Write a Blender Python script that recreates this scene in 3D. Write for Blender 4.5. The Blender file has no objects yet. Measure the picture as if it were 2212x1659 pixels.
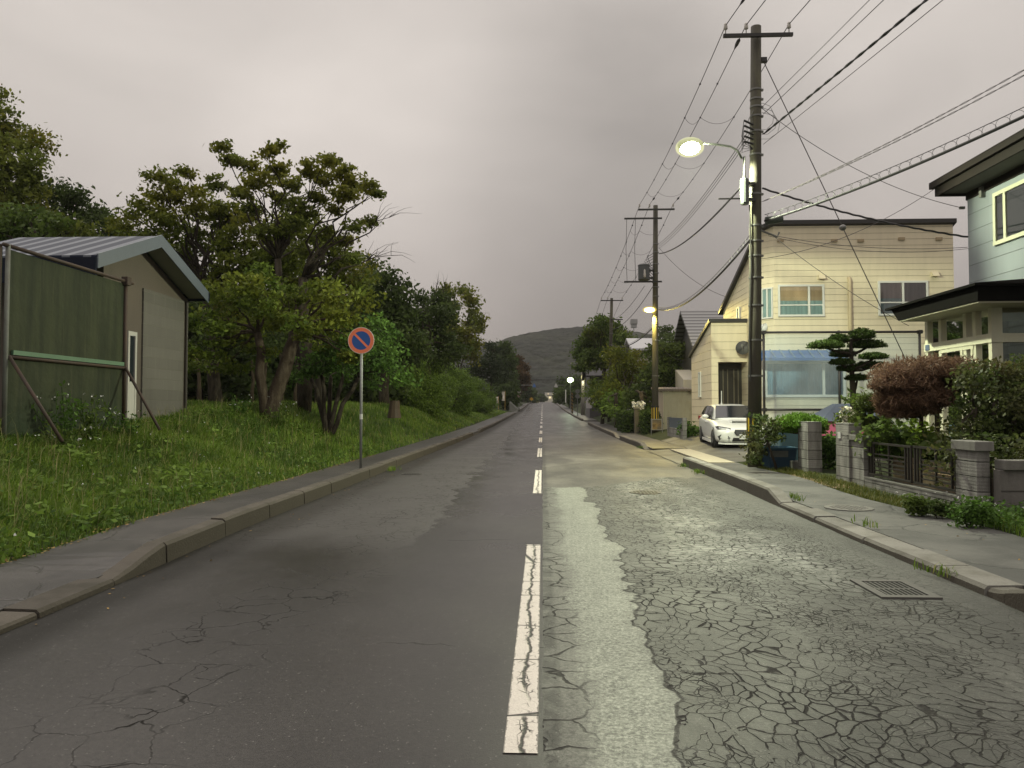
import bpy, math, random
import numpy as np
from mathutils import Vector, Matrix, Euler
R = math.radians
random.seed(7)
COL = bpy.context.scene.collection
scene = bpy.context.scene

# ---------------------------------------------------------------- camera
CH = 1.53; F = 1600.0; YAW = R(2.36); PIT = R(1.88)
cam = bpy.data.cameras.new('camera'); camo = bpy.data.objects.new('camera', cam); COL.objects.link(camo)
cam.sensor_width = 36.0; cam.lens = 36.0 * F / 2212.0; cam.clip_start = 0.1; cam.clip_end = 6000
camo.location = (0, 0, CH); camo.rotation_euler = (R(90) + PIT, 0, YAW)
scene.camera = camo
_M = Euler((R(90) + PIT, 0, YAW)).to_matrix()
def ray(u, v): return _M @ Vector(((u - 1106.0) / F, -(v - 829.5) / F, -1.0))
def at(u, v, Y):
    d = ray(u, v); t = Y / d.y; return Vector((d.x * t, Y, CH + d.z * t))
def atx(u, v, X):
    d = ray(u, v); t = X / d.x; return Vector((X, d.y * t, CH + d.z * t))
def pz(u, v, z):
    d = ray(u, v); t = (z - CH) / d.z; return Vector((d.x * t, d.y * t, z))

# ---------------------------------------------------------------- shader helper
class V:
    def __init__(s, nt, so): s.nt = nt; s.so = so
    def _m(s, op, *a):
        n = s.nt.nodes.new('ShaderNodeMath'); n.operation = op
        for i, x in enumerate(a):
            if isinstance(x, V): s.nt.links.new(x.so, n.inputs[i])
            else: n.inputs[i].default_value = x
        return V(s.nt, n.outputs[0])
    def __add__(s, o): return s._m('ADD', s, o)
    def __radd__(s, o): return s._m('ADD', o, s)
    def __sub__(s, o): return s._m('SUBTRACT', s, o)
    def __rsub__(s, o): return s._m('SUBTRACT', o, s)
    def __mul__(s, o): return s._m('MULTIPLY', s, o)
    def __rmul__(s, o): return s._m('MULTIPLY', o, s)
    def __truediv__(s, o): return s._m('DIVIDE', s, o)
    def mx(s, o): return s._m('MAXIMUM', s, o)
    def mn(s, o): return s._m('MINIMUM', s, o)
    def ab(s): return s._m('ABSOLUTE', s)
    def frac(s): return s._m('FRACT', s)
    def floor(s): return s._m('FLOOR', s)
    def pw(s, e): return s._m('POWER', s, e)
    def sin(s): return s._m('SINE', s)
    def gt(s, o): return s._m('GREATER_THAN', s, o)
    def lt(s, o): return s._m('LESS_THAN', s, o)
    def ss(s, a, b, lo=0.0, hi=1.0):
        n = s.nt.nodes.new('ShaderNodeMapRange'); n.interpolation_type = 'SMOOTHSTEP'
        s.nt.links.new(s.so, n.inputs[0])
        for i, x in enumerate((a, b, lo, hi)):
            if isinstance(x, V): s.nt.links.new(x.so, n.inputs[i + 1])
            else: n.inputs[i + 1].default_value = x
        return V(s.nt, n.outputs[0])
class Sh:
    def __init__(s, name, coord='Object'):
        s.mat = bpy.data.materials.new(name); s.mat.use_nodes = True; s.nt = s.mat.node_tree; s.nt.nodes.clear()
        s.out = s.nt.nodes.new('ShaderNodeOutputMaterial'); s.tc = s.nt.nodes.new('ShaderNodeTexCoord')
        s.P = V(s.nt, s.tc.outputs[coord])
    def n(s, t): return s.nt.nodes.new(t)
    def xyz(s, p=None):
        n = s.n('ShaderNodeSeparateXYZ'); s.nt.links.new((p or s.P).so, n.inputs[0]); return [V(s.nt, o) for o in n.outputs]
    def vec(s, x, y, z):
        n = s.n('ShaderNodeCombineXYZ')
        for i, a in enumerate((x, y, z)):
            if isinstance(a, V): s.nt.links.new(a.so, n.inputs[i])
            else: n.inputs[i].default_value = a
        return V(s.nt, n.outputs[0])
    def vadd(s, a, b, sc=None):
        n = s.n('ShaderNodeVectorMath'); n.operation = 'MULTIPLY_ADD' if sc is not None else 'ADD'
        if sc is not None:  # a + b*sc
            s.nt.links.new(b.so, n.inputs[0]); n.inputs[1].default_value = (sc, sc, sc); s.nt.links.new(a.so, n.inputs[2])
        else:
            s.nt.links.new(a.so, n.inputs[0]); s.nt.links.new(b.so, n.inputs[1])
        return V(s.nt, n.outputs[0])
    def vmul(s, a, t):
        n = s.n('ShaderNodeVectorMath'); n.operation = 'MULTIPLY'; s.nt.links.new(a.so, n.inputs[0]); n.inputs[1].default_value = t
        return V(s.nt, n.outputs[0])
    def noise(s, sc, det=2.0, ro=0.5, p=None, col=False):
        n = s.n('ShaderNodeTexNoise'); n.inputs['Scale'].default_value = sc; n.inputs['Detail'].default_value = det
        n.inputs['Roughness'].default_value = ro; s.nt.links.new((p or s.P).so, n.inputs['Vector'])
        return V(s.nt, n.outputs[1 if col else 0])
    def vor(s, sc, feat='F1', p=None, out='Distance', rnd=1.0):
        n = s.n('ShaderNodeTexVoronoi'); n.feature = feat; n.inputs['Scale'].default_value = sc
        n.inputs['Randomness'].default_value = rnd
        s.nt.links.new((p or s.P).so, n.inputs['Vector']); return V(s.nt, n.outputs[out])
    def island(s):
        n = s.n('ShaderNodeNewGeometry'); return V(s.nt, n.outputs['Random Per Island'])
    def mix(s, f, a, b, mode='MIX'):
        n = s.n('ShaderNodeMix'); n.data_type = 'RGBA'; n.blend_type = mode
        for i, x in ((0, f), (6, a), (7, b)):
            if isinstance(x, V): s.nt.links.new(x.so, n.inputs[i])
            else: n.inputs[i].default_value = x if i == 0 else (*x, 1)
        return V(s.nt, n.outputs[2])
    def scale(s, c, f):
        n = s.n('ShaderNodeVectorMath'); n.operation = 'SCALE'
        if isinstance(c, V): s.nt.links.new(c.so, n.inputs[0])
        else: n.inputs[0].default_value = c
        if isinstance(f, V): s.nt.links.new(f.so, n.inputs[3])
        else: n.inputs[3].default_value = f
        return V(s.nt, n.outputs[0])
    def bsdf(s, col, ro=0.7, spec=0.5, metal=0.0, bump=None, bd=0.01, coat=0.0, emit=None, es=0.0, alpha=None):
        b = s.n('ShaderNodeBsdfPrincipled')
        def put(k, x):
            if isinstance(x, V): s.nt.links.new(x.so, b.inputs[k])
            elif isinstance(x, tuple): b.inputs[k].default_value = (*x, 1)
            else: b.inputs[k].default_value = x
        put('Base Color', col); put('Roughness', ro); put('Specular IOR Level', spec); put('Metallic', metal); put('Coat Weight', coat)
        if emit is not None: put('Emission Color', emit); put('Emission Strength', es)
        if alpha is not None: put('Alpha', alpha)
        if bump is not None:
            n = s.n('ShaderNodeBump'); n.inputs['Distance'].default_value = bd; n.inputs['Strength'].default_value = 1.0
            s.nt.links.new(bump.so, n.inputs['Height']); s.nt.links.new(n.outputs[0], b.inputs['Normal'])
        return b
    def fin(s, *a, **k):
        b = s.bsdf(*a, **k); s.nt.links.new(b.outputs[0], s.out.inputs[0]); return s.mat
    def blend(s, f, a, b):
        n = s.n('ShaderNodeMixShader')
        if isinstance(f, V): s.nt.links.new(f.so, n.inputs[0])
        else: n.inputs[0].default_value = f
        s.nt.links.new(a.outputs[0], n.inputs[1]); s.nt.links.new(b.outputs[0], n.inputs[2])
        s.nt.links.new(n.outputs[0], s.out.inputs[0]); return s.mat

def simple(name, c, ro=0.6, var=0.12, sc=6.0, spec=0.5, metal=0.0, coat=0.0, bd=0.0):
    s = Sh(name); nz = s.noise(sc, 4, .6); nf = s.noise(sc * 7, 3, .6)
    k = (nz - .5) * (2 * var) + (nf - .5) * var + 1.0
    return s.fin(s.scale(c, k), ro, spec, metal, coat=coat, bump=nf if bd else None, bd=bd)
def stained(name, c, dirt, ro=0.7, amt=0.6, spec=0.4, sc=1.0):
    s = Sh(name); x, y, z = s.xyz()
    st = s.noise(2.2 * sc, 4, .6, s.vec(x * 4.0, y * 4.0, z * .5)).ss(.45, .75)
    bl = s.noise(1.3 * sc, 5, .65).ss(.4, .7)
    f = (st * .6 + bl * .5).mn(1.0) * amt
    k = (s.noise(30, 3, .6) - .5) * .2 + 1.0
    return s.fin(s.scale(s.mix(f, c, dirt), k), ro, spec, bump=s.noise(40, 3, .6), bd=.003)

# ---------------------------------------------------------------- mesh builder
class MB:
    def __init__(s): s.v = []; s.f = []
    def add(s, vs, fs):
        o = len(s.v); s.v += [tuple(p) for p in vs]; s.f += [tuple(i + o for i in f) for f in fs]; return s
    def box(s, a, b):
        x0, y0, z0 = [min(p, q) for p, q in zip(a, b)]; x1, y1, z1 = [max(p, q) for p, q in zip(a, b)]
        return s.add([(x0,y0,z0),(x1,y0,z0),(x1,y1,z0),(x0,y1,z0),(x0,y0,z1),(x1,y0,z1),(x1,y1,z1),(x0,y1,z1)],
                     [(0,3,2,1),(4,5,6,7),(0,1,5,4),(1,2,6,5),(2,3,7,6),(3,0,4,7)])
    def hexa(s, p):  # 8 corners: bottom 4 ccw, top 4 ccw
        return s.add(p, [(0,3,2,1),(4,5,6,7),(0,1,5,4),(1,2,6,5),(2,3,7,6),(3,0,4,7)])
    def quad(s, a, b, c, d): return s.add([a, b, c, d], [(0,1,2,3)])
    def prism(s, pts, off):  # polygon (3D pts) extruded by vector off
        n = len(pts); off = Vector(off); q = [Vector(p) for p in pts]
        return s.add(q + [p + off for p in q], [tuple(range(n))[::-1], tuple(range(n, 2*n))] + [(i, (i+1) % n, n+(i+1) % n, n+i) for i in range(n)])
    def tube(s, pts, rad, k=8, cap=True):
        pts = [Vector(p) for p in pts]; n = len(pts)
        rs = rad if isinstance(rad, (list, tuple)) else [rad] * n
        rings = []; prev = None
        for i, p in enumerate(pts):
            d = (pts[min(i+1, n-1)] - pts[max(i-1, 0)])
            if d.length < 1e-9: d = Vector((0, 0, 1))
            d.normalize()
            a = prev - d * prev.dot(d) if prev is not None else None
            if a is None or a.length < 1e-6:
                a = d.cross(Vector((0, 0, 1)) if abs(d.z) < .9 else Vector((1, 0, 0)))
            a.normalize(); b = d.cross(a); prev = a
            rings.append([p + (a * math.cos(t) + b * math.sin(t)) * rs[i] for t in [2 * math.pi * j / k for j in range(k)]])
        o = len(s.v)
        for r in rings: s.v += [tuple(q) for q in r]
        for i in range(n - 1):
            for j in range(k):
                s.f.append((o+i*k+j, o+i*k+(j+1) % k, o+(i+1)*k+(j+1) % k, o+(i+1)*k+j))
        if cap:
            s.f.append(tuple(o + j for j in range(k))[::-1]); s.f.append(tuple(o+(n-1)*k+j for j in range(k)))
        return s
    def lathe(s, c, prof, k=16, ax=(0, 0, 1)):  # prof: (r, h) along axis
        ax = Vector(ax).normalized(); c = Vector(c)
        return s.tube([c + ax * h for r, h in prof], [max(r, 1e-4) for r, h in prof], k)
    def disc(s, c, n, r, th, k=32):
        n = Vector(n).normalized(); c = Vector(c); return s.tube([c, c + n * th], r, k)
    def ball(s, c, r, k=12, m=8):
        if not hasattr(r, '__len__'): r = (r, r, r)
        vs = []; fs = []
        for i in range(m + 1):
            t = math.pi * i / m
            for j in range(k):
                a = 2 * math.pi * j / k; vs.append((c[0]+r[0]*math.sin(t)*math.cos(a), c[1]+r[1]*math.sin(t)*math.sin(a), c[2]+r[2]*math.cos(t)))
        for i in range(m):
            for j in range(k): fs.append((i*k+j, (i+1)*k+j, (i+1)*k+(j+1) % k, i*k+(j+1) % k))
        return s.add(vs, fs)
ORG = {}
def link(name, me, mat, parent=None, smooth=False):
    for m in (mat if isinstance(mat, (list, tuple)) else [mat]): me.materials.append(m)
    if smooth: me.shade_smooth()
    o = bpy.data.objects.new(name, me); COL.objects.link(o)
    if parent is not None: o.parent = parent; ORG[o.name] = ORG[parent.name]
    else: ORG[o.name] = (0, 0, 0)
    return o
def mesh(name, mb, mat, parent=None, smooth=False, local=False, bev=0.0, org=None):
    og = Vector((0, 0, 0)) if local else Vector(ORG[parent.name]) if parent is not None else Vector(org or (0, 0, 0))
    me = bpy.data.meshes.new(name); me.from_pydata([tuple(Vector(p) - og) for p in mb.v], [], mb.f); me.validate()
    o = link(name, me, mat, parent, smooth)
    if parent is None and org is not None: o.location = org; ORG[o.name] = tuple(org)
    if bev:
        b = o.modifiers.new('bevel', 'BEVEL'); b.width = bev; b.segments = 2; b.limit_method = 'ANGLE'
    return o
def npmesh(name, v, nf, mat, parent=None, org=(0, 0, 0)):
    """v (N,3); nf: list of (faces array (M,k))"""
    v = np.asarray(v, dtype=np.float32) - np.asarray(ORG[parent.name] if parent is not None else org, dtype=np.float32)
    me = bpy.data.meshes.new(name); me.vertices.add(len(v)); me.vertices.foreach_set('co', v.ravel())
    li = np.concatenate([f.ravel() for f in nf]).astype(np.int32)
    tot = np.concatenate([np.full(len(f), f.shape[1], dtype=np.int32) for f in nf])
    st = np.concatenate([[0], np.cumsum(tot)[:-1]]).astype(np.int32)
    me.loops.add(len(li)); me.loops.foreach_set('vertex_index', li)
    me.polygons.add(len(tot)); me.polygons.foreach_set('loop_start', st)
    me.update(calc_edges=True); me.validate()
    o = link(name, me, mat, parent)
    if parent is None: o.location = org; ORG[o.name] = tuple(org)
    return o
def tag(o, label, cat, group=None):
    o['label'] = label; o['category'] = cat
    if group: o['group'] = group
    return o
def thing(name, label, cat, loc=(0, 0, 0), rz=0.0, group=None):
    o = bpy.data.objects.new(name, None); o.empty_display_size = .2; COL.objects.link(o); o.location = loc; o.rotation_euler = (0, 0, rz)
    ORG[o.name] = tuple(loc); return tag(o, label, cat, group)
def struct(o, kind='structure'):
    o['kind'] = kind; return o
def S(t): t = min(1.0, max(0.0, t)); return t * t * (3 - 2 * t)
def interp(x, pts):
    if x <= pts[0][0]: return pts[0][1]
    for (a, p), (b, q) in zip(pts, pts[1:]):
        if x <= b: return p + (q - p) * (x - a) / (b - a)
    return pts[-1][1]
ZR = [(-80, 0), (36, 0), (46, .05), (56, .12), (64, .22), (90, .52), (110, .8), (150, 1.5), (200, 2.6), (300, 4.0), (500, 5.4), (1500, 6)]
def zr(y): return interp(y, ZR)
HB = [(-50, .7), (6, .72), (11, .76), (15, .88), (18, 1.02), (22, 1.36), (36, 1.46), (55, 1.0), (75, .5), (110, .35), (400, .3)]
def hgt(x, y):
    b = zr(y)
    if x < -4.85:
        d = -4.85 - x
        return b + .06 + .05 * S((y - 7) / 2) + interp(y, HB) * S(d / (4.4 - 1.4 * S((y - 22) / 16))) + .04 * math.sin(x * 1.7 + y * .9) * S(d / 2) + .03 * math.sin(y * 2.3 - x * .8) * S(d / 2)
    if x > 5.15:
        return b + .08 + .05 * S((x - 5.15) / 1.0) + .36 * S((y - 21) / 12) * S((x - 5) / 2)
    return b - .06
# ---------------------------------------------------------------- world
w = bpy.data.worlds.new('World'); scene.world = w; w.use_nodes = True
SUN_EL, SUN_ROT = R(52), R(-50)
def build_sky():
    s = Sh.__new__(Sh); s.nt = w.node_tree; s.nt.nodes.clear()
    out = s.nt.nodes.new('ShaderNodeOutputWorld'); tc = s.nt.nodes.new('ShaderNodeTexCoord'); s.P = V(s.nt, tc.outputs['Generated'])
    x, y, z = s.xyz()
    p = s.vec(x * 1.0, y * 1.0, z * 2.2)
    wp = s.vadd(p, s.noise(1.6, 3, .5, p, col=True), .35)
    n1 = s.noise(1.5, 5, .5, wp); n2 = s.noise(4.2, 5, .55, wp)
    base = s.mix(z.ss(-.02, .42), (.33, .290, .270), (.60, .550, .508))
    def lobe(u, v, a, b):
        d = ray(u, v).normalized()
        return (x * d.x + y * d.y + z * d.z).ss(math.cos(R(a)), math.cos(R(b)))
    k = (n1 - .5) * .62 + (n2 - .5) * .20 + 1.0
    k = k + lobe(900, 430, 17, 2) * .16 + lobe(250, 150, 28, 4) * .10 - lobe(1380, 430, 17, 3) * .27 + lobe(2000, 60, 18, 3) * .12
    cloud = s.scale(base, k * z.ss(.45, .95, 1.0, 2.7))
    sky = s.nt.nodes.new('ShaderNodeTexSky'); sky.sky_type = 'NISHITA'; sky.sun_disc = False
    sky.sun_elevation = SUN_EL; sky.sun_rotation = SUN_ROT; sky.dust_density = 4
    b1 = s.nt.nodes.new('ShaderNodeBackground'); s.nt.links.new(sky.outputs[0], b1.inputs[0]); b1.inputs[1].default_value = .05
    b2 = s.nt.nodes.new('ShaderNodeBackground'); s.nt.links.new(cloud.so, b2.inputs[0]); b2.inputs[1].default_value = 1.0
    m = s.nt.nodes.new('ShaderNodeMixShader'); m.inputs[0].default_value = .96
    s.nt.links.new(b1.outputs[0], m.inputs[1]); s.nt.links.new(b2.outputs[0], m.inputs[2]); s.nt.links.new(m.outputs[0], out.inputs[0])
build_sky()
sl = bpy.data.lights.new('sun', 'SUN'); sl.energy = .5; sl.angle = R(40); sl.color = (1, .95, .88)
so = bpy.data.objects.new('sun', sl); COL.objects.link(so); so.rotation_euler = (R(90) - SUN_EL, 0, R(180) - SUN_ROT)
vs_ = scene.view_settings; vs_.view_transform = 'Standard'; vs_.look = 'None'; vs_.exposure = 0; vs_.gamma = 1

# ---------------------------------------------------------------- ground
def m_soil():
    s = Sh('soil'); a = s.noise(.8, 5, .6); b = s.noise(9, 4, .6)
    c = s.mix(a.ss(.35, .65), (.018, .026, .009), (.035, .042, .016))
    return s.fin(s.scale(c, b * .8 + .6), .95, .2, bump=s.noise(14, 4, .6), bd=.03)
M_SOIL = m_soil()
def build_ground():
    xs = sorted(set([-860, -400, -200, -120, -80, -60, -45, -35, -28, -24, -20, -17] + [-15 + .5 * i for i in range(20)] + [-5.2, -4.95, -4.85, -4.7, -4.2, 0, 4.2, 5.14, 5.2, 5.5, 6, 7, 8, 9, 10, 11, 12, 14, 16, 20, 25, 30, 45, 60, 90, 150, 300, 860]))
    ys = sorted(set([-45, -20, -8] + [-4 + .5 * i for i in range(90)] + [42 + i * 2 for i in range(20)] + [84, 90, 97, 105, 115, 125, 140, 155, 170, 190, 215, 250, 300, 360, 430, 500, 600, 750, 950, 1200, 1430]))
    vs = [(x, y, hgt(x, y)) for y in ys for x in xs]; nx = len(xs)
    f = np.array([(j*nx+i, j*nx+i+1, (j+1)*nx+i+1, (j+1)*nx+i) for j in range(len(ys)-1) for i in range(nx-1)])
    o = npmesh('ground', vs, [f], M_SOIL); o.data.shade_smooth(); struct(o)
build_ground()

# ---------------------------------------------------------------- road
def m_road():
    s = Sh('worn_asphalt'); x, y, z = s.xyz()
    wob = s.noise(2.0, 4, .6); wob2 = s.noise(.7, 4, .6); fine = s.noise(55, 3, .7); fine2 = s.noise(160, 2, .7); mid = s.noise(6, 5, .65)
    patch = s.noise(.55, 5, .6, s.vec(x, y * .45, 0.0))
    agg = s.vor(95, 'F1').ss(.0, .5)
    wx = x + (wob - .5) * .10
    # --- left lane: darker, smoother sealed asphalt
    L = s.mix(patch.ss(.35, .7), (.022, .0198, .0182), (.036, .0325, .0298))
    edge = (x + 2.95 + (wob2 - .5) * .35 + (wob - .5) * .2)                     # damp, dirty band by the kerb
    damp = edge.ss(.05, -.55) * .85
    L = s.mix(damp, L, (.010, .009, .007))
    worn = (x + 1.35 + (wob2 - .5) * 1.5 + (wob - .5) * .35 + y * .012).lt(0.0) * y.ss(7.5, 9.5)
    L = s.mix(worn * .62, L, (.036, .033, .029))
    wt = s.vadd(s.P, s.noise(3, 3, .6, col=True), .22)
    e1 = s.vor(2.6, 'DISTANCE_TO_EDGE', wt); 
    band = (x + 2.05 + (wob2 - .5) * 1.1).ab().ss(.75, .15) * (s.noise(1.1, 3, .6).ss(.38, .55))
    ck1 = e1.ss(.020, .004) * band
    e1b = s.vor(5.2, 'DISTANCE_TO_EDGE', wt)
    ck1 = ck1.mx(e1b.ss(.03, .008) * band * s.noise(1.7, 2).ss(.52, .6))
    ck1 = ck1.mx(e1b.ss(.05, .01) * worn * .55 * s.noise(.9, 3).ss(.4, .6))
    tr = (((y + (wob - .5) * .22 + (wob2 - .5) * .9) * .52).frac() - .5).ab() * 1.9   # cross cracks
    ck1 = ck1.mx(tr.ss(.014, .004) * s.noise(.8, 2).ss(.56, .62) * .7)
    L = s.mix(ck1 * .8, L, (.006, .0055, .005))
    # --- right lane: alligator-cracked, pale worn
    wr = s.vadd(s.P, s.noise(4.5, 3, .55, col=True), .12)
    wr = s.vec(*[a * b for a, b in zip(s.xyz(wr)[:2], (1.0, .80))], 0.0)
    dens = 8.2
    wr = s.vadd(wr, s.noise(.9, 2, .5, col=True), .55)
    mk = s.noise(.75, 3, .6, s.vec(x * 1.3, y * .6, 2.0)).ss(.46, .54)
    e2 = s.vor(9.0, 'DISTANCE_TO_EDGE', wr); e2f = s.vor(15.0, 'DISTANCE_TO_EDGE', wr); c2 = s.vor(9.0, 'F1', wr, 'Color'); c2f = s.vor(15.0, 'F1', wr, 'Color')
    e2 = e2 * (1.0 - mk) + e2f * mk
    cell = V(s.nt, s.xyz(c2)[0].so) * (1.0 - mk) + V(s.nt, s.xyz(c2f)[0].so) * mk
    pale = s.noise(.6, 4, .6, s.vec(x * 1.3, y * .5, 4.0)).ss(.38, .66)
    Rr = s.mix((cell * .45 * (mid * .8 + .6) + pale * .6).mn(1.0), (.028, .027, .024), (.078, .079, .069))
    Rr = s.mix(e2.ss(.02, .22, .85, 0.0) * (s.noise(2.6, 3).ss(.3, .6) * .7 + .3), Rr, (.042, .042, .036))
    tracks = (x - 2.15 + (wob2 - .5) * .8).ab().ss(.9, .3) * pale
    Rr = s.mix((tracks * 1.5 * mid.ss(.35, .6)).mn(.8) * y.ss(4.5, 8.0) * (1.0 - e2.ss(.06, .01)), Rr, (.19, .195, .172))  # worn pale tracks; their ramp along y also paints in the lamp's falloff
    calm = (x - 3.1 + (wob2 - .5) * .7).ss(-.15, .35)         # near the kerb the net of cracks thins out
    Rr = s.mix(calm * .5, Rr, (.055, .054, .048))
    ck2w = (1.0 - calm * .75) * (s.noise(.8, 3).ss(.25, .5) * .5 + .5)
    cw = s.noise(1.9, 3, .6).ss(.3, .7, .022, .065)
    ck2 = e2.ss(cw, cw * .25) * ck2w
    e2s = s.vor(dens * 2.1, 'DISTANCE_TO_EDGE', wr)
    ck2 = ck2.mx(e2s.ss(.05, .015) * s.noise(1.3, 2).ss(.5, .62) * .6 * (1.0 - calm))
    Rr = s.mix(e2.ss(.24, .03) * ck2w * .5, Rr, (.030, .029, .025))
    Rr = s.mix(ck2 * .52, Rr, (.018, .017, .015))
    Rr = s.scale(Rr, (fine - .5) * .9 + (mid - .5) * .8 + s.noise(1.4, 4, .6, s.vec(x, y * .6, 6.0)).ss(.3, .7) * .5 + .72)
    # --- the sound, pale strip along the joint
    lim = .66 + (wob2 - .5) * .9 + (wob - .5) * .20 + (y - 3.0).ss(0, 4) * .12
    strip = (x - lim + (fine - .5) * .03).ss(.022, -.022)
    sp = s.mix((s.noise(30, 3, .7) * .6 + fine * .4).ss(.38, .62), (.066, .071, .058), (.265, .282, .232))
    sp = s.mix(mid.ss(.4, .7) * .55, sp, (.236, .252, .206))
    sp = s.mix((x - lim).ss(-.13, -.01) * (1.0 - mid.ss(.3, .6) * .6) * .5, sp, (.05, .05, .043))
    inner = (x - .17 - (wob - .5) * .35 - (wob2 - .5) * .4).ss(.16, -.05)
    sp = s.mix(inner * .8, sp, (.075, .074, .065))
    ej = s.vor(3.4, 'DISTANCE_TO_EDGE', wt)
    ckj = ej.ss(.035, .010) * (x - .20 - (wob2 - .5) * .4).ss(.10, -.08) * .85
    ckj = ckj.mx((x - lim).ab().ss(.022, .004) * .85)
    ckj = ckj.mx(tr.ss(.012, .004) * s.noise(.5, 2).ss(.52, .58) * .35)
    sp = s.mix(ckj, sp, (.022, .021, .018))
    # --- resealed surface further on
    far = (y - 16.6 + (wob - .5) * .9 + (wob2 - .5) * .8 + x.ss(3.0, .6) * 2.2).gt(0.0)
    fp = s.mix(patch.ss(.4, .62), (.050, .047, .041), (.125, .118, .098))
    fk = s.vor(.30, 'F1', s.vec(x * 1.1, y * .55, 0.0), 'Color')
    fp = s.scale(fp, V(s.nt, s.xyz(fk)[1].so) * .5 + .72)
    fp = s.mix(y.ss(23, 31), fp, s.mix(patch.ss(.4, .65), (.034, .031, .029), (.066, .060, .056)))
    eb = s.vor(.30, 'DISTANCE_TO_EDGE', s.vec(x * 1.1, y * .55, 0.0)).ss(.012, .004)
    fp = s.mix(eb * .6, fp, (.04, .038, .033))
    right = s.mix(strip, Rr, sp); right = s.mix(far, right, fp)
    joint = .0 + (wob - .5) * .05
    isr = (x - joint).gt(0.0)
    c = s.mix(isr, L, right)
    jd = (x - joint - .04).ab().ss(.07 + 0.0, .02) * (s.noise(3.5, 3, .7).ss(.35, .55)) 
    c = s.mix(jd * .85, c, (.020, .019, .017))
    g = fine.ss(.36, .64) * .34 + fine2.ss(.36, .64) * .34 + s.noise(28, 2, .6).ss(.38, .62) * .22 + (mid - .5) * .25 + .56
    c = s.scale(c, g)
    spark = s.vor(42, 'F1').ss(.26, .12) * s.noise(19, 1).ss(.52, .62)
    c = s.mix(s.vor(60, 'F1').ss(.30, .12) * s.noise(27, 1).ss(.48, .56) * .45, c, (.012, .011, .010))
    c = s.mix(spark * .40, c, (.26, .25, .23))
    crack = s.mix(isr, ck1, ck2 * (1.0 - strip) + ckj * strip)
    h = (fine - .5) * .25 + (fine2 - .5) * .3 - V(s.nt, crack.so) * 1.6 * (1.0 - far * isr) * (isr * .8 + .2) + (mid - .5) * .2
    wet = s.noise(.9, 4, .6, s.vec(x * 1.5, y * .5, 9.0)).ss(.40, .66)
    lf = 1.0 - isr
    roL = .40 - y.ss(4, 14) * .14 + worn * .24 + damp * .22 + (wob2 - .5) * .22 - wet * .05
    roR = .66 - wet * .08 + ck2 * .15 - far * .04 - y.ss(26, 40) * .14
    ro = (roL * lf + roR * isr + (fine - .5) * .08).mx(.14)
    h = h * y.ss(22, 4, .10, 1.0) * (1.0 - lf * .55)
    crk = V(s.nt, crack.so).mn(1.0) * (1.0 - far * isr) * (.85 - isr * .35)
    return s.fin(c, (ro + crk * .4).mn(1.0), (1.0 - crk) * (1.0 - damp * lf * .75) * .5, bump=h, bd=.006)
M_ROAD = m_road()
YS = [-6, 0, 6, 12, 18, 24, 30, 36, 41, 46, 51, 56, 60, 64, 70, 76, 83, 90, 97, 104, 110, 118, 126, 134, 142, 150, 162, 175, 188, 200, 225, 250, 275, 300, 340, 380, 420, 460, 500, 520]
def sheet(name, x0, x1, ys, dz, mat, kind='structure', xf=None, skirt=0.0):
    vs = []; 
    for y in ys:
        a, b, *q = (x0, x1) if xf is None else xf(y)
        da, db = q or (dz, dz); vs += [(a, y, zr(y) + da), (b, y, zr(y) + db)]
    f = [(2*i, 2*i+1, 2*i+3, 2*i+2) for i in range(len(ys)-1)]
    if skirt:
        k = len(vs); vs += [(p[0], p[1], p[2] - skirt) for p in vs]
        for i in range(len(ys)-1): f += [(2*i, 2*i+2, k+2*i+2, k+2*i), (2*i+1, k+2*i+1, k+2*i+3, 2*i+3)]
    mb = MB().add(vs, f); o = mesh(name, mb, mat, smooth=not skirt); return struct(o)
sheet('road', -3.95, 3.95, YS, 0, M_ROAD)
# side street mouths, far up the road
M_ASPH = simple('plain_asphalt', (.062, .056, .053), .55, .2, 2.0, bd=.004)
def xroad(y0, y1, x0, x1):
    mb = MB(); mb.quad((x0, y0, zr(y0) + .012), (x1, y0, zr(y0) + .012), (x1, y1, zr(y1) + .012), (x0, y1, zr(y1) + .012)); struct(mesh('side_street', mb, M_ASPH))
xroad(63, 70, 3.96, 30); xroad(112, 121, -30, -3.96)

# centre line dashes
def m_line():
    s = Sh('road_paint'); x, y, z = s.xyz()
    k = s.noise(9, 4, .65); g = s.noise(70, 2, .6); wob = s.noise(5, 4, .65); w2 = s.noise(1.1, 2)
    cx = x + .095 + (wob - .5) * .10 + (w2 - .5) * .08
    ck = cx.ab().ss(.016, .004) * s.noise(2.2, 2).ss(.30, .42)
    e = s.vor(9, 'DISTANCE_TO_EDGE', s.vadd(s.vec(x * 1.8, y, 0.0), s.noise(8, 2, col=True), .12))
    ck = ck.mx(e.ss(.05, .012) * cx.ab().ss(.055, .02) * s.noise(3.0, 2).ss(.42, .55))
    ck = ck.mx(s.vor(1.3, 'DISTANCE_TO_EDGE', s.vec(x * .3, y, 0.0)).ss(.012, .003))
    rubs = k.ss(.62, .74) * .5 + g.ss(.62, .70) * .35
    rubs = rubs.mx(((x + .1).ab() + (s.noise(26, 3, .7) - .5) * .035 + (wob - .5) * .015).gt(.0715) * .9)
    rubs = rubs.mx(s.noise(14, 4, .7, s.vec(x * 1.0, y * .6, 3.0)).ss(.64, .70) * .8)
    c = s.mix(rubs, s.scale((.58, .535, .48), g * .3 + k * .3 + .68), (.16, .148, .132)); c = s.mix(ck, c, (.022, .02, .018))
    return s.fin(c, .55, .4, bump=g - ck * 2.0, bd=.004)
M_LINE = m_line()
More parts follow.
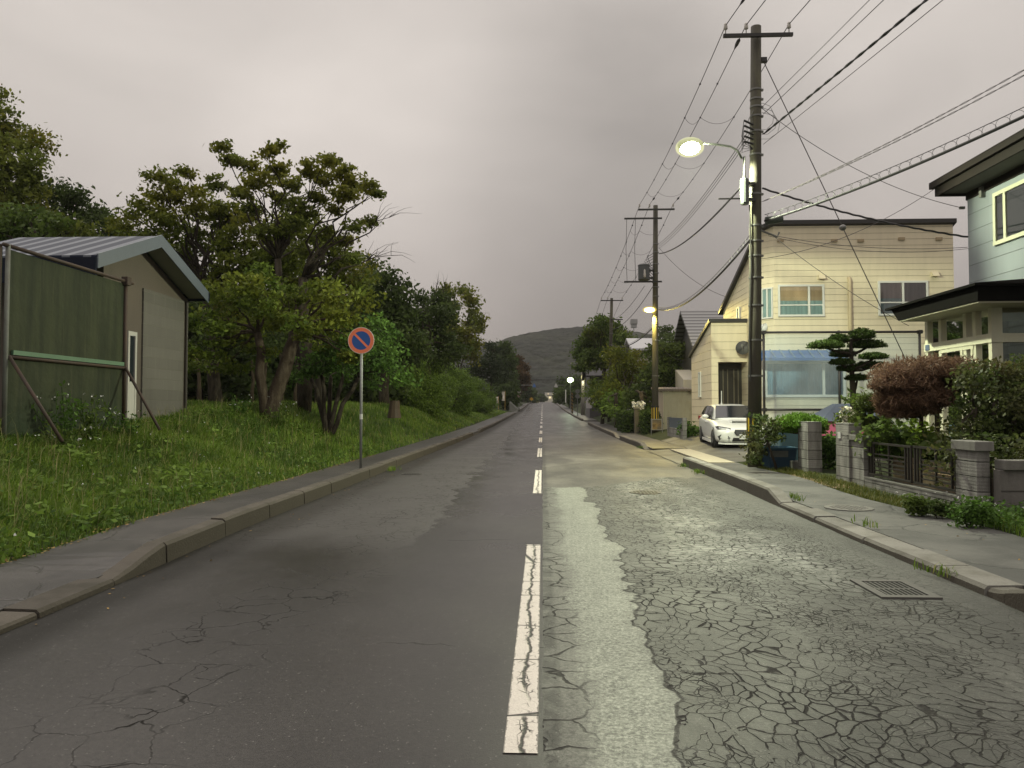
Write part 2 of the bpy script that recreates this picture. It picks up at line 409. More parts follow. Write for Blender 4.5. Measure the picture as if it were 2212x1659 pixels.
def dashes():
    y = 3.33; i = 0
    while y < 210:
        mb = MB(); n = 6; fr = .0 if y < 45 else .0
        L_ = 5.0 if y > 8 else 5.02
        ys = [y + L_ * k / n for k in range(n + 1)]
        vs = []
        for q in ys: vs += [(-.178, q, zr(q) + .005), (-.022, q, zr(q) + .005)]
        mb.add(vs, [(2*k, 2*k+1, 2*k+3, 2*k+2) for k in range(n)])
        struct(mesh('centre_line', mb, M_LINE)); y += 10.03
dashes()
M_WHITE_PAINT = simple('faded_white_paint', (.34, .33, .31), .6, .3, 5)
for (y0, y1, x0, x1) in [(158, 158.7, -2.9, -.6)]:
    struct(mesh('stop_line', MB().quad((x0, y0, zr(y0)+.006), (x1, y0, zr(y0)+.006), (x1, y1, zr(y1)+.006), (x0, y1, zr(y1)+.006)), M_WHITE_PAINT))

# ---------------------------------------------------------------- pavements and kerbs
def m_walk(name, c0, c1, ro):
    s = Sh(name); x, y, z = s.xyz()
    a = s.noise(.8, 5, .62); f = s.noise(60, 3, .7); f2 = s.noise(8, 4, .65)
    c = s.scale(s.mix(a.ss(.38, .62), c0, c1), f * .5 + f2 * .3 + .62)
    e = s.vor(.75, 'DISTANCE_TO_EDGE', s.vadd(s.P, s.noise(2.2, 4, .6, col=True), .35)).ss(.018, .004) * s.noise(.7, 2).ss(.42, .5)
    c = s.mix(s.noise(1.7, 5, .65, s.vec(x * 1.4, y * .7, 3.0)).ss(.52, .66) * .5, c, tuple(q * .5 for q in c0))
    c = s.mix(e * .6, c, (.015, .014, .012))
    return s.fin(c, ro, .5, bump=f - e * 2.0, bd=.004)
M_WALKL = m_walk('damp_pavement', (.030, .027, .0255), (.052, .047, .044), .42)
M_WALKR = m_walk('pale_pavement', (.046, .045, .042), (.094, .092, .084), .66)
yl = [-6, 0, 3, 5, 6, 6.2, 6.3, 6.5, 6.7, 7, 7.2, 9, 12, 15, 18, 22, 26, 30, 34, 38, 42, 46, 50, 56, 62, 70, 80, 90, 100, 110]
sheet('pavement', 0, 0, yl, .10, M_WALKL, xf=lambda y: (-4.98 - .35 * S((y - 20) / 30), -3.85 if y > 6.2 else -3.94, .10 + .055 * S((y - 7) / 2), .066 + .09 * S((y - 6.2) / 1.4)), skirt=.2)
sheet('pavement', 0, 0, [y for y in YS if y >= 122], .10, M_WALKL, xf=lambda y: (-5.4, -3.99), skirt=.16)
def rx(y): return 5.22 + .12 * math.sin(y * .9) + .3 * S((y - 26) / 10)
sheet('pavement', 0, 0, [-6, 0, 2, 4, 5, 6, 6.6, 7.2, 8, 9, 10, 11, 12, 13, 14, 15, 16, 17, 18, 19, 20.2], .095, M_WALKR, xf=lambda y: (3.915, rx(y), .086, .10), skirt=.16)
M_WALKR2 = m_walk('grey_pavement', (.042, .039, .036), (.075, .070, .064), .48)
sheet('pavement', 0, 0, [26.8, 28, 30, 32, 34, 36, 38, 40, 43, 46, 50, 54, 58, 62.9], .095, M_WALKR2, xf=lambda y: (3.93, rx(y)), skirt=.16)
sheet('pavement', 0, 0, [70.1, 76, 83, 90, 97, 104, 110, 126, 142, 162, 188, 225, 275, 340, 420, 500], .095, M_WALKR2, xf=lambda y: (3.93, 5.5), skirt=.16)
def m_kerb(name, c, moss):
    s = Sh(name); x, y, z = s.xyz(); a = s.noise(2.4, 5, .65); f = s.noise(45, 3, .7); v_ = s.noise(5, 5, .7)
    k = s.mix(a.ss(.4, .68) * .75, c, moss); k = s.scale(k, (f * .5 + .75) * (s.island() * .5 + .75))
    lime = s.noise(3.4, 6, .75, s.vec(x, y, z * 3.0)).ss(.66, .70) * v_.ss(.45, .6)
    k = s.mix(lime * .5, k, (.26, .24, .20))
    g = s.n('ShaderNodeNewGeometry'); nx = s.xyz(V(s.nt, g.outputs['Normal']))[0].ab()   # splash dirt on the road-side faces
    k = s.mix(nx.ss(.55, .85) * .88, k, s.scale((.050, .041, .029), f * .6 + .7))
    return s.fin(k, .8, .35, bump=f + a, bd=.008)
M_KERBL = m_kerb('dark_kerb_concrete', (.072, .062, .050), (.034, .030, .020))
M_KERBR = m_kerb('pale_kerb_concrete', (.185, .178, .158), (.10, .095, .075))
M_KERBR2 = m_kerb('brown_kerb_concrete', (.125, .115, .098), (.07, .062, .048))
def kerb_run(xf, sgn, y0, y1, hf, wd, blk, mat, name='kerb'):
    """blocks with real joints; hf(y)=top height above road; sgn +1: pavement lies at +x"""
    mb = MB(); y = y0; rnd = random.Random(int(y0 * 10))
    while y < y1 - .05:
        e = min(y + blk, y1); g = .011
        ys = [y + g + (e - y - 2 * g) * k / 3 for k in range(4)]
        j = rnd.uniform(-.008, .008); dj = rnd.uniform(-.008, .008)
        vs = []
        for q in ys:
            xa = xf(q) + dj; b = zr(q); h = hf(q) + j; r = min(.03, h * .4)
            prof = [(0, -.08), (0.0 + .012, h - r), (.012 + r, h), (wd, h + .006), (wd, -.08)]
            vs += [(xa + sgn * p, q, b + t) for p, t in prof]
        f = []
        for k in range(3):
            for i in range(4): f.append((k*5+i, k*5+i+1, (k+1)*5+i+1, (k+1)*5+i))
        f += [(0, 1, 2, 3, 4), (15, 16, 17, 18, 19)]
        mb.add(vs, f); y = e
    o = mesh(name, mb, mat, bev=0); return struct(o)
def kxl(y): return -3.66 - .14 * S((y - 5) / 5) - .0 * y
def hl(y):
    return .055 + .15 * min(1.0, max(0.0, (y - 6.4) / .75))
kerb_run(kxl, -1, .5, 6.3, lambda y: .055, .29, 1.2, M_KERBL)
kerb_run(kxl, -1, 6.3, 7.25, hl, .19, 2.0, M_KERBL)
kerb_run(kxl, -1, 7.25, 40.6, hl, .19, 1.5, M_KERBL)
kerb_run(kxl, -1, 44.2, 104, lambda y: .055 + .155 * S((y - 44.2) / 1.2) , .19, 2.0, M_KERBL)
kerb_run(kxl, -1, 40.6, 44.2, lambda y: .06, .25, 1.2, M_KERBL)
kerb_run(kxl, -1, 123, 330, lambda y: .2, .2, 6.0, M_KERBL)
def kxr(y): return 3.60 + .14 * S((y - 8) / 8)
kerb_run(kxr, 1, 1.0, 6.25, lambda y: .205 - .13 * S((y - 5.55) / .7), .22, 1.0, M_KERBR2)
kerb_run(kxr, 1, 6.25, 11.7, lambda y: .075, .33, .78, M_KERBR)
kerb_run(kxr, 1, 11.7, 20.1, lambda y: .08 + .145 * S((y - 11.7) / .7), .22, 2.05, M_KERBR)
kerb_run(kxr, 1, 27.6, 36.3, lambda y: .03 + .18 * S((y - 27.6) / 1.4), .2, 2.0, M_KERBR2)
kerb_run(kxr, 1, 36.3, 38.2, lambda y: .06, .25, 1.0, M_KERBR)
kerb_run(kxr, 1, 38.2, 61.5, lambda y: .03 + .18 * S((y - 38.2) / 1.2), .2, 2.0, M_KERBR2)
kerb_run(kxr, 1, 71.5, 330, lambda y: .2, .2, 6.0, M_KERBR2)
# driveway
def m_drive():
    s = Sh('driveway_asphalt'); a = s.noise(.7, 5, .6); f = s.noise(40, 3, .7)
    c = s.mix(a.ss(.38, .64), (.055, .052, .045), (.13, .124, .104)); return s.fin(s.scale(c, f * .5 + .75), .6, .45, bump=f, bd=.004)
M_DRIVE = m_drive()
def drive():
    vs = []; xs = [3.72, 4.2, 5.2, 6, 7, 8, 9.4]; ys = [20.15, 21, 22, 23, 24, 25, 26, 26.8, 28, 29.5, 31, 33]
    for y in ys:
        for x in xs: vs.append((x, y, (.018 + .075 * S((x - 3.8) / .8) if x < 5 else hgt(x, y) + .014)))
    n = len(xs); f = [(j*n+i, j*n+i+1, (j+1)*n+i+1, (j+1)*n+i) for j in range(len(ys)-1) for i in range(n-1) if not (ys[j] >= 26.8 and i < 2)]
    struct(mesh('driveway', MB().add(vs, f), M_DRIVE, smooth=True))
drive()
mb = MB().hexa([(4.36, 19.7, .08), (5.05, 19.7, .08), (5.1, 26.0, .09), (4.42, 26.0, .09), (4.36, 19.7, .112), (5.05, 19.7, .114), (5.1, 26.0, .122), (4.42, 26.0, .118)])
tag(mesh('concrete_slab', mb, simple('tan_concrete', (.34, .30, .22), .75, .15, 3, bd=.003), org=(4.7, 22.8, .09)), 'long tan concrete slab let into the pavement in front of the white car', 'slab')

# drain, covers
M_IRON = simple('cast_iron', (.045, .042, .038), .55, .25, 12, metal=.3)
M_HOLE = simple('drain_shadow', (.006, .006, .006), .9)
M_GRATE = simple('galvanised_grate', (.075, .073, .066), .5, .25, 10, metal=.4)
g = thing('storm_drain', 'rectangular steel drain grate in the cracked gutter by the right kerb', 'drain', (3.05, 6.35, 0))
x0, x1, y0, y1 = 2.72, 3.20, 6.12, 6.74
mb = MB()
for a, b in (((x0, y0), (x1, y0+.07)), ((x0, y1-.07), (x1, y1)), ((x0, y0+.07), (x0+.07, y1-.07)), ((x1-.07, y0+.07), (x1, y1-.07))): mb.box((a[0], a[1], -.05), (b[0], b[1], .016))
mesh('frame', mb, simple('drain_rim_concrete', (.085, .082, .073), .7, .2, 9), g)
mb = MB(); n = 8
for i in range(n):
    xx = x0 + .075 + (x1 - x0 - .15) * (i + .5) / n; mb.hexa([(xx-.009, y0+.08, -.03), (xx+.009, y0+.08, -.03), (xx+.009, y1-.08, -.03), (xx-.009, y1-.08, -.03), (xx-.009, y0+.08, .012), (xx+.009, y0+.08, .012), (xx+.009, y1-.08, .012), (xx-.009, y1-.08, .012)])
mb.box((x0+.075, (y0+y1)/2-.02, -.03), (x1-.075, (y0+y1)/2+.02, .011))
mesh('grate', mb, M_GRATE, g)
mesh('sump_shadow', MB().quad((x0+.07, y0+.07, .006), (x1-.07, y0+.07, .006), (x1-.07, y1-.07, .006), (x0+.07, y1-.07, .006)), M_HOLE, g)  # near-black sheet paints the dark of the drain between the bars
def cover(x, y, z, r, label, mat):
    t = thing('manhole_cover', label, 'manhole cover', (x, y, z))
    mesh('rim', MB().lathe((x, y, z - .03), [(r, 0), (r, .036), (r * .9, .037), (r * .9, 0)], 28), mat, t)
    mb = MB().lathe((x, y, z - .03), [(r * .88, 0), (r * .88, .034), (0, .036)], 28)
    for i in range(-3, 4):
        for j in range(-3, 4):
            if math.hypot(i, j) < 3.3: mb.box((x+i*r*.22-.02, y+j*r*.22-.02, z), (x+i*r*.22+.02, y+j*r*.22+.02, z+.012))
    mesh('lid', mb, mat, t)
cover(1.86, 13.6, .004, .29, 'dark round iron cover in the pale cracked right lane', M_IRON)
cover(-3.05, 17.2, .004, .24, 'small dark round cover in the gutter near the no parking sign', M_IRON)
cover(4.40, 10.9, .098, .33, 'pale round cover set in the right pavement with weeds round its rim', simple('pale_cover', (.13, .125, .112), .7, .2, 7))
# ---------------------------------------------------------------- materials for built things
def m_siding(name, c, pitch, groove=.045, dirt=.12, z0=0.0, dark=.55):
    s = Sh(name); x, y, z = s.xyz()
    fr = ((z - z0) / pitch).frac(); row = ((z - z0) / pitch).floor()
    gl = fr.lt(groove)
    st = s.noise(1.6, 4, .6, s.vec(x * 3.0, y * 3.0, z * .35)); b = s.noise(.9, 3)
    k = (st - .5) * dirt * 2 + (b - .5) * dirt + 1.0 + (s.noise(35, 2) - .5) * .05
    rv = s.noise(7.3, 0, .5, s.vec(row * 1.37, 0.0, 0.0))
    k = k + (rv - .5) * .06
    col = s.mix(gl * dark, s.scale(c, k), tuple(q * .35 for q in c))
    return s.fin(col, .55, .35, bump=fr.ss(0.0, groove * 1.6) + fr * .5, bd=.010)
def m_glass(name='window_glass', refl=.22, tint=(.75, .8, .82)):
    s = Sh(name); t = s.n('ShaderNodeBsdfTransparent'); t.inputs[0].default_value = (*tint, 1)
    g = s.n('ShaderNodeBsdfGlossy'); g.inputs['Roughness'].default_value = .02; g.inputs[0].default_value = (1, 1, 1, 1)
    lw = s.n('ShaderNodeLayerWeight'); lw.inputs[0].default_value = .35
    f = (V(s.nt, lw.outputs['Fresnel']) * .9 + refl).mn(.95)
    return s.blend(f, t, g)
M_GLASS = m_glass(refl=.07); M_GLASS2 = m_glass('sunroom_glass', .10, (.55, .55, .50))
def m_curtain(name, c, fold=9.0):
    s = Sh(name); x, y, z = s.xyz(); w_ = s.noise(1.0, 3, .6, s.vec((x + y) * fold, 0.0, z * .25))
    return s.fin(s.scale(c, w_ * .9 + .5), .9, .1, bump=w_, bd=.05)
M_CUR_BLUE = m_curtain('pale_blue_curtain', (.36, .53, .66)); M_CUR_BEI = m_curtain('beige_blind', (.70, .50, .33), 2.0)
M_CUR_GRY = m_curtain('grey_curtain', (.28, .22, .19), 8.0); M_CUR_PNK = m_curtain('pinkish_curtain', (.60, .46, .41), 8.0); M_CUR_TEAL = m_curtain('teal_curtain', (.42, .53, .52), 8)
M_DARK = simple('dark_interior', (.012, .012, .013), .8)
M_VINYL = simple('white_window_frame', (.66, .66, .62), .4, .06, 5)
M_BLACKTRIM = simple('black_metal_trim', (.022, .020, .019), .45, .2, 5)
M_BROWNTRIM = simple('dark_brown_trim', (.016, .012, .0095), .7, .3, 4, spec=.15)
M_GREYM = simple('grey_steel', (.20, .20, .19), .45, .15, 8, metal=.4)

def window(T, o, r, n, w_, h, splits, glass=M_GLASS, curtains=(M_CUR_GRY,), frame=M_VINYL, fw=.07, dep=.06, rails=(), part='window'):
    """o: lower-left corner on the wall, r: unit vector to the right, n: outward normal. splits: fractions of mullions"""
    o = Vector(o); r = Vector(r).normalized(); n = Vector(n).normalized(); u = Vector((0, 0, 1))
    def bar(mb, a, b, c, d, d0=.003, d1=dep):
        P = lambda s_, t_, q: o + r * s_ + u * t_ + n * q
        mb.hexa([P(a, c, d0), P(b, c, d0), P(b, c, d1), P(a, c, d1), P(a, d, d0), P(b, d, d0), P(b, d, d1), P(a, d, d1)])
    mb = MB(); bar(mb, 0, w_, 0, fw, d1=dep + .01); bar(mb, 0, w_, h - fw, h); bar(mb, 0, fw, fw, h - fw); bar(mb, w_ - fw, w_, fw, h - fw)
    for q in splits: bar(mb, w_ * q - fw * .5, w_ * q + fw * .5, fw, h - fw, d1=dep - .006)
    for q in rails: bar(mb, fw, w_ - fw, h * q - fw * .3, h * q + fw * .3, d1=dep - .012)
    f = mesh(part, mb, frame, T)
    xs = [0] + list(splits) + [1]
    for i in range(len(xs) - 1):
        a = xs[i] * w_ + fw * .6; b = xs[i+1] * w_ - fw * .6
        P = lambda s_, t_, q: o + r * s_ + u * t_ + n * q
        mesh('pane', MB().quad(P(a, fw * .6, dep * .6), P(b, fw * .6, dep * .6), P(b, h - fw * .6, dep * .6), P(a, h - fw * .6, dep * .6)), glass, f)
        cm = curtains[i % len(curtains)]
        if isinstance(cm, tuple):
            m1, m2, q = cm; t = h * q
            mesh('curtain', MB().quad(P(a, fw * .6, .006), P(b, fw * .6, .006), P(b, t, .006), P(a, t, .006)), m2, f)
            mesh('blind', MB().quad(P(a, t, .010), P(b, t, .010), P(b, h - fw * .6, .010), P(a, h - fw * .6, .010)), m1, f)
        else:
            mesh('curtain', MB().quad(P(a, fw * .6, .006), P(b, fw * .6, .006), P(b, h - fw * .6, .006), P(a, h - fw * .6, .006)), cm, f)
    return f
def rectY(u0, v0, u1, v1, Y):
    a = at(u0, (v0+v1)/2, Y); b = at(u1, (v0+v1)/2, Y); um = (u0+u1)/2
    return a.x, b.x, at(um, v1, Y).z, at(um, v0, Y).z

# ---------------------------------------------------------------- the yellow house
M_YEL = m_siding('cream_yellow_siding', (.72, .635, .465), .222, z0=.5)
M_YEL2 = m_siding('cream_yellow_porch_siding', (.72, .635, .46), .318, groove=.035, z0=.5)
M_FOUND = simple('grey_foundation', (.10, .098, .09), .85, .2, 3)
yh = thing('yellow_house', 'two storey cream yellow clad house with black roof edge behind the white car', 'house', (11, 28, .45))
XF0, XF1, YF, YB = 8.37, at(2063, 560, 26.9).x, 27.0, 33.0
xl = 8.0
def ztop(y): return 8.12 - (y - 27.0) * .385
fp = [(XF0, YF), (XF1, YF), (XF1, YB), (xl, YB), (xl, YF + .37)]
def extrude(mb, fp, z0, zt):
    n = len(fp); vs = [(x, y, z0) for x, y in fp] + [(x, y, zt(y)) for x, y in fp]
    mb.add(vs, [tuple(range(n))[::-1], tuple(range(n, 2*n))] + [(i, (i+1) % n, n + (i+1) % n, n + i) for i in range(n)])
mb = MB(); extrude(mb, fp, .75, ztop); mesh('wall', mb, M_YEL, yh)
mb = MB(); extrude(mb, [(XF0-.02, YF+.05), (XF1-.05, YF+.05), (XF1-.05, YB), (xl+.05, YB), (xl+.05, YF+.42)], .2, lambda y: .748); mesh('foundation', mb, M_FOUND, yh)
# roof: thin slab with black edge
mb = MB()
def rslab(mb, pts, t): # pts (x,y) ; follows ztop
    lo = [(x, y, ztop(y) + .004) for x, y in pts]; hi = [(x, y, ztop(y) + t) for x, y in pts]; n = len(pts)
    mb.add(lo + hi, [tuple(range(n))[::-1], tuple(range(n, 2*n))] + [(i, (i+1) % n, n+(i+1) % n, n+i) for i in range(n)])
rslab(mb, [(XF0 - .12, YF - .12), (XF1 + .08, YF - .12), (XF1 + .08, YB + .3), (xl - .16, YB + .3), (xl - .16, YF + .3)], .15)
mesh('roof', mb, M_BLACKTRIM, yh)
FR = (1, 0, 0); NF = (0, -1, 0)
def ywin(u0, v0, u1, v1, splits, **k):
    a, b, z0, z1 = rectY(u0, v0, u1, v1, YF); return window(yh, (a, YF, z0), FR, NF, b - a, z1 - z0, splits, **k)
ywin(1680, 615, 1780, 684, (.67,), curtains=((M_CUR_BEI, M_CUR_TEAL, .5),), rails=(.36,))
ywin(1896, 607, 2004, 682, (.5,), curtains=((M_CUR_PNK, M_CUR_TEAL, .5), M_CUR_GRY), rails=(.38,))
ywin(1651, 780, 1826, 858, (.73,), curtains=(M_CUR_BLUE,), fw=.09)
# bay/corner windows on the side and the chamfer
nv = Vector((-.37, -.37, 0)).normalized(); rv_ = Vector((.37, -.37, 0)).normalized()
window(yh, Vector((xl, YF + .37, at(1648, 690, 27.4).z)) + rv_ * .04, rv_, nv, .44, 1.12, (.5,), curtains=(M_CUR_TEAL,), fw=.05)
window(yh, Vector((xl, YF + .37, at(1648, 858, 27.4).z)) + rv_ * .04, rv_, nv, .44, 1.3, (), curtains=(M_CUR_GRY,), fw=.06)
window(yh, (xl, 30.6, 4.9), (0, -1, 0), (-1, 0, 0), .34, .75, (), curtains=(M_CUR_GRY,), fw=.05)
# awning above the lower window
a, b, z0, z1 = rectY(1640, 762, 1826, 780, 26.6)
t = mesh('awning', MB().hexa([(a, 26.35, z0), (b, 26.35, z0), (b, 26.998, z0 + .1), (a, 26.998, z0 + .1), (a, 26.35, z0 + .10), (b, 26.35, z0 + .10), (b, 26.998, z1 + .12), (a, 26.998, z1 + .12)]), simple('blue_awning_metal', (.015, .085, .28), .5, .15, 5), yh)
mb = MB()
for i in range(9):
    xx = a + (b - a) * (i + .5) / 9; mb.hexa([(xx-.03, 26.36, z0+.105), (xx+.03, 26.36, z0+.105), (xx+.03, 26.98, z1+.125), (xx-.03, 26.98, z1+.125), (xx-.03, 26.36, z0+.125), (xx+.03, 26.36, z0+.125), (xx+.03, 26.98, z1+.15), (xx-.03, 26.98, z1+.15)])
mesh('seam', mb, simple('pale_awning_panel', (.08, .15, .25), .5), t)
for u in (1689, 1755, 1805, 1862, 1950, 2031):
    p = at(u - 10, 520 if u < 1900 else 516, YF); mesh('soffit_vent', MB().box((p.x, YF - .05, p.z - .05), (p.x + .22, YF - .002, p.z + .05)), simple('beige_vent', (.36, .28, .17), .6), yh) if u != 1755 else None
for u, v in ((1772, 599), (2016, 593)):
    p = at(u, v, YF); mesh('vent_hood', MB().hexa([(p.x-.09, YF-.2, p.z-.08), (p.x+.13, YF-.2, p.z-.08), (p.x+.13, YF-.002, p.z-.08), (p.x-.09, YF-.002, p.z-.08), (p.x-.09, YF-.08, p.z+.08), (p.x+.13, YF-.08, p.z+.08), (p.x+.13, YF-.002, p.z+.08), (p.x-.09, YF-.002, p.z+.08)]), simple('cream_hood', (.66, .58, .40), .5), yh)
p = at(1833, 600, YF); p2 = at(1833, 720, YF)
mesh('downpipe', MB().tube([(p.x, YF - .09, 1.0), (p.x, YF - .09, p.z - .12), (p.x, YF - .03, p.z)], .065, 10), simple('beige_pipe', (.50, .41, .26), .5), yh, smooth=True)
# porch block
M_DOOR = simple('dark_brown_door', (.022, .018, .014), .4, .2, 4)
PX0, PX1, PY, PB = 6.62, 8.0, 29.3, 33.2
def zp(y): return 4.88 - (y - PY) * .27
mb = MB(); zl = at(1580, 782, PY).z
extrude(mb, [(PX0, PY), (PX1 + .8, PY), (PX1 + .8, PY + .12), (PX0, PY + .12)], zl, zp)                                     # fascia wall over the door
extrude(mb, [(PX0, PY + .12), (PX0 + .12, PY + .12), (PX0 + .12, PB), (PX0, PB)], .75, zp)                           # side wall
extrude(mb, [(PX0, PY), (PX0 + .26, PY), (PX0 + .26, PY + .12), (PX0, PY + .12)], .75, lambda y: zl - .001)                     # pilaster
extrude(mb, [(PX0 + .12, PY + .9), (PX1 + .2, PY + .9), (PX1 + .2, PB), (PX0 + .12, PB)], .75, lambda y: zp(y) - .02)
pw_ = mesh('porch', mb, M_YEL2, yh)
lo = [(PX0-.1, PY-.1), (PX1+.0, PY-.1), (PX1+.0, PB+.2), (PX0-.1, PB+.2)]
mb = MB(); mb.add([(x, y, zp(y)+.004) for x, y in lo] + [(x, y, zp(y)+.13) for x, y in lo], [(3,2,1,0), (4,5,6,7), (0,1,5,4), (1,2,6,5), (2,3,7,6), (3,0,4,7)])
mesh('porch_roof', mb, M_BLACKTRIM, pw_)
d = mesh('door', MB().box((PX0 + .30, PY + .80, .8), (PX0 + 1.75, PY + .898, zl - .002)), M_DOOR, yh)
M_HANDLE = simple('door_glass_strip', (.14, .12, .085), .3, .2, 9)
for xx in (.62, .80, 1.05, 1.22): mesh('glass_strip', MB().box((PX0 + xx, PY + .785, 1.05), (PX0 + xx + .035, PY + .799, zl - .25)), M_HANDLE, d)
window(yh, (PX0, 31.55, at(1512, 858, 31.5).z), (0, -1, 0), (-1, 0, 0), .36, at(1512, 804, 31.5).z - at(1512, 858, 31.5).z, (), curtains=(M_CUR_GRY,), fw=.05)
mesh('mailbox', MB().box((PX0 + .02, PY + .3, 1.5), (PX0 - .12, PY + .55, 1.62)), simple('cream_mailbox', (.5, .45, .32), .5), yh)
def dish(u, v, Y, r, back, label, mat):
    p = at(u, v, Y); t = thing('satellite_dish', label, 'satellite dish', tuple(p)); ax = Vector((-.35, -.9, .25)) if back else Vector((-.7, -.6, .3)); ax.normalize()
    mesh('reflector', MB().lathe(p, [(r, 0), (r * .97, -.03), (r * .7, -.075), (.02, -.11), (.02, -.095), (r * .7, -.06), (r * .97, -.012), (r, 0)][::-1], 24, ax), mat, t, smooth=True)
    q = p + ax * .28; mesh('feed_arm', MB().tube([p - Vector((0, 0, r * .9)), q + Vector((0, 0, -.1)), q], .014, 6).box(q - Vector((.04, .04, .04)), q + Vector((.04, .04, .04))), M_GREYM, t)
    mesh('bracket', MB().tube([p - ax * .1, p - ax * .1 + Vector((.1, .24, -.05)), p - ax * .1 + Vector((.12, .3, -.4))], .02, 6), M_GREYM, t)
dish(1605, 751, 29.0, .28, True, 'dark grey satellite dish beside the tall pole above the car', simple('grey_dish', (.10, .10, .10), .5))
dish(1646, 708, 27.3, .22, False, 'small white satellite dish on the corner of the yellow house', simple('white_dish', (.6, .6, .58), .5))

# ---------------------------------------------------------------- windbreak pipe frame with net in front of the yellow house
nf_ = thing('windbreak_frame', 'dark pipe frame carrying a pale translucent net before the yellow house', 'windbreak', (10.2, 25.4, .3))
NY = 25.4; xa, xb, xm = at(1650, 800, NY).x, at(1987, 760, NY).x, at(1813, 800, NY).x
zt = at(1750, 718, NY).z; zl_ = at(1730, 885, NY).z
M_PIPE = simple('dark_scaffold_pipe', (.030, .026, .026), .5, .2, 8, metal=.3)
for xx, zz in ((xa, .2), (xm, .2), (xb, .2)): mesh('post', MB().tube([(xx, NY, zz), (xx, NY, zt + .06)], .043, 8), M_PIPE, nf_, smooth=True)
mesh('top_rail', MB().tube([(xa - .12, NY - .05, zt), (xb + .08, NY - .05, zt)], .040, 8), M_PIPE, nf_, smooth=True)
mesh('lower_rail', MB().tube([(xa - .3, NY - .05, zl_), (xm + .1, NY - .05, zl_)], .040, 8), M_PIPE, nf_, smooth=True)
for xx, zz in ((xa, zt), (xb, zt), (xm, zl_), (xa, zl_)): mesh('clamp', MB().box((xx - .06, NY - .1, zz - .06), (xx + .06, NY + .06, zz + .06)), M_PIPE, nf_)
s = Sh('pale_blue_net'); x, y, z = s.xyz(); tr = s.n('ShaderNodeBsdfTransparent'); tr.inputs[0].default_value = (.86, .93, .98, 1)
df = s.bsdf((.74, .82, .88), .5, .4); s.blend(s.noise(.8, 3, .5).ss(.2, .8, .11, .26), tr, df); M_NET = s.mat
mesh('net', MB().quad((xa, NY + .045, .75), (xb, NY + .045, .75), (xb, NY + .045, zt - .04), (xa, NY + .045, zt - .04)), M_NET, nf_)
# small pink and blue tent behind the gate
tp = thing('garden_tent', 'low tent with blue top and pink skirt beyond the block gate posts', 'tent', (8.8, 21.5, .2))
M_PINK = simple('pink_fabric', (.46, .10, .19), .7, .1, 4); M_TBLUE = simple('blue_tent_fabric', (.045, .06, .095), .6, .1, 4)
TY = 21.3; a = at(1768, 940, TY); b = at(1935, 940, TY); zt1 = at(1780, 910, TY).z; zt2 = at(1800, 893, TY).z + .05
zt0_ = at(1780, 941, TY).z
mesh('base', MB().box((a.x+.05, TY+.05, .1), (b.x-.05, TY+1.45, zt0_-.01)), M_DARK, tp)
mesh('skirt', MB().hexa([(a.x, TY, zt0_), (b.x, TY, zt0_), (b.x, TY+1.5, zt0_), (a.x, TY+1.5, zt0_), (a.x+.1, TY+.05, zt1), (b.x-.1, TY+.05, zt1), (b.x-.1, TY+1.45, zt1), (a.x+.1, TY+1.45, zt1)]), M_PINK, tp)
mesh('canopy', MB().hexa([(a.x+.05, TY, zt1+.003), (b.x-.05, TY, zt1+.003), (b.x-.05, TY+1.5, zt1+.003), (a.x+.05, TY+1.5, zt1+.003), (a.x+.75, TY+.6, zt1+.5), (b.x-.75, TY+.6, zt1+.5), (b.x-.75, TY+.9, zt1+.5), (a.x+.75, TY+.9, zt1+.5)]), M_TBLUE, tp)

# ---------------------------------------------------------------- the blue house with sunroom
M_BLUE = m_siding('pale_blue_siding', (.24, .268, .285), .42, groove=.03, z0=.1)
bh = thing('blue_house', 'pale blue clad house with dark brown eaves and glazed sunroom at the right', 'house', (11.5, 15.5, .3))
BX = 10.5; BY1 = at(2090, 500, 1).y; q = atx(2091, 500, BX); BY1 = q.y; BY0 = 11.0
ZS = atx(2092, 420, BX).z
mesh('wall', MB().box((BX, BY0, .4), (16, BY1, ZS + .2)), M_BLUE, bh)
EX = 9.75; E1 = atx(2019, 402, EX); E0 = atx(2212, 286, EX); ZE = (E1.z + E0.z) / 2
yA = E1.y; yB = 9.0
mb = MB()  # fascia boards
mb.box((EX, yB, ZE - .30), (EX + .05, yA, ZE - .0)); mb.box((EX + .052, yA - .05, ZE - .30), (15, yA, ZE))
mb.box((EX - .10, yB, ZE - .10), (EX - .002, yA + .08, ZE + .03))
rf = mesh('roof', MB().add([(EX - .1, yB, ZE + .035), (EX - .1, yA + .08, ZE + .035), (14, yA + .08, ZE + 1.5), (14, yB, ZE + 1.5), (EX - .1, yB, ZE + .06), (EX - .1, yA + .08, ZE + .06), (14, yA + .08, ZE + 1.6), (14, yB, ZE + 1.6)], [(0,1,2,3), (7,6,5,4), (0,4,5,1), (1,5,6,2), (2,6,7,3), (3,7,4,0)]), M_BROWNTRIM, bh)
mesh('fascia', mb, M_BROWNTRIM, rf)
M_SOFF = simple('dull_green_grey_soffit', (.07, .068, .055), .7, .2, 3)
mesh('soffit', MB().box((EX + .052, yB, ZE - .24), (BX + .3, yA - .06, ZE - .20)), M_SOFF, rf)
mesh('trim_board', MB().box((BX - .03, BY0, ZE - .42), (BX - .002, BY1 + .02, ZE - .243)), M_BROWNTRIM, bh)
M_CREAMF = simple('cream_window_frame', (.50, .50, .36), .5, .1, 4)
w1 = atx(2150, 470, BX); zt_ = atx(2150, 418, BX).z; zb_ = atx(2150, 532, BX).z
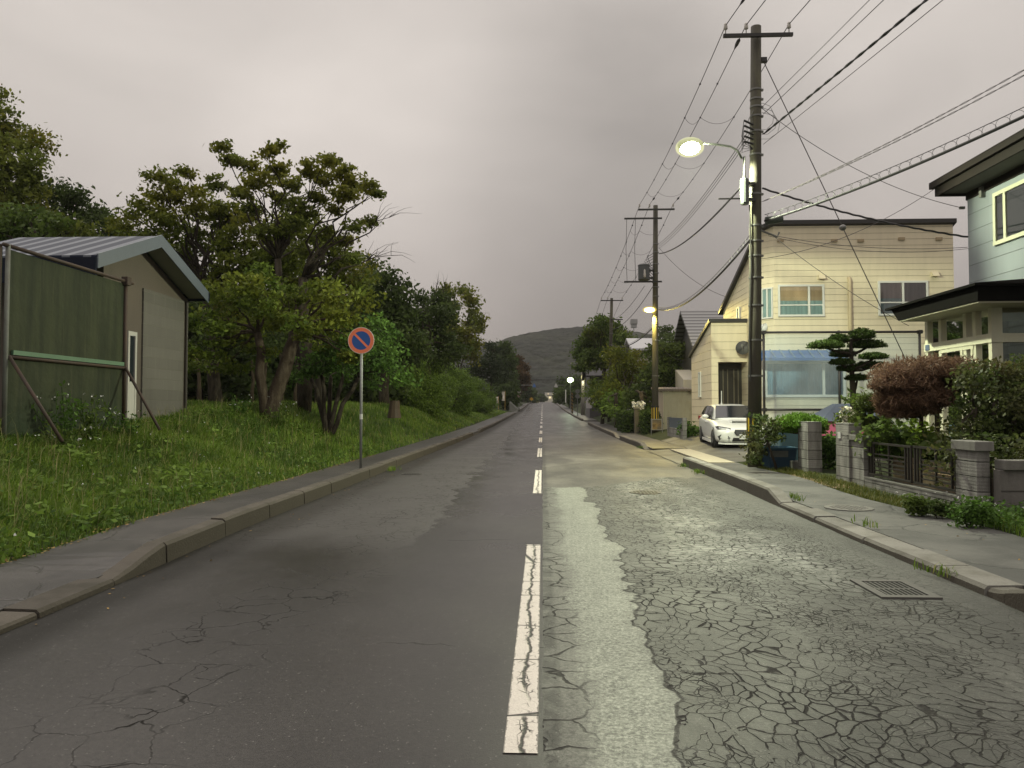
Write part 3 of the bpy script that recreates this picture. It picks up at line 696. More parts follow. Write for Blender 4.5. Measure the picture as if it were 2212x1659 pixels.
window(bh, (BX, w1.y, zb_), (0, -1, 0), (-1, 0, 0), 2.6, zt_ - zb_, (.16, .58), curtains=(M_DARK,), frame=M_CREAMF, fw=.09)
p = atx(2126, 415, BX); mesh('wall_lamp', MB().box((BX - .10, p.y - .05, p.z - .12), (BX - .002, p.y + .05, p.z + .12)), simple('grey_lamp', (.2, .2, .18), .5), bh)
# sunroom
SX = 8.5; SF = atx(1998, 740, SX).y; SN = atx(2143, 740, SX).y; zR = atx(2070, 741, SX).z; zC = atx(2040, 683, SX).z - .02
M_CREAM = simple('cream_timber_frame', (.60, .58, .44), .5, .12, 4)
XE = 13.0
mb = MB(); mb.box((SX, SN, .3), (SX + .14, SF, .85)); mb.box((SX + .14, SN, .3), (XE, SN + .14, .85)); sr = mesh('sunroom', mb, M_CREAM, bh)
mb = MB()
ysd = [SF - .06, SF - .62, SF - 1.55, SN + .58, SN + .06]
for y_ in ysd: mb.box((SX, y_ - .055, .852), (SX + .11, y_ + .055, zC))
for x_ in (SX + 1.35, SX + 2.6): mb.box((x_ - .06, SN, .852), (x_ + .06, SN + .11, zC))
mb.box((SX + .111, SN + .002, .852), (SX + .20, SN + .11, zC))
mesh('mullion', mb, M_CREAM, sr)
mb = MB(); mb.box((SX - .022, SN - .02, zR - .085), (SX - .002, SF, zR + .085)); mb.box((SX + .0, SN - .022, zR - .085), (XE, SN - .002, zR + .085)); mesh('transom', mb, M_CREAM, sr)
mb = MB(); mb.box((SX - .012, SN + .6, zR - .16), (SX - .002, SF - .65, zR - .086)); mb.box((SX - .016, SN + .62, .86), (SX - .003, SN + .68, zR - .162)); mb.box((SX - .016, SF - 1.49, .86), (SX - .003, SF - 1.41, zR - .162)); mesh('sash', mb, M_CREAM, sr)
gl = MB().quad((SX + .06, SN + .06, .85), (SX + .06, SF - .02, .85), (SX + .06, SF - .02, zC), (SX + .06, SN + .06, zC)); mesh('pane', gl, M_GLASS2, sr)
mesh('pane', MB().quad((SX + .06, SN + .055, .85), (XE, SN + .055, .85), (XE, SN + .055, zC), (SX + .06, SN + .055, zC)), M_GLASS2, sr)
mesh('floor', MB().box((SX + .15, SN + .15, .6), (XE, SF, .8)), simple('porch_floor', (.15, .12, .09), .7), sr)
mb = MB(); mb.box((SX + 1.8, SN + .2, .81), (SX + 1.86, SF, zC)); mesh('back_wall', mb, simple('sunroom_inner_wall', (.20, .18, .14), .8, .2, 2), sr)
mb = MB(); mb.box((SX + .16, SF - .04, .81), (SX + 1.79, SF, zC)); mesh('end_wall', mb, simple('sunroom_end_wall', (.26, .23, .17), .8, .2, 2), sr)
OX = 7.85; OF = atx(1935, 690, OX).y + .2; ON = atx(2112, 640, OX).y; zF0 = zC + .01; zF1 = atx(2112, 618, OX).z
M_ROOFB = simple('black_weathered_fascia', (.006, .0055, .005), .9, .4, 3, spec=.05); M_ROOFT = simple('black_roof_sheet', (.006, .0055, .005), .9, .3, 4, spec=.05)
# sloping soffit + fascia + upper edge lip
mb = MB()
mb.add([(OX, ON, zF0), (OX, OF - .3, zF0), (XE, OF - .3, zF0), (XE, ON, zF0), (OX - .0, ON, zF1), (OX, OF, zF1), (XE, OF, zF1), (XE, ON, zF1)], [(0,1,2,3), (7,6,5,4), (0,4,5,1), (1,5,6,2), (2,6,7,3), (3,7,4,0)])
sroof = mesh('roof', mb, M_ROOFB, sr)
mesh('roof_edge', MB().add([(OX - .1, ON - .1, zF1 + .002), (OX - .1, OF + .1, zF1 + .002), (XE, OF + .1, zF1 + .002), (XE, ON - .1, zF1 + .002), (OX - .1, ON - .1, zF1 + .05), (OX - .1, OF + .1, zF1 + .05), (XE, OF - .4, zF1 + .52), (XE, ON + .6, zF1 + .52)], [(0,1,2,3), (7,6,5,4), (0,4,5,1), (1,5,6,2), (2,6,7,3), (3,7,4,0)]), M_ROOFT, sr)
mesh('ceiling', MB().box((OX + .02, ON + .02, zF0 - .03), (XE, OF - .32, zF0 - .004)), simple('cream_ceiling', (.36, .34, .25), .8, .1, 3), sr)
p = atx(2002, 757, SX); mesh('address_plate', MB().box((SX - .035, p.y - .16, zR - .06), (SX - .0225, p.y + .0, zR + .06)), simple('blue_address_plate', (.10, .13, .20), .5), sr)

# ---------------------------------------------------------------- block wall, gate posts, iron fence
def m_block(name='grey_block'):
    s = Sh(name); x, y, z = s.xyz(); fr = ((z - .0) / .2).frac(); row = ((z) / .2).floor()
    g1 = fr.lt(.045); st = s.noise(1.4, 4, .65, s.vec(x * 3, y * 3, z * .6)); rv = s.noise(5.1, 0, .5, s.vec(row * 1.7, y * .9, 0.0)); fi = s.noise(50, 3, .7)
    rib = (z * 140.0).sin() * .5 + .5
    c = s.mix(st.ss(.42, .68) * .75, (.205, .198, .185), (.085, .080, .070)); c = s.scale(c, rv * 1.1 + fi * .5 + .22)
    c = s.mix(g1 * .95, c, (.020, .018, .015))
    return s.fin(c, .85, .3, bump=rib * .25 + fi + fr.ss(0, .06) * 2.0, bd=.006)
M_BLOCK = m_block(); M_CAP = stained('block_cap', (.17, .165, .15), (.06, .055, .045))
WX = 5.80
def post(u0, u1, v0, X, dx, name_label, cap=0.0, vb=None, capover=.04):
    ya = atx(u0, 1000, X).y; yb = atx(u1, 1000, X).y; z0 = hgt(X + .2, (ya + yb) / 2) - .12; z1 = atx((u0 + u1) / 2, v0, X).z
    t = thing('gate_post', name_label, 'block post', (X + dx / 2, (ya + yb) / 2, z0))
    mesh('shaft', MB().box((X, yb, z0), (X + dx, ya, z1 - cap)), M_BLOCK, t, bev=.006)
    mesh('cap', MB().box((X - (capover if cap else -.004), yb - (capover if cap else -.004), z1 - cap + .002), (X + dx + (capover if cap else -.004), ya + (capover if cap else -.004), z1 if cap else z1 + .012)), M_CAP, t, bev=.008)
    return ya, yb, z1
post(1725, 1746, 912, WX, .30, 'square block gate post beside the clipped green topiary')
post(1806, 1834, 915, WX - .02, .24, 'tall block gate post with a small white bell plate')
p = atx(1814, 940, WX - .02); tag(mesh('bell_plate', MB().box((WX - .036, p.y - .07, p.z - .06), (WX - .021, p.y + .07, p.z + .06)), simple('white_plate', (.5, .5, .48), .5), org=(WX - .03, p.y, p.z)), 'small pale square bell plate on the block gate post', 'bell plate')
cA = post(1838, 1866, 940, WX + .02, .16, 'shorter capped block post at the near side of the gate opening', cap=.10)
cD = post(2064, 2110, 952, WX, .17, 'wide capped block post at the near end of the iron fence', cap=.13)
mb = MB().box((WX + .05, 16.62, .0), (WX + .2, 17.0, 1.0)); w0 = thing('low_block_wall', 'narrow stub of block wall left of the square gate post', 'wall', (WX + .1, 16.8, 0)); mesh('block_course', mb, M_BLOCK, w0, bev=.005)
mesh('footing', MB().box((WX + .02, 17.01, .0), (WX + .22, 18.6, .30)), M_CAP, w0)
# block base wall and iron fence panels
y_far = cA[1] - .02; y_near = cD[0] + .02
zt0 = .30
w1_ = thing('low_block_wall', 'low wall of grey blocks carrying the brown iron fence panels', 'wall', (WX + .1, 11.8, 0))
mesh('block_course', MB().box((WX + .02, y_near, -.05), (WX + .16, y_far, zt0 - .03)), M_BLOCK, w1_, bev=.006); mesh('coping', MB().box((WX + .012, y_near, zt0 - .028), (WX + .168, y_far, zt0 + .0)), M_CAP, w1_)
M_IRONF = simple('brown_iron_fence', (.022, .018, .015), .5, .3, 9); M_BOARD = stained('tan_board', (.20, .15, .085), (.10, .075, .045), sc=2)
def iron_panel(ya, yb, zb, zt_, label):
    x_ = WX + .09; t = thing('iron_fence_panel', label, 'fence', (x_, (ya + yb) / 2, zb))
    mb = MB(); mb.box((x_ - .02, yb, zt_ - .035), (x_ + .02, ya, zt_)); mb.box((x_ - .02, yb, zb), (x_ + .02, ya, zb + .035)); mesh('rail', mb, M_IRONF, t)
    ym = (ya + yb) / 2
    for y_ in (ya - .02, ya - .11, ya - .21, ym, yb + .02, yb + .11, yb + .21): mesh('upright', MB().box((x_ - .014, y_ - .014, zb + .036), (x_ + .014, y_ + .014, zt_ - .036)), M_IRONF, t)
    mb = MB()
    for k in range(5): zz = zb + .09 + k * (zt_ - zb - .2) / 5.5; mb.box((x_ - .009, yb + .225, zz), (x_ + .009, ym - .02, zz + .022)); mb.box((x_ - .009, ym + .02, zz), (x_ + .009, ya - .225, zz + .022))
    mesh('crossbar', mb, M_IRONF, t)
ym_ = atx(1960, 1000, WX).y
iron_panel(y_far - .03, ym_ + .04, .335, .93, 'brown iron fence panel next to the short capped gate post')
iron_panel(ym_ - .04, y_near + .03, .335, .94, 'brown iron fence panel next to the wide capped post')
bd = thing('board_fence', 'weathered tan boards standing behind the brown iron fence', 'board fence', (6.3, 11.8, .15))
for k in range(5):
    z_ = .2 + k * .10; mesh('board', MB().box((6.28, y_near + .1, z_), (6.31, y_far - .1, z_ + .086)), M_BOARD, bd)
# boundary wall across (towards the house on the right)
w2_ = thing('low_block_wall', 'dark block boundary wall running right from the wide capped post', 'wall', (7.4, 10.0, 0))
M_BLOCKD = m_block('dark_block')
mesh('block_course', MB().box((WX + .175, 9.98, .0), (9.6, 10.12, .72)), stained('dark_blockwork', (.15, .14, .13), (.07, .062, .055), sc=1.5), w2_, bev=.005)
mesh('coping', MB().box((WX + .22, 9.93, .722), (9.6, 10.17, .85)), M_CAP, w2_, bev=.01)
mb = MB()
for x_ in (6.75, 7.16, 7.57, 7.98, 8.4, 8.8, 9.2): mb.box((x_ - .006, 9.976, .2), (x_ + .006, 9.979, .71))
mb.box((WX + .19, 9.975, .44), (9.6, 9.979, .455)); mb.box((WX + .19, 9.975, .19), (9.6, 9.979, .205)); mesh('joint', mb, simple('dark_mortar', (.05, .046, .04), .9), w2_)
mesh('footing', MB().box((WX + .18, 9.90, -.1), (9.6, 10.14, .18)), simple('brown_footing', (.11, .09, .065), .9, .25, 3), w2_)
# white garden light on the short post
# blue bin
bb = thing('storage_bin', 'blue open topped bin standing beside the tall pole', 'bin', (5.75, 17.9, .1), R(0))
M_BIN = simple('blue_plastic', (.020, .060, .115), .5, .2, 4); M_BIN2 = simple('pale_blue_rim', (.04, .12, .19), .5, .2, 4)
a = pz(1634, 1004, .1); bx0, bx1, by0, by1 = 5.32, 5.98, 17.75, 18.45
mesh('body', MB().hexa([(bx0+.05, by0+.03, .08), (bx1-.05, by0+.03, .08), (bx1-.05, by1-.03, .08), (bx0+.05, by1-.03, .08), (bx0, by0, .56), (bx1, by0, .56), (bx1, by1, .56), (bx0, by1, .56)]), M_BIN, bb)
mb = MB()
for p0, p1 in (((bx0-.03, by0-.03), (bx1+.03, by0+.02)), ((bx0-.03, by1-.02), (bx1+.03, by1+.03)), ((bx0-.03, by0+.02), (bx0+.02, by1-.02)), ((bx1-.02, by0+.02), (bx1+.03, by1-.02))): mb.box((*p0, .562), (*p1, .605))
mesh('rim', mb, M_BIN2, bb); mesh('sticker', MB().quad((bx0+.03, by0-.004, .38), (bx0+.46, by0-.004, .38), (bx0+.46, by0-.012, .53), (bx0+.03, by0-.012, .53)), simple('faded_sticker', (.13, .14, .14), .6, .3, 12), bb)
# blue tank behind the bin
bt = thing('water_tank', 'dull blue tank behind the bin below the net frame', 'tank', (6.5, 19.6, .1)); mesh('body', MB().box((6.05, 19.2, .1), (6.85, 20.0, 1.05)), simple('dull_blue_tank', (.045, .085, .11), .5, .2, 3), bt, bev=.05); mesh('lid', MB().box((6.03, 19.18, 1.052), (6.87, 20.02, 1.10)), M_BIN2, bt, bev=.02)

# ---------------------------------------------------------------- concrete block wall, shed and notice board beyond the drive
lw = thing('low_block_wall', 'grey block wall with blue panel beyond the white car', 'wall', (5.85, 33, .2))
ya, yb = 34.8, 30.9; zb_ = .1
mesh('block_course', MB().box((5.80, yb, zb_), (5.95, ya, .66)), M_BLOCK, lw, bev=.005)
for y_ in (yb + .12, ya - .12): mesh('pier', MB().box((5.79, y_ - .12, .662), (5.96, y_ + .12, 1.14)), M_BLOCK, lw)
mesh('panel', MB().box((5.85, yb + .245, .662), (5.89, ya - .245, 1.12)), simple('faded_blue_sheet', (.075, .095, .12), .5, .2, 3), lw)
sh = thing('garden_shed', 'cream ribbed metal shed with wavy tiled edge beside the yellow house', 'shed', (6.6, 40, .2))
SY = 39.6; a = at(1424, 870, SY); b = at(1496, 870, SY); zt_ = at(1450, 843, SY).z
mb = MB(); n = 22
pts = []
for i in range(n): 
    xx = a.x + .25 + (b.x - a.x - .25) * i / n; w_ = (b.x - a.x - .25) / n
    pts += [(xx, SY, 0), (xx + w_ * .45, SY, 0), (xx + w_ * .55, SY - .03, 0), (xx + w_ * .9, SY - .03, 0)]
vs = [(p[0], p[1], .1) for p in pts] + [(p[0], p[1], zt_) for p in pts]; m_ = len(pts)
mb.add(vs, [(i, i+1, m_+i+1, m_+i) for i in range(m_-1)]); mb.box((a.x + .2, SY + .01, .1), (b.x, SY + 2.2, zt_ - .01))
mesh('wall', mb, stained('cream_ribbed_sheet', (.40, .37, .28), (.26, .23, .16)), sh); mesh('corner_panel', MB().box((a.x, SY - .02, .1), (a.x + .2, SY + 2.2, zt_ - .02)), simple('pinkish_brick_panel', (.30, .25, .22), .7, .1, 9), sh)
mb = MB()
for i in range(13):
    xx = a.x - .1 + (b.x - a.x + .1) * i / 13; mb.tube([(xx + .07, SY - .16, zt_ + .01), (xx + .07, SY + 2.3, zt_ + .16)], .075, 8)
mesh('roof', mb, simple('brown_roof_tile', (.13, .105, .085), .7, .25, 6), sh)
nb = thing('notice_board', 'small framed notice board on legs at the foot of the second pole', 'notice board', (5.6, 37.6, .1))
a = at(1407, 923, 37.5); b = at(1431, 923, 37.5); z0, z1 = at(1418, 929, 37.5).z, at(1418, 905, 37.5).z
mesh('board', MB().box((a.x + .02, 37.5, z0), (b.x - .02, 37.53, z1)), simple('grey_board', (.3, .28, .24), .6), nb)
s = Sh('faded_poster'); n1 = s.noise(5, 3, .6); n2 = s.noise(2.5, 2); mp = s.fin(s.mix(n2.ss(.4, .6), s.mix(n1.ss(.35, .6), (.10, .06, .025), (.30, .20, .07)), (.12, .10, .07)), .6, .3)
mesh('poster', MB().quad((a.x + .05, 37.496, z0 + .03), (b.x - .05, 37.496, z0 + .03), (b.x - .05, 37.496, z1 - .03), (a.x + .05, 37.496, z1 - .03)), mp, nb)
for xx in (a.x, b.x): mesh('leg', MB().tube([(xx, 37.52, .1), (xx, 37.52, z1 + .03)], .022, 6), M_GREYM, nb)

# ---------------------------------------------------------------- grey gabled house behind, dark house, distant houses
def gable_house(label, x0, x1, y0, y1, zg, ze, zr_, axis, wallm, roofm, ov=.4, name='gabled_house'):
    t = thing(name, label, 'house', ((x0+x1)/2, (y0+y1)/2, zg))
    mb = MB()
    if axis == 'y':   # ridge along y
        xm = (x0+x1)/2; mb.prism([(x0, y0, zg), (x1, y0, zg), (x1, y0, ze), (xm, y0, zr_), (x0, y0, ze)], (0, y1-y0, 0))
        mesh('wall', mb, wallm, t); sl_ = (zr_-ze)/(xm-x0); mb = MB()
        for sgn, xe in ((-1, x0-ov), (1, x1+ov)):
            zo = ze - ov*sl_; mb.prism([(xe, y0-ov, zo+.01), (xm, y0-ov, zr_+.01), (xm, y0-ov, zr_+.17), (xe, y0-ov, zo+.17)], (0, y1-y0+2*ov, 0))
        mesh('roof', mb, roofm, t)
    else:
        ym = (y0+y1)/2; mb.prism([(x0, y0, zg), (x0, y1, zg), (x0, y1, ze), (x0, ym, zr_), (x0, y0, ze)], (x1-x0, 0, 0))
        mesh('wall', mb, wallm, t); sl_ = (zr_-ze)/(ym-y0); mb = MB()
        for ye in (y0-ov, y1+ov):
            zo = ze - ov*sl_; mb.prism([(x0-ov, ye, zo+.01), (x0-ov, ym, zr_+.01), (x0-ov, ym, zr_+.17), (x0-ov, ye, zo+.17)], (x1-x0+2*ov, 0, 0))
        mesh('roof', mb, roofm, t)
    return t
def m_ribroof(name, c, pitch, ax=2):
    s = Sh(name); q = s.xyz()[ax]; fr = (q / pitch).frac(); return s.fin(s.mix(fr.lt(.42) * .9, c, tuple(k * .22 for k in c)), .4, .5, bump=fr, bd=.03)
M_GREYW = simple('dark_grey_wall', (.060, .060, .058), .7, .1, 2); M_RIB = m_ribroof('ribbed_grey_roof', (.22, .22, .22), .22); M_PALEW = simple('pale_wall', (.42, .40, .37), .7, .1, 2)
# steep roof whose gable faces the road
gh = thing('grey_house', 'grey house with steep ribbed roof behind the yellow house', 'house', (12, 46, .6))
GX0 = at(1452, 745, 44).x; pk = at(1487, 677, 46); ze_ = at(1452, 752, 44).z; ze2 = at(1510, 742, 50).z
xR = at(1640, 677, 46).x; gx = pk.x
mb = MB(); mb.prism([(gx, 42.6, .6), (gx, 49.6, .6), (gx, 49.6, ze_), (gx, 46, pk.z - .1), (gx, 42.6, ze_)], (9, 0, 0)); mesh('wall', mb, M_GREYW, gh)
mb = MB(); sl_ = (pk.z - ze_) / 3.4
for sg in (-1, 1): mb.prism([(gx - .5, 46 + sg * 3.9, ze_ - .5 * sl_), (gx - .5, 46, pk.z), (gx - .5, 46, pk.z + .18), (gx - .5, 46 + sg * 3.9, ze_ - .5 * sl_ + .18)], (10, 0, 0))
mesh('roof', mb, M_RIB, gh)
mesh('porch', MB().prism([(gx - .9, 43.0, .6), (gx - .9, 45.6, .6), (gx - .9, 45.6, ze_ - 1.2), (gx - .9, 43.0, ze_ - 1.9)], (.9, 0, 0)), M_PALEW, gh)
p = at(1405, 748, 62); gable_house('low white roofed house between the trees beyond the second pole', p.x - 1.5, p.x + 4.5, 60, 66, .7, p.z - .4, p.z + .6, 'x', M_PALEW, simple('white_roof_sheet', (.45, .45, .46), .5, .05, 2))
p = at(1330, 780, 82); gable_house('house with plum dark roof among the trees by the third pole', p.x - 3.0, p.x + 5.0, 80, 88, .5, p.z - 1.6, p.z + 1.0, 'x', simple('dusky_wall', (.09, .085, .085), .7), simple('plum_roof', (.045, .040, .046), .6, .1, 2), name='dark_house')
M_LIT = (lambda s: s.fin((.1, .1, .1), .5, emit=(1.0, .84, .50), es=1.3))(Sh('lit_window'))
# white house at the end of the road
p0 = at(1177, 863, 540); p1 = at(1202, 863, 540); zt_ = at(1190, 848, 540).z
wh = thing('white_house', 'bright white two storey house closing the far end of the road', 'house', ((p0.x+p1.x)/2, 542, p0.z))
mesh('wall', MB().box((p0.x, 540, 4), (p1.x - .8, 547, zt_)), simple('white_wall', (.62, .59, .54), .7, .05, 1), wh); mesh('roof', MB().box((p0.x - .3, 539.7, zt_ + .01), (p1.x - .5, 547.3, zt_ + .3)), M_GREYM, wh)
mesh('canopy', MB().box((p0.x + 1.5, 538.6, (p0.z + zt_) / 2 + .3), (p1.x, 539.98, (p0.z + zt_) / 2 + .8)), M_GREYW, wh)
for dx, dz, w_, h_ in ((2.1, 3.6, .6, 1), (5.6, 3.5, .7, .9)): mesh('window', MB().box((p0.x + dx, 539.9, p0.z + dz), (p0.x + dx + w_, 539.99, p0.z + dz + h_)), M_LIT, wh)
for dx, w_ in ((3.0, 1.4), (6.2, .9)): mesh('window', MB().box((p0.x + dx, 538.4, p0.z + .9), (p0.x + dx + w_, 539.99, p0.z + 2.0)), M_LIT, wh)
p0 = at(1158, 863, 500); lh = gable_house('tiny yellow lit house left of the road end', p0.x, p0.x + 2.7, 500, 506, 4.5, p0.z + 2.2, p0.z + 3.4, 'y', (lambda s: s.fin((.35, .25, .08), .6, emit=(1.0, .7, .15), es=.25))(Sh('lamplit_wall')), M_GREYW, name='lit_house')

# ---------------------------------------------------------------- left: brown shed building, green panel fence
M_MORTAR = stained('taupe_render', (.112, .091, .073), (.082, .070, .056), amt=.5)
def m_cblock():
    s = Sh('pale_blockwork'); x, y, z = s.xyz(); fr = (z / .262).frac(); row = (z / .262).floor(); fy = ((y + row * .2) / .55).frac()
    g1 = fr.lt(.04).mx(fy.lt(.018) * .5); st = s.noise(1.5, 4, .65, s.vec(x, y * 3, z * .5)); rv = s.noise(3.3, 0, .5, s.vec(row * 2.3, 0.0, 0.0))
    st2 = s.noise(1.0, 3, .6, s.vec(x, y * 2, z * .4)).ss(.5, .8)
    c = s.scale(s.mix(st2 * .5, (.135, .126, .111), (.085, .078, .067)), rv * .75 + st * .3 + .47); c = s.mix(g1 * .6, c, (.28, .26, .22)); return s.fin(c, .85, .3, bump=fr.ss(0, .05), bd=.006)
M_CBLOCK = m_cblock()
BXW = -9.60; gY0, gY1, gYm = 16.0, at(1, 1, 1).y, 17.8
q1 = atx(405, 760, BXW).y; q0 = 15.75
bl = thing('shed_building', 'taupe rendered outbuilding with blue metal roof behind the green fence', 'building', (-11, 17.8, 1.2))
RX = -9.05; pk = atx(350, 519, RX); e1 = atx(451, 641, RX); e0y = 2 * pk.y - e1.y; ze_ = e1.z
zw1 = atx(405, 640, BXW).z
ym = pk.y; sl_ = (pk.z - ze_) / (e1.y - pk.y)
def rz_(y): return pk.z - abs(y - ym) * sl_
mb = MB(); mb.prism([(BXW, q0, .7), (BXW, q1, .7), (BXW, q1, rz_(q1) - .12), (BXW, ym, pk.z - .12), (BXW, q0, rz_(q0) - .12)], (-5.2, 0, 0)); mesh('wall', mb, M_MORTAR, bl)
a = atx(306, 700, BXW).y; b = atx(394, 700, BXW).y; za = atx(306, 622, BXW).z; zb_ = atx(394, 650, BXW).z
mesh('block_panel', MB().prism([(BXW + .002, a, .9), (BXW + .002, b, .9), (BXW + .002, b, zb_), (BXW + .002, a, za)], (.04, 0, 0)), M_CBLOCK, bl)
def m_blueroof():
    s = Sh('blue_metal_roof'); x, y, z = s.xyz(); fr = (x / .45).frac(); return s.fin(s.mix(fr.lt(.62), (.14, .155, .18), (.012, .018, .038)), .6, .2, bump=fr, bd=.01)
M_BROOF = m_blueroof(); M_FASC = simple('blue_grey_fascia', (.105, .125, .150), .45, .1, 4)
XB = -12.55
mb = MB()
for sg, ye in ((-1, e0y), (1, e1.y)): mb.prism([(RX - .02, ye, ze_ + .06), (RX - .02, ym, pk.z + .06), (RX - .02, ym, pk.z + .10), (RX - .02, ye, ze_ + .10)], (XB - RX, 0, 0))
rf = mesh('roof', mb, M_BROOF, bl)
mb = MB()
for sg, ye in ((-1, e0y), (1, e1.y)):
    mb.prism([(RX, ye - sg * -.0, ze_ - .17), (RX, ym, pk.z - .17), (RX, ym, pk.z + .13), (RX, ye, ze_ + .13)], (-.035, 0, 0))
mesh('fascia', mb, M_FASC, rf)
mb = MB(); mb.box((RX - .04, e0y - .03, ze_ - .46), (XB, e0y + .02, ze_ + .055)); mesh('eaves_shade', mb, simple('navy_eaves_shade', (.008, .011, .022), .6, .2, 3, spec=.15), rf); mb = MB(); mb.box((RX - .0, e1.y - .02, ze_ - .12), (XB, e1.y + .05, ze_ + .12)); mesh('gutter', mb, simple('navy_eaves_board', (.008, .011, .022), .6, .2, 3, spec=.15), rf)  # deep dark strip on the near side stands for the shaded eaves underside
mb = MB()
for sg, ye, yw in ((-1, e0y, q0), (1, e1.y, q1)):
    mb.add([(RX - .036, ye, ze_ - .06), (RX - .036, ym, pk.z - .06), (BXW, ym, pk.z - .06), (BXW, ye, ze_ - .06)], [(0, 1, 2, 3)])
    mb.add([(BXW, ye, ze_ - .061), (BXW, yw, rz_(yw) - .061), (XB, yw, rz_(yw) - .061), (XB, ye, ze_ - .061)], [(0, 1, 2, 3)])
mesh('soffit', mb, simple('pale_soffit', (.24, .235, .20), .8, .1, 3), rf)
mb = MB(); 
a = atx(271, 800, BXW).y; b = atx(290, 800, BXW).y; mb.box((BXW + .002, a, 1.15), (BXW + .06, a + .07, atx(280, 716, BXW).z)); mb.box((BXW + .002, b - .07, 1.15), (BXW + .06, b, atx(280, 716, BXW).z)); mb.box((BXW + .002, a + .07, atx(280, 716, BXW).z - .1), (BXW + .06, b - .07, atx(280, 716, BXW).z))
mb.box((BXW + .002, a + .07, 1.15), (BXW + .05, b - .07, 2.15))
d = mesh('door', mb, simple('aluminium_door_frame', (.50, .48, .44), .4, .1, 4), bl); mesh('pane', MB().quad((BXW + .03, a + .07, 2.15), (BXW + .03, b - .07, 2.15), (BXW + .03, b - .07, atx(280, 716, BXW).z - .1), (BXW + .03, a + .07, atx(280, 716, BXW).z - .1)), simple('dark_door_glass', (.02, .025, .03), .1), d)
mesh('drainpipe', MB().tube([(BXW + .05, q1 - .16, 1.0), (BXW + .05, q1 - .16, zb_ + .0)], .035, 8), simple('brown_pipe', (.05, .042, .035), .5), bl)

gf = thing('green_panel_fence', 'weathered dark green sheet fence on rusty pipes with slanting props', 'fence', (-8.7, 13.6, 1.0))
FX = -8.70; fy0 = atx(9, 740, FX).y; fy1 = atx(267, 740, FX).y; fzt = (atx(9, 531, FX).z + atx(267, 606, FX).z) / 2; fzb = .95
s = Sh('green_weather_sheet'); x, y, z = s.xyz(); st = s.noise(1.2, 5, .65, s.vec(x, y * 3.2, z * .35)); st2 = s.noise(2.5, 4, .6, s.vec(x, y * 5, z * .2)); al = s.noise(.8, 3)
c = s.mix(st.ss(.3, .7), (.019, .025, .013), (.040, .047, .023)); c = s.mix(st2.ss(.55, .75) * .5, c, (.068, .068, .036)); c = s.mix(z.ss(1.0, -.2) * .5, c, (.018, .040, .018))
M_SHEET = s.fin(s.scale(c, s.noise(40, 3, .6) * .4 + .8), .75, .25, bump=s.noise(3, 3), bd=.03)
mesh('sheet', MB().box((FX - .01, fy0 + .04, fzb), (FX + .006, fy1 - .03, fzt - .05)), M_SHEET, gf)
M_RUST = stained('rusty_pipe', (.045, .032, .024), (.085, .040, .018), sc=3); M_GPIPE = stained('grey_green_pipe', (.15, .16, .14), (.07, .05, .035), sc=3)
for y_ in (fy0, fy1): mesh('post', MB().tube([(FX + .03, y_, .8), (FX + .03, y_, fzt + .02)], .036, 8), M_GPIPE if y_ == fy0 else M_RUST, gf, smooth=True)
mesh('top_rail', MB().tube([(FX + .03, fy0 - .1, fzt), (FX + .03, fy1 + .25, fzt)], .034, 8), M_RUST, gf, smooth=True)
zm = (atx(20, 759, FX).z + atx(265, 790, FX).z) / 2
mesh('middle_rail', MB().tube([(FX + .03, fy0, zm - .07), (FX + .03, fy1, zm - .07)], .032, 8), M_RUST, gf, smooth=True)
mesh('green_batten', MB().box((FX + .01, fy0 + .15, zm - .03), (FX + .05, fy1 - .05, zm + .045)), simple('mint_batten', (.085, .165, .105), .5, .2, 5), gf)
for y_, u, v in ((fy0 + .05, 135, 940), (fy1, 345, 917)):
    zg = 1.0; e = atx(u, v, FX + 1.15); mesh('prop', MB().tube([(FX + .05, y_, zm - .06), (FX + 1.15, e.y, e.z - .1)], .028, 8), M_RUST, gf, smooth=True)
mesh('clamp', MB().box((FX - .03, fy1 - .07, fzt - .08), (FX + .1, fy1 + .08, fzt + .09)), M_RUST, gf)
g2 = thing('green_panel_fence', 'edge of a second brighter green fence panel at the frame border', 'fence', (-9.2, 11.4, 1.0))
mesh('sheet', MB().box((FX - 3.0, fy0 - .06, .8), (FX - .03, fy0 - .04, fzt - .03)), simple('bright_green_sheet', (.02, .075, .035), .6, .2, 2), g2); mesh('post', MB().tube([(FX - .04, fy0 - .1, .7), (FX - .04, fy0 - .1, fzt)], .04, 8), M_RUST, g2)
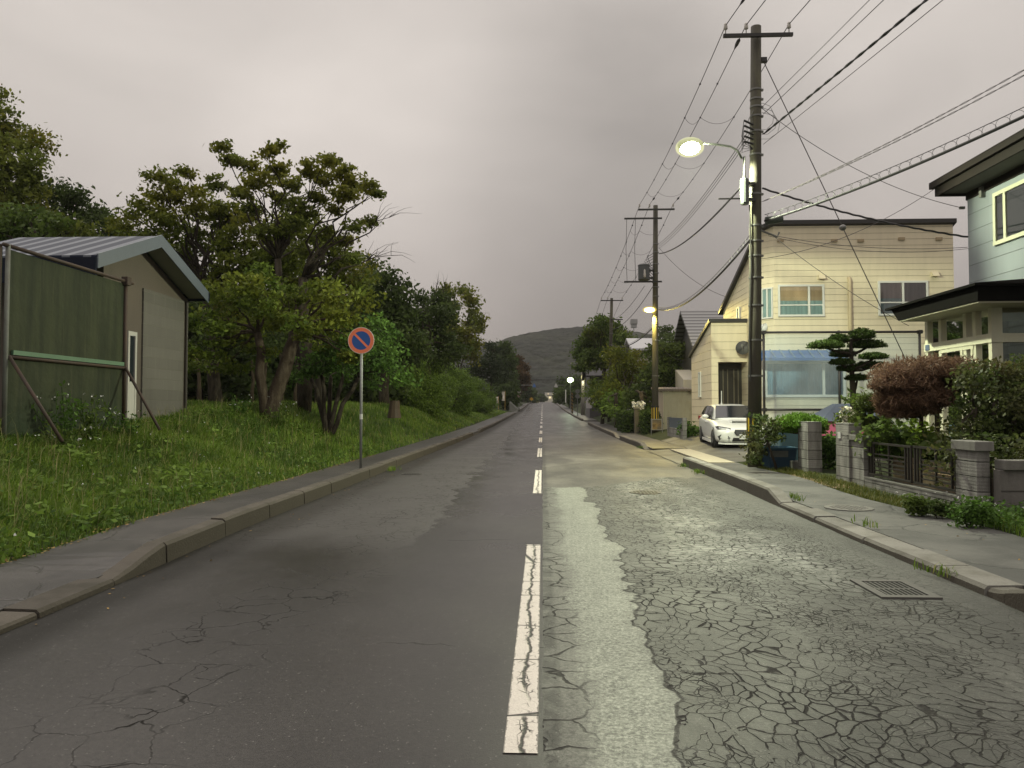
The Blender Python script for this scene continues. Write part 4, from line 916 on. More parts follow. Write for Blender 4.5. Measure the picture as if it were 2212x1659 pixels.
# ---------------------------------------------------------------- utility poles
def m_pole(name, c, moss):
    s = Sh(name); x, y, z = s.xyz(); st = s.noise(1.2, 5, .65, s.vec(x * 3, y * 3, z * .5)); f = s.noise(30, 3, .7)
    k = s.scale(s.mix(st.ss(.4, .68), c, moss), f * .6 + .7); return s.fin(k, .75, .3, bump=f, bd=.006)
M_POLE = m_pole('damp_dark_pole', (.060, .054, .042), (.085, .080, .048)); M_POLE2 = m_pole('pale_concrete_pole', (.22, .21, .19), (.15, .14, .12))
M_ARM = simple('dark_crossarm_steel', (.030, .028, .027), .5, .3, 5, metal=.2); M_BANDM = simple('pole_band', (.17, .17, .16), .4, .2, 8, metal=.6)
M_PORC = simple('porcelain', (.50, .47, .42), .25, .1, 9); M_YB = None
def m_guard():
    s = Sh('yellow_black_guard'); x, y, z = s.xyz(); import math as _m
    n = s.n('ShaderNodeMath'); n.operation = 'ARCTAN2'; s.nt.links.new(y.so, n.inputs[0]); s.nt.links.new(x.so, n.inputs[1]); a = V(s.nt, n.outputs[0])
    fr = (a * (9 / (2 * math.pi))).frac(); return s.fin(s.mix(fr.lt(.42), (.012, .012, .012), (.48, .33, .03)), .5, .4)
M_GUARD = m_guard()
def insulator(c, par, r=.055):
    mesh('insulator', MB().lathe(c, [(.012, -.13), (.012, -.02), (r * .75, 0), (r, .025), (r * .75, .05), (r * .95, .075), (r * .6, .10), (r * .8, .125), (r * .45, .15), (r * .2, .16)], 12), M_PORC, par, smooth=True)
def pole(label, x, y, z0, h, r0, r1, arms=(), bands=(), lean=(0, 0), guard=None, mat=None, group=None):
    t = thing('utility_pole', label, 'utility pole', (x, y, z0), group=group)
    P = lambda q: Vector((x + lean[0] * q / h, y + lean[1] * q / h, z0 + q))
    mesh('shaft', MB().tube([P(-.3), P(h * .33), P(h * .66), P(h)], [r0 * 1.01, r0 - (r0-r1) * .33, r0 - (r0-r1) * .66, r1], 20), mat or M_POLE, t, smooth=True)
    out = []
    for (q, xa, xb, ins) in arms:
        c = P(q); off = -(r0 + .06)
        o = mesh('crossarm', MB().box((c.x + xa, c.y + off - .04, c.z - .04), (c.x + xb, c.y + off + .04, c.z + .04)), M_ARM, t)
        pts = []
        for i in ins:
            pt = Vector((c.x + i, c.y + off, c.z + .16)); insulator(pt, o); pts.append(pt + Vector((0, 0, .10)))
        out.append(pts)
    for q in bands:
        c = P(q); rr = r0 - (r0 - r1) * q / h
        mb = MB().lathe(c, [(rr + .003, -.02), (rr + .012, -.02), (rr + .012, .02), (rr + .003, .02)], 20); mb.box((c.x + rr, c.y - .03, c.z - .025), (c.x + rr + .05, c.y + .03, c.z + .025)); mesh('band', mb, M_BANDM, t)
    if guard:
        q0, q1 = guard; c = P(0)
        o = mesh('guard_sleeve', MB().lathe((0, 0, 0), [(r0 + .003, q0), (r0 + .018, q0), (r0 + .018, q1), (r0 + .003, q1)], 36), M_GUARD, t, local=True)
        mb = MB(); 
        for q in (q0, q1): mb.lathe((0, 0, 0), [(r0 + .012, q - .03), (r0 + .024, q - .03), (r0 + .024, q + .05), (r0 + .012, q + .05)], 24)
        mesh('guard_rim', mb, simple('black_rubber', (.012, .012, .012), .6), t, local=True)
    return t, P, out
p1b = Vector((5.18, 18.4, .1)); H1 = at(1633, 58, 18.4).z - .1; LN = at(1633, 58, 18.4).x - 5.18
def hv(v, Y=18.4): return at(1628, v, Y).z - .1
T1, P1, A1 = pole('tall dark pole with lit white lamp standing between white car and blue bin', 5.18, 18.4, .1, H1, .165, .125,
    arms=[(hv(86), -.86, .83, (-.80, -.30, .74))], bands=[hv(v) for v in (195, 215, 232, 252, 285, 335, 420, 488, 521, 553, 600, 660, 735, 812, 905)], lean=(LN, 0), guard=(hv(945), hv(898)))
# small gear on pole 1
mb = MB(); c = P1(hv(130)); mb.box((c.x + .12, c.y - .06, c.z - .06), (c.x + .26, c.y + .06, c.z + .05)); mesh('stay_bracket', mb, M_ARM, T1)
c = P1(hv(480)); mesh('cable_closure', MB().tube([(c.x + .22, c.y - .1, c.z), (c.x + .62, c.y - .12, c.z + .05)], .10, 10), simple('grey_green_closure', (.06, .075, .065), .5), T1, smooth=True)
c = P1(hv(500)); mesh('galvanised_bracket', MB().tube([(c.x + .1, c.y - .1, c.z), (c.x + .5, c.y - .1, c.z - .16), (c.x + .55, c.y - .1, c.z - .05)], .025, 6), M_BANDM, T1)
mb = MB(); c = P1(hv(275)); 
for k in range(5): mb.tube([(c.x - .10, c.y - .16, c.z - k * .12), (c.x - .34, c.y - .2, c.z + .10 - k * .13)], .025, 6); mb.tube([(c.x - .34, c.y - .2, c.z + .10 - k * .13), (c.x - .40, c.y - .2, c.z - .3 - k * .1), (c.x - .12, c.y - .16, c.z - .6)], .008, 5)
mesh('clamp_cluster', mb, M_ARM, T1)
c = P1(hv(434)); mesh('step_arm', MB().box((c.x - .95, c.y - .22, c.z - .01), (c.x - .15, c.y - .18, c.z + .02)), M_ARM, T1)
c0 = P1(hv(445)); mesh('riser_cable', MB().tube([(c0.x - .17, c0.y - .1, c0.z), (c0.x - .15, c0.y - .12, c0.z - 1.5), (c0.x - .20, c0.y - .1, c0.z - 3.2), (c0.x - .19, c0.y - .1, 2.2)], .018, 6), M_ARM, T1)
mb = MB(); c = P1(hv(247))
for k in range(3): mb.tube([Vector((c.x + .14 + .28 * math.sin(q * .7) * (1 + .25*k), c.y - .1, c.z - .1 - .12 * k + .34 * math.cos(q * .7))) for q in range(10)], .006, 5)
mesh('slack_loop', mb, M_BANDM, T1)
# street lamp 1
def lamp(label, polep, tip, ball, head, col, energy, es, arm=True, r=.03, spot=170, glow=None, headmat=None):
    t = thing('street_lamp', label, 'street lamp', tuple(polep))
    if arm:
        q = Vector(polep); d = Vector(tip) - q
        pts = [q, q + Vector((0, 0, .55)), q + Vector((d.x * .05, 0, d.z * .55)), q + Vector((d.x * .15, 0, d.z * .78)), q + Vector((d.x * .32, 0, d.z * .90)), q + Vector((d.x * .62, 0, d.z * .96)), Vector(tip)]
        mesh('arm', MB().tube(pts, r, 10), simple('pale_green_steel', (.28, .30, .26), .4, .1, 5, metal=.4), t, smooth=True)
    if ball:
        b0, b1 = ball; q = Vector(polep)
        mesh('ballast_box', MB().lathe((q.x, q.y, b0), [(.085, 0), (.105, .04), (.105, b1 - b0 - .04), (.085, b1 - b0)], 12), simple('pale_ballast', (.09, .10, .092), .6, .1, 5), t)
        for zz in (b0 + .12, b1 - .12): mesh('ballast_clamp', MB().box((q.x + .07, q.y - .03, zz - .03), (q.x + .26, q.y + .08, zz + .03)), M_ARM, t)
    h = Vector(head); s_ = r / .03
    mesh('housing', MB().lathe(h + Vector((.30 * s_, 0, .05)), [(.05, 0), (.12, .08), (.165, .25), (.165, .42), (.11, .56), (.02, .60)], 14, (-1, 0, -.06)) if s_ >= 1 else MB().ball(h + Vector((0, 0, .04)), (.2, .1, .05)), headmat or simple('lamp_housing', (.42, .44, .40), .4, .1, 6), t, smooth=True)
    sh = Sh('lamp_glow'); sh.fin((.8, .8, .8), .5, emit=col, es=es)
    g = glow or (.25, .20, .17)
    if energy:
        fb = Sh('bowl_halo_glow'); tb_ = fb.n('ShaderNodeBsdfTransparent'); em_ = fb.n('ShaderNodeEmission'); em_.inputs[0].default_value = (col[0], col[1] * .95, col[2] * .62, 1); em_.inputs[1].default_value = 1.5; fb.blend(.22, tb_, em_)
        mesh('halo_bowl', MB().ball(h + Vector((0, 0, -.05)), tuple(q * 1.4 for q in g), 20, 12), fb.mat, t, smooth=True)  # see-through bowl glows faintly, added for a soft halo round the bulb
    mesh('bulb', MB().ball(h + Vector((0, 0, -.06)), g, 16, 10), sh.mat, t, smooth=True)
    if energy:
        l = bpy.data.lights.new('lamp_light', 'SPOT'); l.energy = energy; l.color = col; l.spot_size = R(179); l.spot_blend = .10; l.shadow_soft_size = .14
        o = bpy.data.objects.new('lamp_light', l); COL.objects.link(o); o.location = h + Vector((0, 0, -.42)); o.rotation_euler = (0, 0, 0)
    return t
LY = 18.2
b0 = at(1609, 442, LY).z; b1 = at(1609, 386, LY).z; lp = at(1608, 386, LY); hd = at(1490, 314, LY)
lamp('lit green white street lamp on a curved arm from the tall pole', (lp.x, LY, b1), (hd.x + .28, LY, hd.z + .05), (b0, b1), hd, (.93, 1.0, .70), 3800, 120)

# pole 2
p2 = at(1415, 941, 38.8); H2 = at(1420, 444, 38.8).z - .1
hv2 = lambda v: at(1418, v, 38.8).z - .1
T2, P2, A2 = pole('second dark pole carrying a transformer and a yellow lamp', p2.x, 38.8, .1, H2, .175, .12,
    arms=[(hv2(455), -.93, .95, (-.86, -.34, .88)), (hv2(474), -1.65, .30, ()), (hv2(610), -1.65, .30, ())], bands=[hv2(v) for v in (527, 545, 570, 590, 620, 640, 700, 735, 812)], lean=(.1, 0), guard=(.55, 1.5))
c = P2(hv2(590)); tc = Vector((c.x - .62, c.y - .15, c.z - .40))
tr = mesh('transformer', MB().lathe(tc, [(.27, 0), (.30, .04), (.30, .74), (.315, .75), (.315, .79), (.25, .84), (.05, .86)], 18), simple('grey_transformer', (.075, .08, .082), .45, .1, 4), T2, smooth=False)
mesh('bushing', MB().lathe(tc + Vector((.0, -.32, .1)), [(.035, 0), (.07, .06), (.05, .1), (.07, .16), (.045, .22), (.05, .36), (.02, .42)], 10), M_PORC, tr, smooth=True)
mesh('hanger', MB().box((tc.x + .25, c.y - .1, tc.z + .1), (c.x, c.y + .05, tc.z + .18)).box((tc.x + .25, c.y - .1, tc.z + .5), (c.x, c.y + .05, tc.z + .58)), M_ARM, T2)
mb = MB()
for k, dx in enumerate((-1.5, -1.05)):
    za = P2(hv2(474)).z; zb_ = P2(hv2(610)).z; mb.tube([(c.x + dx, c.y - .24, za), (c.x + dx - .05, c.y - .24, (za + zb_) / 2), (c.x + dx, c.y - .24, zb_)], .012, 5)
mesh('drop_lead', mb, M_ARM, T2)
mb = MB()
for k in range(7):
    q = P2(hv2(548 + k * 6)); mb.tube([(q.x - .12, q.y - .2, q.z), (q.x - .45 - .05 * (k % 3), q.y - .25, q.z - .22), (q.x - .3, q.y - .25, q.z - .6), (q.x - .1, q.y - .2, q.z - .75)], .016, 5)
mesh('jumper_lead', mb, M_ARM, T2)
hd2 = at(1403, 667, 38.5); c = P2(hv2(668))
M_CASE = simple('yellow_lit_case', (.35, .33, .2), .5)
lamp('lit yellow lamp box on the second pole', (c.x, 38.6, c.z - .3), (hd2.x + .1, 38.5, hd2.z), None, hd2, (1.0, .80, .22), 1000, 26, arm=False, r=.029, glow=(.26, .17, .12), headmat=M_CASE)
# pole 3, 4
p3 = at(1316, 890, 63); H3 = at(1324, 644, 63).z - .3
hv3 = lambda v: at(1322, v, 63).z - .3
T3, P3, A3 = pole('third dark pole rising out of the green trees', p3.x, 63, .3, H3, .18, .12, arms=[(hv3(650), -.93, .95, (-.86, -.34, .88)), (hv3(691), -.1, .95, ())], bands=[hv3(v) for v in (700, 720, 745)], lean=(.25, 0))
c = P3(hv3(776)); t = thing('street_lamp', 'unlit pale lamp arm on the third pole', 'street lamp', (c.x - .2, 62.7, c.z)); mesh('housing', MB().tube([(c.x - .15, 62.7, c.z), (c.x - .75, 62.6, c.z + .25)], .07, 8), simple('white_lamp_case', (.6, .6, .58), .4), t)
p4 = at(1259, 890, 95); H4 = at(1259, 777, 95).z - .5
T4, P4, A4 = pole('pale concrete pole with crossarms far up the right pavement', p4.x, 95, .5, H4, .26, .19, arms=[(H4 - .7, -1.6, 1.6, (-1.5, 1.5)), (H4 - 2.6, -6.5, 2.2, ())], bands=[H4 - 1.5, H4 - 3.4], mat=M_POLE2)
mesh('box', MB().box((p4.x + .1, 94.7, .5 + H4 - .9), (p4.x + .9, 95.2, .5 + H4 + .3)), simple('grey_box', (.25, .25, .25), .5), T4)
hd4 = at(1262, 814, 94.2); lamp('small warm lamp lit on the pale concrete pole', hd4, hd4, None, hd4, (1.0, .93, .60), 160, 20, arm=False, r=.02, glow=(.3, .2, .25))
hd5 = at(1232, 820, 112); t5 = lamp('far lit green white lamp on a thin post', hd5, hd5, None, hd5, (.75, 1.0, .62), 160, 60, arm=False, r=.02, glow=(.42, .3, .3))
mesh('post', MB().tube([(hd5.x, 112, .8), (hd5.x, 112, hd5.z)], .035, 8), M_GREYM, t5)

# ---------------------------------------------------------------- wires
M_WIRE = simple('black_cable', (.014, .012, .015), .5, .1, 3); M_WIRET = simple('grey_wire', (.07, .062, .062), .5, .1, 3); M_WIREG = simple('galvanised_strand', (.07, .07, .065), .6, .1, 3)
def cat(a, b, sag, n=22):
    a, b = Vector(a), Vector(b); return [a.lerp(b, i / n) - Vector((0, 0, sag * 4 * (i / n) * (1 - i / n))) for i in range(n + 1)]
def wire(label, a, b, sag=.25, r=.009, mat=None, name='power_cable', group=None, n=22):
    pts = cat(a, b, sag, n); o = mesh(name, MB().tube(pts, r, 5), mat or M_WIRE, org=tuple(pts[0])); return tag(o, label, 'cable', group)
HVX = [p for p in A1[0]]; HV2 = A2[0]; HV3 = A3[0]
P0 = Vector((9.0, -20, 11.0))
nm = ('outer left', 'middle', 'right')
def bulge(mb, pts, i, ln, r): mb.tube([pts[i], pts[i].lerp(pts[i+1], .2 * ln), pts[i].lerp(pts[i+1], .5 * ln), pts[i].lerp(pts[i+1], ln)], [r*.3, r, r, r*.3], 6)
for k in range(3):
    b = P0 + Vector((-.8 + k * .8, 0, .3)); a = HVX[k]
    pts = cat(a, b, .35, 40); mb = MB().tube(pts, .011, 5)
    if k == 0: bulge(mb, pts, 1, 1, .035)
    tag(mesh('high_voltage_line', mb, M_WIRE, org=tuple(a)), f'{nm[k]} overhead line from the tall pole top running out of frame above', 'power line', 'overhead lines to the tall pole')
    pts = cat(HVX[k], HV2[k], .28, 30); mb = MB().tube(pts, .011, 5)
    for i in (5, 9, 13, 17, 21, 25): mb.ball(pts[i], .032, 6, 4)
    if k == 1: bulge(mb, pts, 1, .8, .05)
    if k > 0: bulge(mb, pts, 27, 1, .05)
    if k < 2:
        nx = cat(HVX[k+1], HV2[k+1], .28, 30)
        for i in (9, 17, 25): mb.tube(cat(pts[i], nx[i], .22, 8), .006, 4)
    tag(mesh('high_voltage_line', mb, M_WIRE, org=tuple(HVX[k])), f'{nm[k]} top line strung from the tall pole to the second pole', 'power line', 'lines between tall and second pole')
    pts = cat(HV2[k], HV3[k], .35, 24); mb = MB().tube(pts, .013, 5)
    for i in range(3, 24, 3): mb.ball(pts[i] - Vector((0, 0, .03)), .045, 6, 4)
    if k < 2:
        nx = cat(HV2[k+1], HV3[k+1], .35, 24)
        for i in (4, 8, 12, 16, 20): mb.tube(cat(pts[i], nx[i], .25, 6), .007, 4)
    tag(mesh('high_voltage_line', mb, M_WIRE, org=tuple(HV2[k])), f'{nm[k]} line with small clips between second and third pole', 'power line', 'lines between second and third pole')
    wire(f'{nm[k]} line from the third pole down the street', HV3[k], Vector((p4.x - .8 + k * .8, 95, .5 + H4 - .4)), .4, .013, group='lines beyond the third pole', name='high_voltage_line')
# lower lines from pole 1 toward the viewer
for v, lab, r, mt, tx, tz in ((232, 'thin upper wire running from the tall pole to the top edge', .007, M_WIRET, 8.6, 8.9), (250, 'thin second wire running from the tall pole to the top edge', .008, M_WIRE, 9.0, 8.8), (315, 'thin pale wire below the thick twisted cable', .007, M_WIRET, 10.0, 8.2)):
    c = P1(hv(v)); wire(lab, (c.x + .16, 18.3, c.z), (tx, -20, tz), .3, r, mt, n=40)
c = P1(hv(293)); pts = cat((c.x + .16, 18.3, c.z), (10.2, -20, 8.4), .3, 90); mb = MB()
for ph in (0, math.pi): mb.tube([p + Vector((.014 * math.cos(i * 1.25 + ph), 0, .014 * math.sin(i * 1.25 + ph))) for i, p in enumerate(cat((c.x + .16, 18.3, c.z), (10.2, -20, 8.4), .3, 240))], .016, 5)
tag(mesh('twisted_cable', mb, M_WIRE, org=(c.x, 18.3, c.z)), 'thick twisted black cable from the tall pole to the top edge', 'cable')
# pole 1 -> pole 2 low lines
for k, (v1, v2, r) in enumerate(((286, 528, .010), (291, 533, .009), (297, 538, .009))):
    a = P1(hv(v1)); b = P2(hv2(v2)); wire(('highest', 'centre', 'lowest')[k] + ' of three thin wires between tall and second pole', (a.x - .2 + .03 * k, 18.35, a.z), (b.x + .15, 38.7, b.z), .30, r, M_WIRET, group='thin wires between the poles')
a = P1(hv(398)); b = P2(hv2(549)); wire('thick black cable sloping from the lamp ballast to the second pole', (a.x - .30, 18.2, a.z), (b.x + .16, 38.7, b.z), .38, .028)
a = Vector((P1(hv(515)).x - .16, 18.3, P1(hv(515)).z)); b = Vector((P2(hv2(667)).x + .18, 38.7, P2(hv2(667)).z))
def helix_cable(label, a, b, sag, turns, r, R_, mat=M_WIRE, n=None):
    n = n or turns * 9; m = cat(a, b, sag, n); mb = MB().tube([p - Vector((0, 0, R_ * 1.0)) for p in m], r, 6); mb.tube([p + Vector((0, 0, R_)) for p in m], .008, 5)
    mb2 = [m[i] + Vector((R_ * .8 * math.sin(i * 2 * math.pi / 9), 0, R_ * 1.05 * math.cos(i * 2 * math.pi / 9))) for i in range(n + 1)]
    o = mesh('bundled_cable', mb, mat, org=tuple(a)); tag(o, label, 'cable')
    mesh('hanger_spiral', MB().tube(mb2, .0042, 4), M_WIREG, o)
    return o
helix_cable('thick black bundled cable low between tall and second pole', a, b, .55, 60, .03, .06)
c = P1(hv(473)); cr = Vector((7.8, 12.0, at(2212, 238, 12.0).z)); ca = Vector((c.x + .2, 18.3, c.z)); cr.z += .74; d_ = (cr - ca); cb = ca + d_ * 2.6
helix_cable('thick bundled cable with spiral hangers running out right over the blue house', ca, cb, .75, 70, .028, .075)
c = P1(hv(437)); 
for k in range(2):
    pts = cat((c.x + .15, 18.35, c.z + .0), (cb.x, cb.y + .3, cb.z + .55 + k * .22), .62, 200); mb = MB()
    for ph in (0, math.pi): mb.tube([p + Vector((.010 * math.cos(i * 1.1 + ph), 0, .010 * math.sin(i * 1.1 + ph))) for i, p in enumerate(pts)], .0055, 4)
    tag(mesh('twisted_wire', mb, M_WIRET, org=(c.x, 18.35, c.z)), ('lower', 'upper')[k] + ' pale twisted wire above the spiral hung cable at right', 'cable')
# service drops
hb = at(2091, 512, 18.1); c = P1(hv(408))
pts = cat((c.x + .15, 18.35, c.z), hb, .12, 120); mb = MB().tube([p + Vector((0, .0, .006 * math.sin(i * .9))) for i, p in enumerate(pts)], .024, 6); tag(mesh('service_cable', mb, M_WIRE, org=tuple(pts[0])), 'thick black service cable sagging from the tall pole to the blue house', 'cable')
c = P1(hv(236)); h2 = at(2078, 449, 18.4); wire('thin wire dropping from high on the tall pole to the blue house corner', (c.x + .14, 18.35, c.z), h2, .35, .008, M_WIRET)
tag(mesh('wire_clamp', MB().box(h2 - Vector((.06, .03, .03)), h2 + Vector((.06, .03, .03))), M_WIRET, org=tuple(h2)), 'small dark clamp holding the thin wire by the blue house', 'clamp')
h3 = at(2019, 408, 18.5); c = P1(hv(560)); wire('pale thin wire rising from the tall pole to the blue house eave', (c.x + .1, 18.4, c.z), h3, .30, .007, M_WIRET)
h4 = at(2090, 534, 18.25); c = P1(hv(508)); wire('upper thin wire crossing the yellow facade to the blue house', (c.x + .3, 18.35, c.z), h4, .16, .007, M_WIRET); h5 = at(2092, 537, 18.25); wire('lower thin wire crossing the yellow facade to the blue house', (c.x + .3, 18.35, c.z - .03), h5, .22, .006, M_WIRET)
h6 = at(1905, 690, 17.2); wire('thin wire falling past the upper windows to the sunroom roof', (c.x + .35, 18.3, c.z), h6 + Vector((.6, 0, -.15)), .12, .007, M_WIRET)
# stay wire with ball
st = P1(hv(135)); an = Vector((10.0, 18.5, .25)); wy = tag(mesh('stay_wire', MB().tube([(st.x + .2, 18.4, st.z), an], .011, 6), M_WIRET, org=tuple(an)), 'straight stay wire with grey ball insulator across the yellow house', 'stay wire')
k = (at(1800, 492, 18.45).z - st.z) / (an.z - st.z); pb = Vector((st.x + .2, 18.4, st.z)).lerp(an, k); mesh('ball_insulator', MB().ball(pb, (.085, .085, .075), 12, 8), M_GREYM, wy, smooth=True)
c = P2(hv2(535)); wire('thin wire dropping from the second pole to the yellow house eave', (c.x + .15, 38.7, c.z), at(1568, 641, 32.8), .35, .012, M_WIRET)
c = P2(hv2(617)); wire('dark cable dropping from the second pole toward the third', (c.x - .1, 38.9, c.z), (p3.x + .2, 62.9, 8.2), .5, .018); wire('pale twisted pair between second and third pole', (c.x - .55, 38.9, c.z), (p3.x + .2, 62.9, 9.0), .35, .014, M_WIREG)
c = P2(hv2(705)); helix_cable('low bundled cable between second and third pole', (c.x - .1, 38.9, c.z), (p3.x + .2, 62.9, 6.9), .5, 30, .03, .05)
c = P2(hv2(745)); wire('thin drop wire from the second pole toward the grey house', (c.x + .2, 38.7, c.z), (gx - .5, 44, ze_ if False else 4.4), .3, .011, M_WIRET)

# ---------------------------------------------------------------- no parking sign
sgx = at(780, 900, 16.8).x; cz = at(780, 736, 16.8).z
sg = thing('no_parking_sign', 'round blue and red no parking sign on a grey post by the left kerb', 'road sign', (sgx, 16.8, .1))
M_SPOST = stained('galvanised_post', (.22, .23, .22), (.14, .14, .13), ro=.5)
mesh('post', MB().tube([(sgx, 16.8, 0), (sgx, 16.8, cz + .22)], .0305, 14), M_SPOST, sg, smooth=True)
fc = Vector((sgx, 16.76, cz)); nd = Vector((.02, -1, 0))
plate = mesh('disc', MB().disc(fc, (0, -1, 0), .305, .004, 48), simple('sign_white', (.62, .57, .50), .4, .03), sg)
def m_sign():
    s = Sh('no_parking_face'); x, y, z = s.xyz(); 
    z = z - (cz - .1); r_ = (x * x + z * z).pw(.5); bar = ((x + z) * .70711).ab().lt(.026)
    red = r_.gt(.213).mx(bar); c = s.mix(red, (.016, .095, .35), (.90, .23, .105)); c = s.mix(r_.gt(.292), c, (.74, .69, .62)); return s.fin(s.scale(c, s.noise(6, 3) * .2 + .9), .35, .5)
mat_s = m_sign()
mesh('sign_face', MB().disc(fc + Vector((0, -.005, 0)), (0, -1, 0), .300, .003, 48), mat_s, plate)
mesh('clamp', MB().box((sgx - .05, 16.765, cz - .12), (sgx + .05, 16.835, cz - .08)).box((sgx - .05, 16.765, cz + .08), (sgx + .05, 16.835, cz + .12)), M_GREYM, sg)
zz = at(780, 900, 16.8).z; mesh('sticker', MB().lathe((sgx, 16.8, zz - .06), [(.0318, 0), (.033, 0), (.033, .12), (.0318, .12)], 14), simple('white_sticker', (.62, .62, .60), .5), sg)
# stump
sp = at(852, 890, 25); t = thing('tree_stump', 'short brown tree stump in the grass beside the woods', 'stump', (sp.x, 25, 1.3)); rnd = random.Random(3)
mesh('trunk', MB().tube([(sp.x, 25, 1.2), (sp.x, 25, 1.5), (sp.x + .02, 25, 1.78)], [.24, .19, .17], 11), stained('bark_stump', (.055, .036, .020), (.03, .02, .012), sc=3), t); mesh('cut_top', MB().disc((sp.x + .02, 25, 1.781), (0, 0, 1), .16, .01, 11), simple('cut_wood', (.09, .06, .035), .8, .2, 8), t)

# ---------------------------------------------------------------- distant small things
def disc_sign(label, u, v, Y, r, n, mats, base=None):
    p = at(u, v, Y); zb = zr(Y) + .1; t = thing('road_sign', label, 'road sign', (p.x, Y, zb)); mesh('post', MB().tube([(p.x, Y, zb - .2), (p.x, Y, p.z + r)], .045, 8), M_GREYM, t)
    for k in range(n): mesh('disc', MB().disc((p.x, Y - .05, p.z - k * 2.15 * r), (0, -1, 0), r, .03, 20), mats[k % len(mats)], t)
    return t
M_SIGNW = simple('white_sign_face', (.55, .5, .48), .5); M_SIGNP = simple('pinkish_sign_face', (.42, .25, .25), .5); M_SIGNG = simple('grey_sign_back', (.17, .17, .16), .5)
disc_sign('pair of round signs on a post far up the left pavement', 1121, 846, 125, .30, 2, (M_SIGNW, M_SIGNP)); disc_sign('two grey sign backs on one post by the right kerb', 1247.5, 845.5, 88, .27, 2, (M_SIGNG,))
p = at(1148, 862, 165); t = thing('road_sign', 'small yellow diamond warning sign far up the left side', 'road sign', (p.x, 165, zr(165))); mesh('post', MB().tube([(p.x, 165, zr(165) - .2), (p.x, 165, p.z)], .05, 6), M_GREYM, t); mesh('plate', MB().prism([(p.x - .45, 164.9, p.z), (p.x, 164.9, p.z - .45), (p.x + .45, 164.9, p.z), (p.x, 164.9, p.z + .45)], (0, .04, 0)), simple('yellow_sign', (.42, .24, .02), .5), t)
def tri_sign(label, u, v, Y, sx_, mat, polex):
    p = at(u, v, Y); t = thing('crossing_sign', label, 'road sign', (p.x, Y, zr(Y))); w_ = .72
    mesh('plate', MB().prism([(p.x - w_/2, Y, p.z - .42), (p.x + w_/2, Y, p.z - .42), (p.x + w_ * .42, Y, p.z - .1), (p.x, Y, p.z + .42), (p.x - w_ * .42, Y, p.z - .1)], (0, .04, 0)), mat, t)
    mesh('arm', MB().tube([(p.x, Y + .08, p.z), (polex, Y + .08, p.z)], .05, 6), M_GREYM, t); mesh('post', MB().tube([(polex, Y + .08, zr(Y) - .2), (polex, Y + .08, p.z + .2)], .09, 8), M_GREYM, t)
tri_sign('blue crossing sign hanging over the far left lane', 1154, 832, 150, 1, simple('blue_sign', (.05, .13, .34), .5), at(1120, 832, 150).x); tri_sign('pale crossing sign back hanging over the far right lane', 1201, 832, 150, -1, simple('pale_sign_back', (.5, .48, .46), .5), at(1243, 832, 150).x)
M_FLAG = (lambda s: s.fin(s.mix(s.vor(2.2, 'F1').lt(.16), (.62, .57, .50), (.10, .08, .07)), .7, .2))(Sh('white_banner_cloth')); M_YPOLE = simple('yellow_pole', (.38, .24, .04), .5)
def flag(label, u0, v0, u1, v1, vb, Y, curl):
    a = at(u0, v0, Y); b = at(u1, v1, Y); zb = at(u1, vb, Y).z; t = thing('banner_flag', label, 'flag', (b.x, Y, zb)); mesh('pole', MB().tube([(b.x, Y, zb - .1), (b.x, Y, a.z + .1)], .035, 6), M_YPOLE, t)
    vs = []; n = 8
    for i in range(n + 1):
        q = i / n; zz = a.z + (b.z - a.z) * q; off = .12 * math.sin(q * 6 + curl); vs += [(a.x + (.25 if .3 < q < .8 else 0) * (b.x - a.x), Y + off, zz), (b.x - .04, Y, zz)]
    mesh('cloth', MB().add(vs, [(2*i, 2*i+1, 2*i+3, 2*i+2) for i in range(n)]), M_FLAG, t)
flag('white banner flag on a yellow pole at the end of the hedge', 1084, 846, 1091, 866, 884, 112, 0); flag('shorter white banner flag leaning out of the hedge', 1071, 857, 1077, 871, 888, 108, 2)
rw = thing('retaining_wall', 'low sloping grey stone wall behind the banner flags', 'wall', (-6, 122, .9)); a = at(1100, 880, 118); b = at(1118, 884, 118)
mesh('stonework', MB().hexa([(a.x, 118, .6), (b.x, 118, .6), (b.x, 130, .8), (a.x, 130, .8), (a.x, 118.6, 2.6), (b.x, 118.6, 1.4), (b.x, 130, 1.6), (a.x, 130, 2.9)]), stained('grey_stonework', (.10, .10, .088), (.05, .055, .04), sc=.8), rw)
p = at(1222, 842, 125); zb = at(1222, 867, 125).z; t = thing('marker_post', 'slim white marker post on the far right verge', 'post', (p.x, 125, zb)); mesh('shaft', MB().box((p.x - .08, 125, zb - .2), (p.x + .08, 125.1, p.z)), simple('white_post', (.62, .6, .56), .5), t)
p = at(1236, 848, 100); zb = zr(100); t = thing('hazard_post', 'yellow and black hazard marker on the right verge', 'post', (p.x, 100, zb)); s = Sh('hazard_stripes'); x, y, z = s.xyz(); mesh('shaft', MB().box((p.x - .12, 100, zb - .1), (p.x + .12, 100.2, p.z)), s.fin(s.mix(((z + x) * 2.2).frac().lt(.5), (.02, .02, .015), (.16, .10, .02)), .5), t)
p = at(1273, 852, 72); q = at(1273, 882, 72); t = thing('white_tarpaulin', 'pale cloth hung at a garden edge by the side street', 'cloth', (p.x, 72, q.z)); mesh('cloth', MB().prism([(p.x - .3, 72, q.z), (p.x + .2, 72, q.z), (p.x + .5, 72, (p.z + q.z)/2), (p.x + .25, 72, p.z), (p.x - .1, 72, p.z - .3), (p.x - .35, 72, (p.z+q.z)/2)], (0, .08, 0)), simple('pale_cloth', (.45, .43, .42), .7), t)
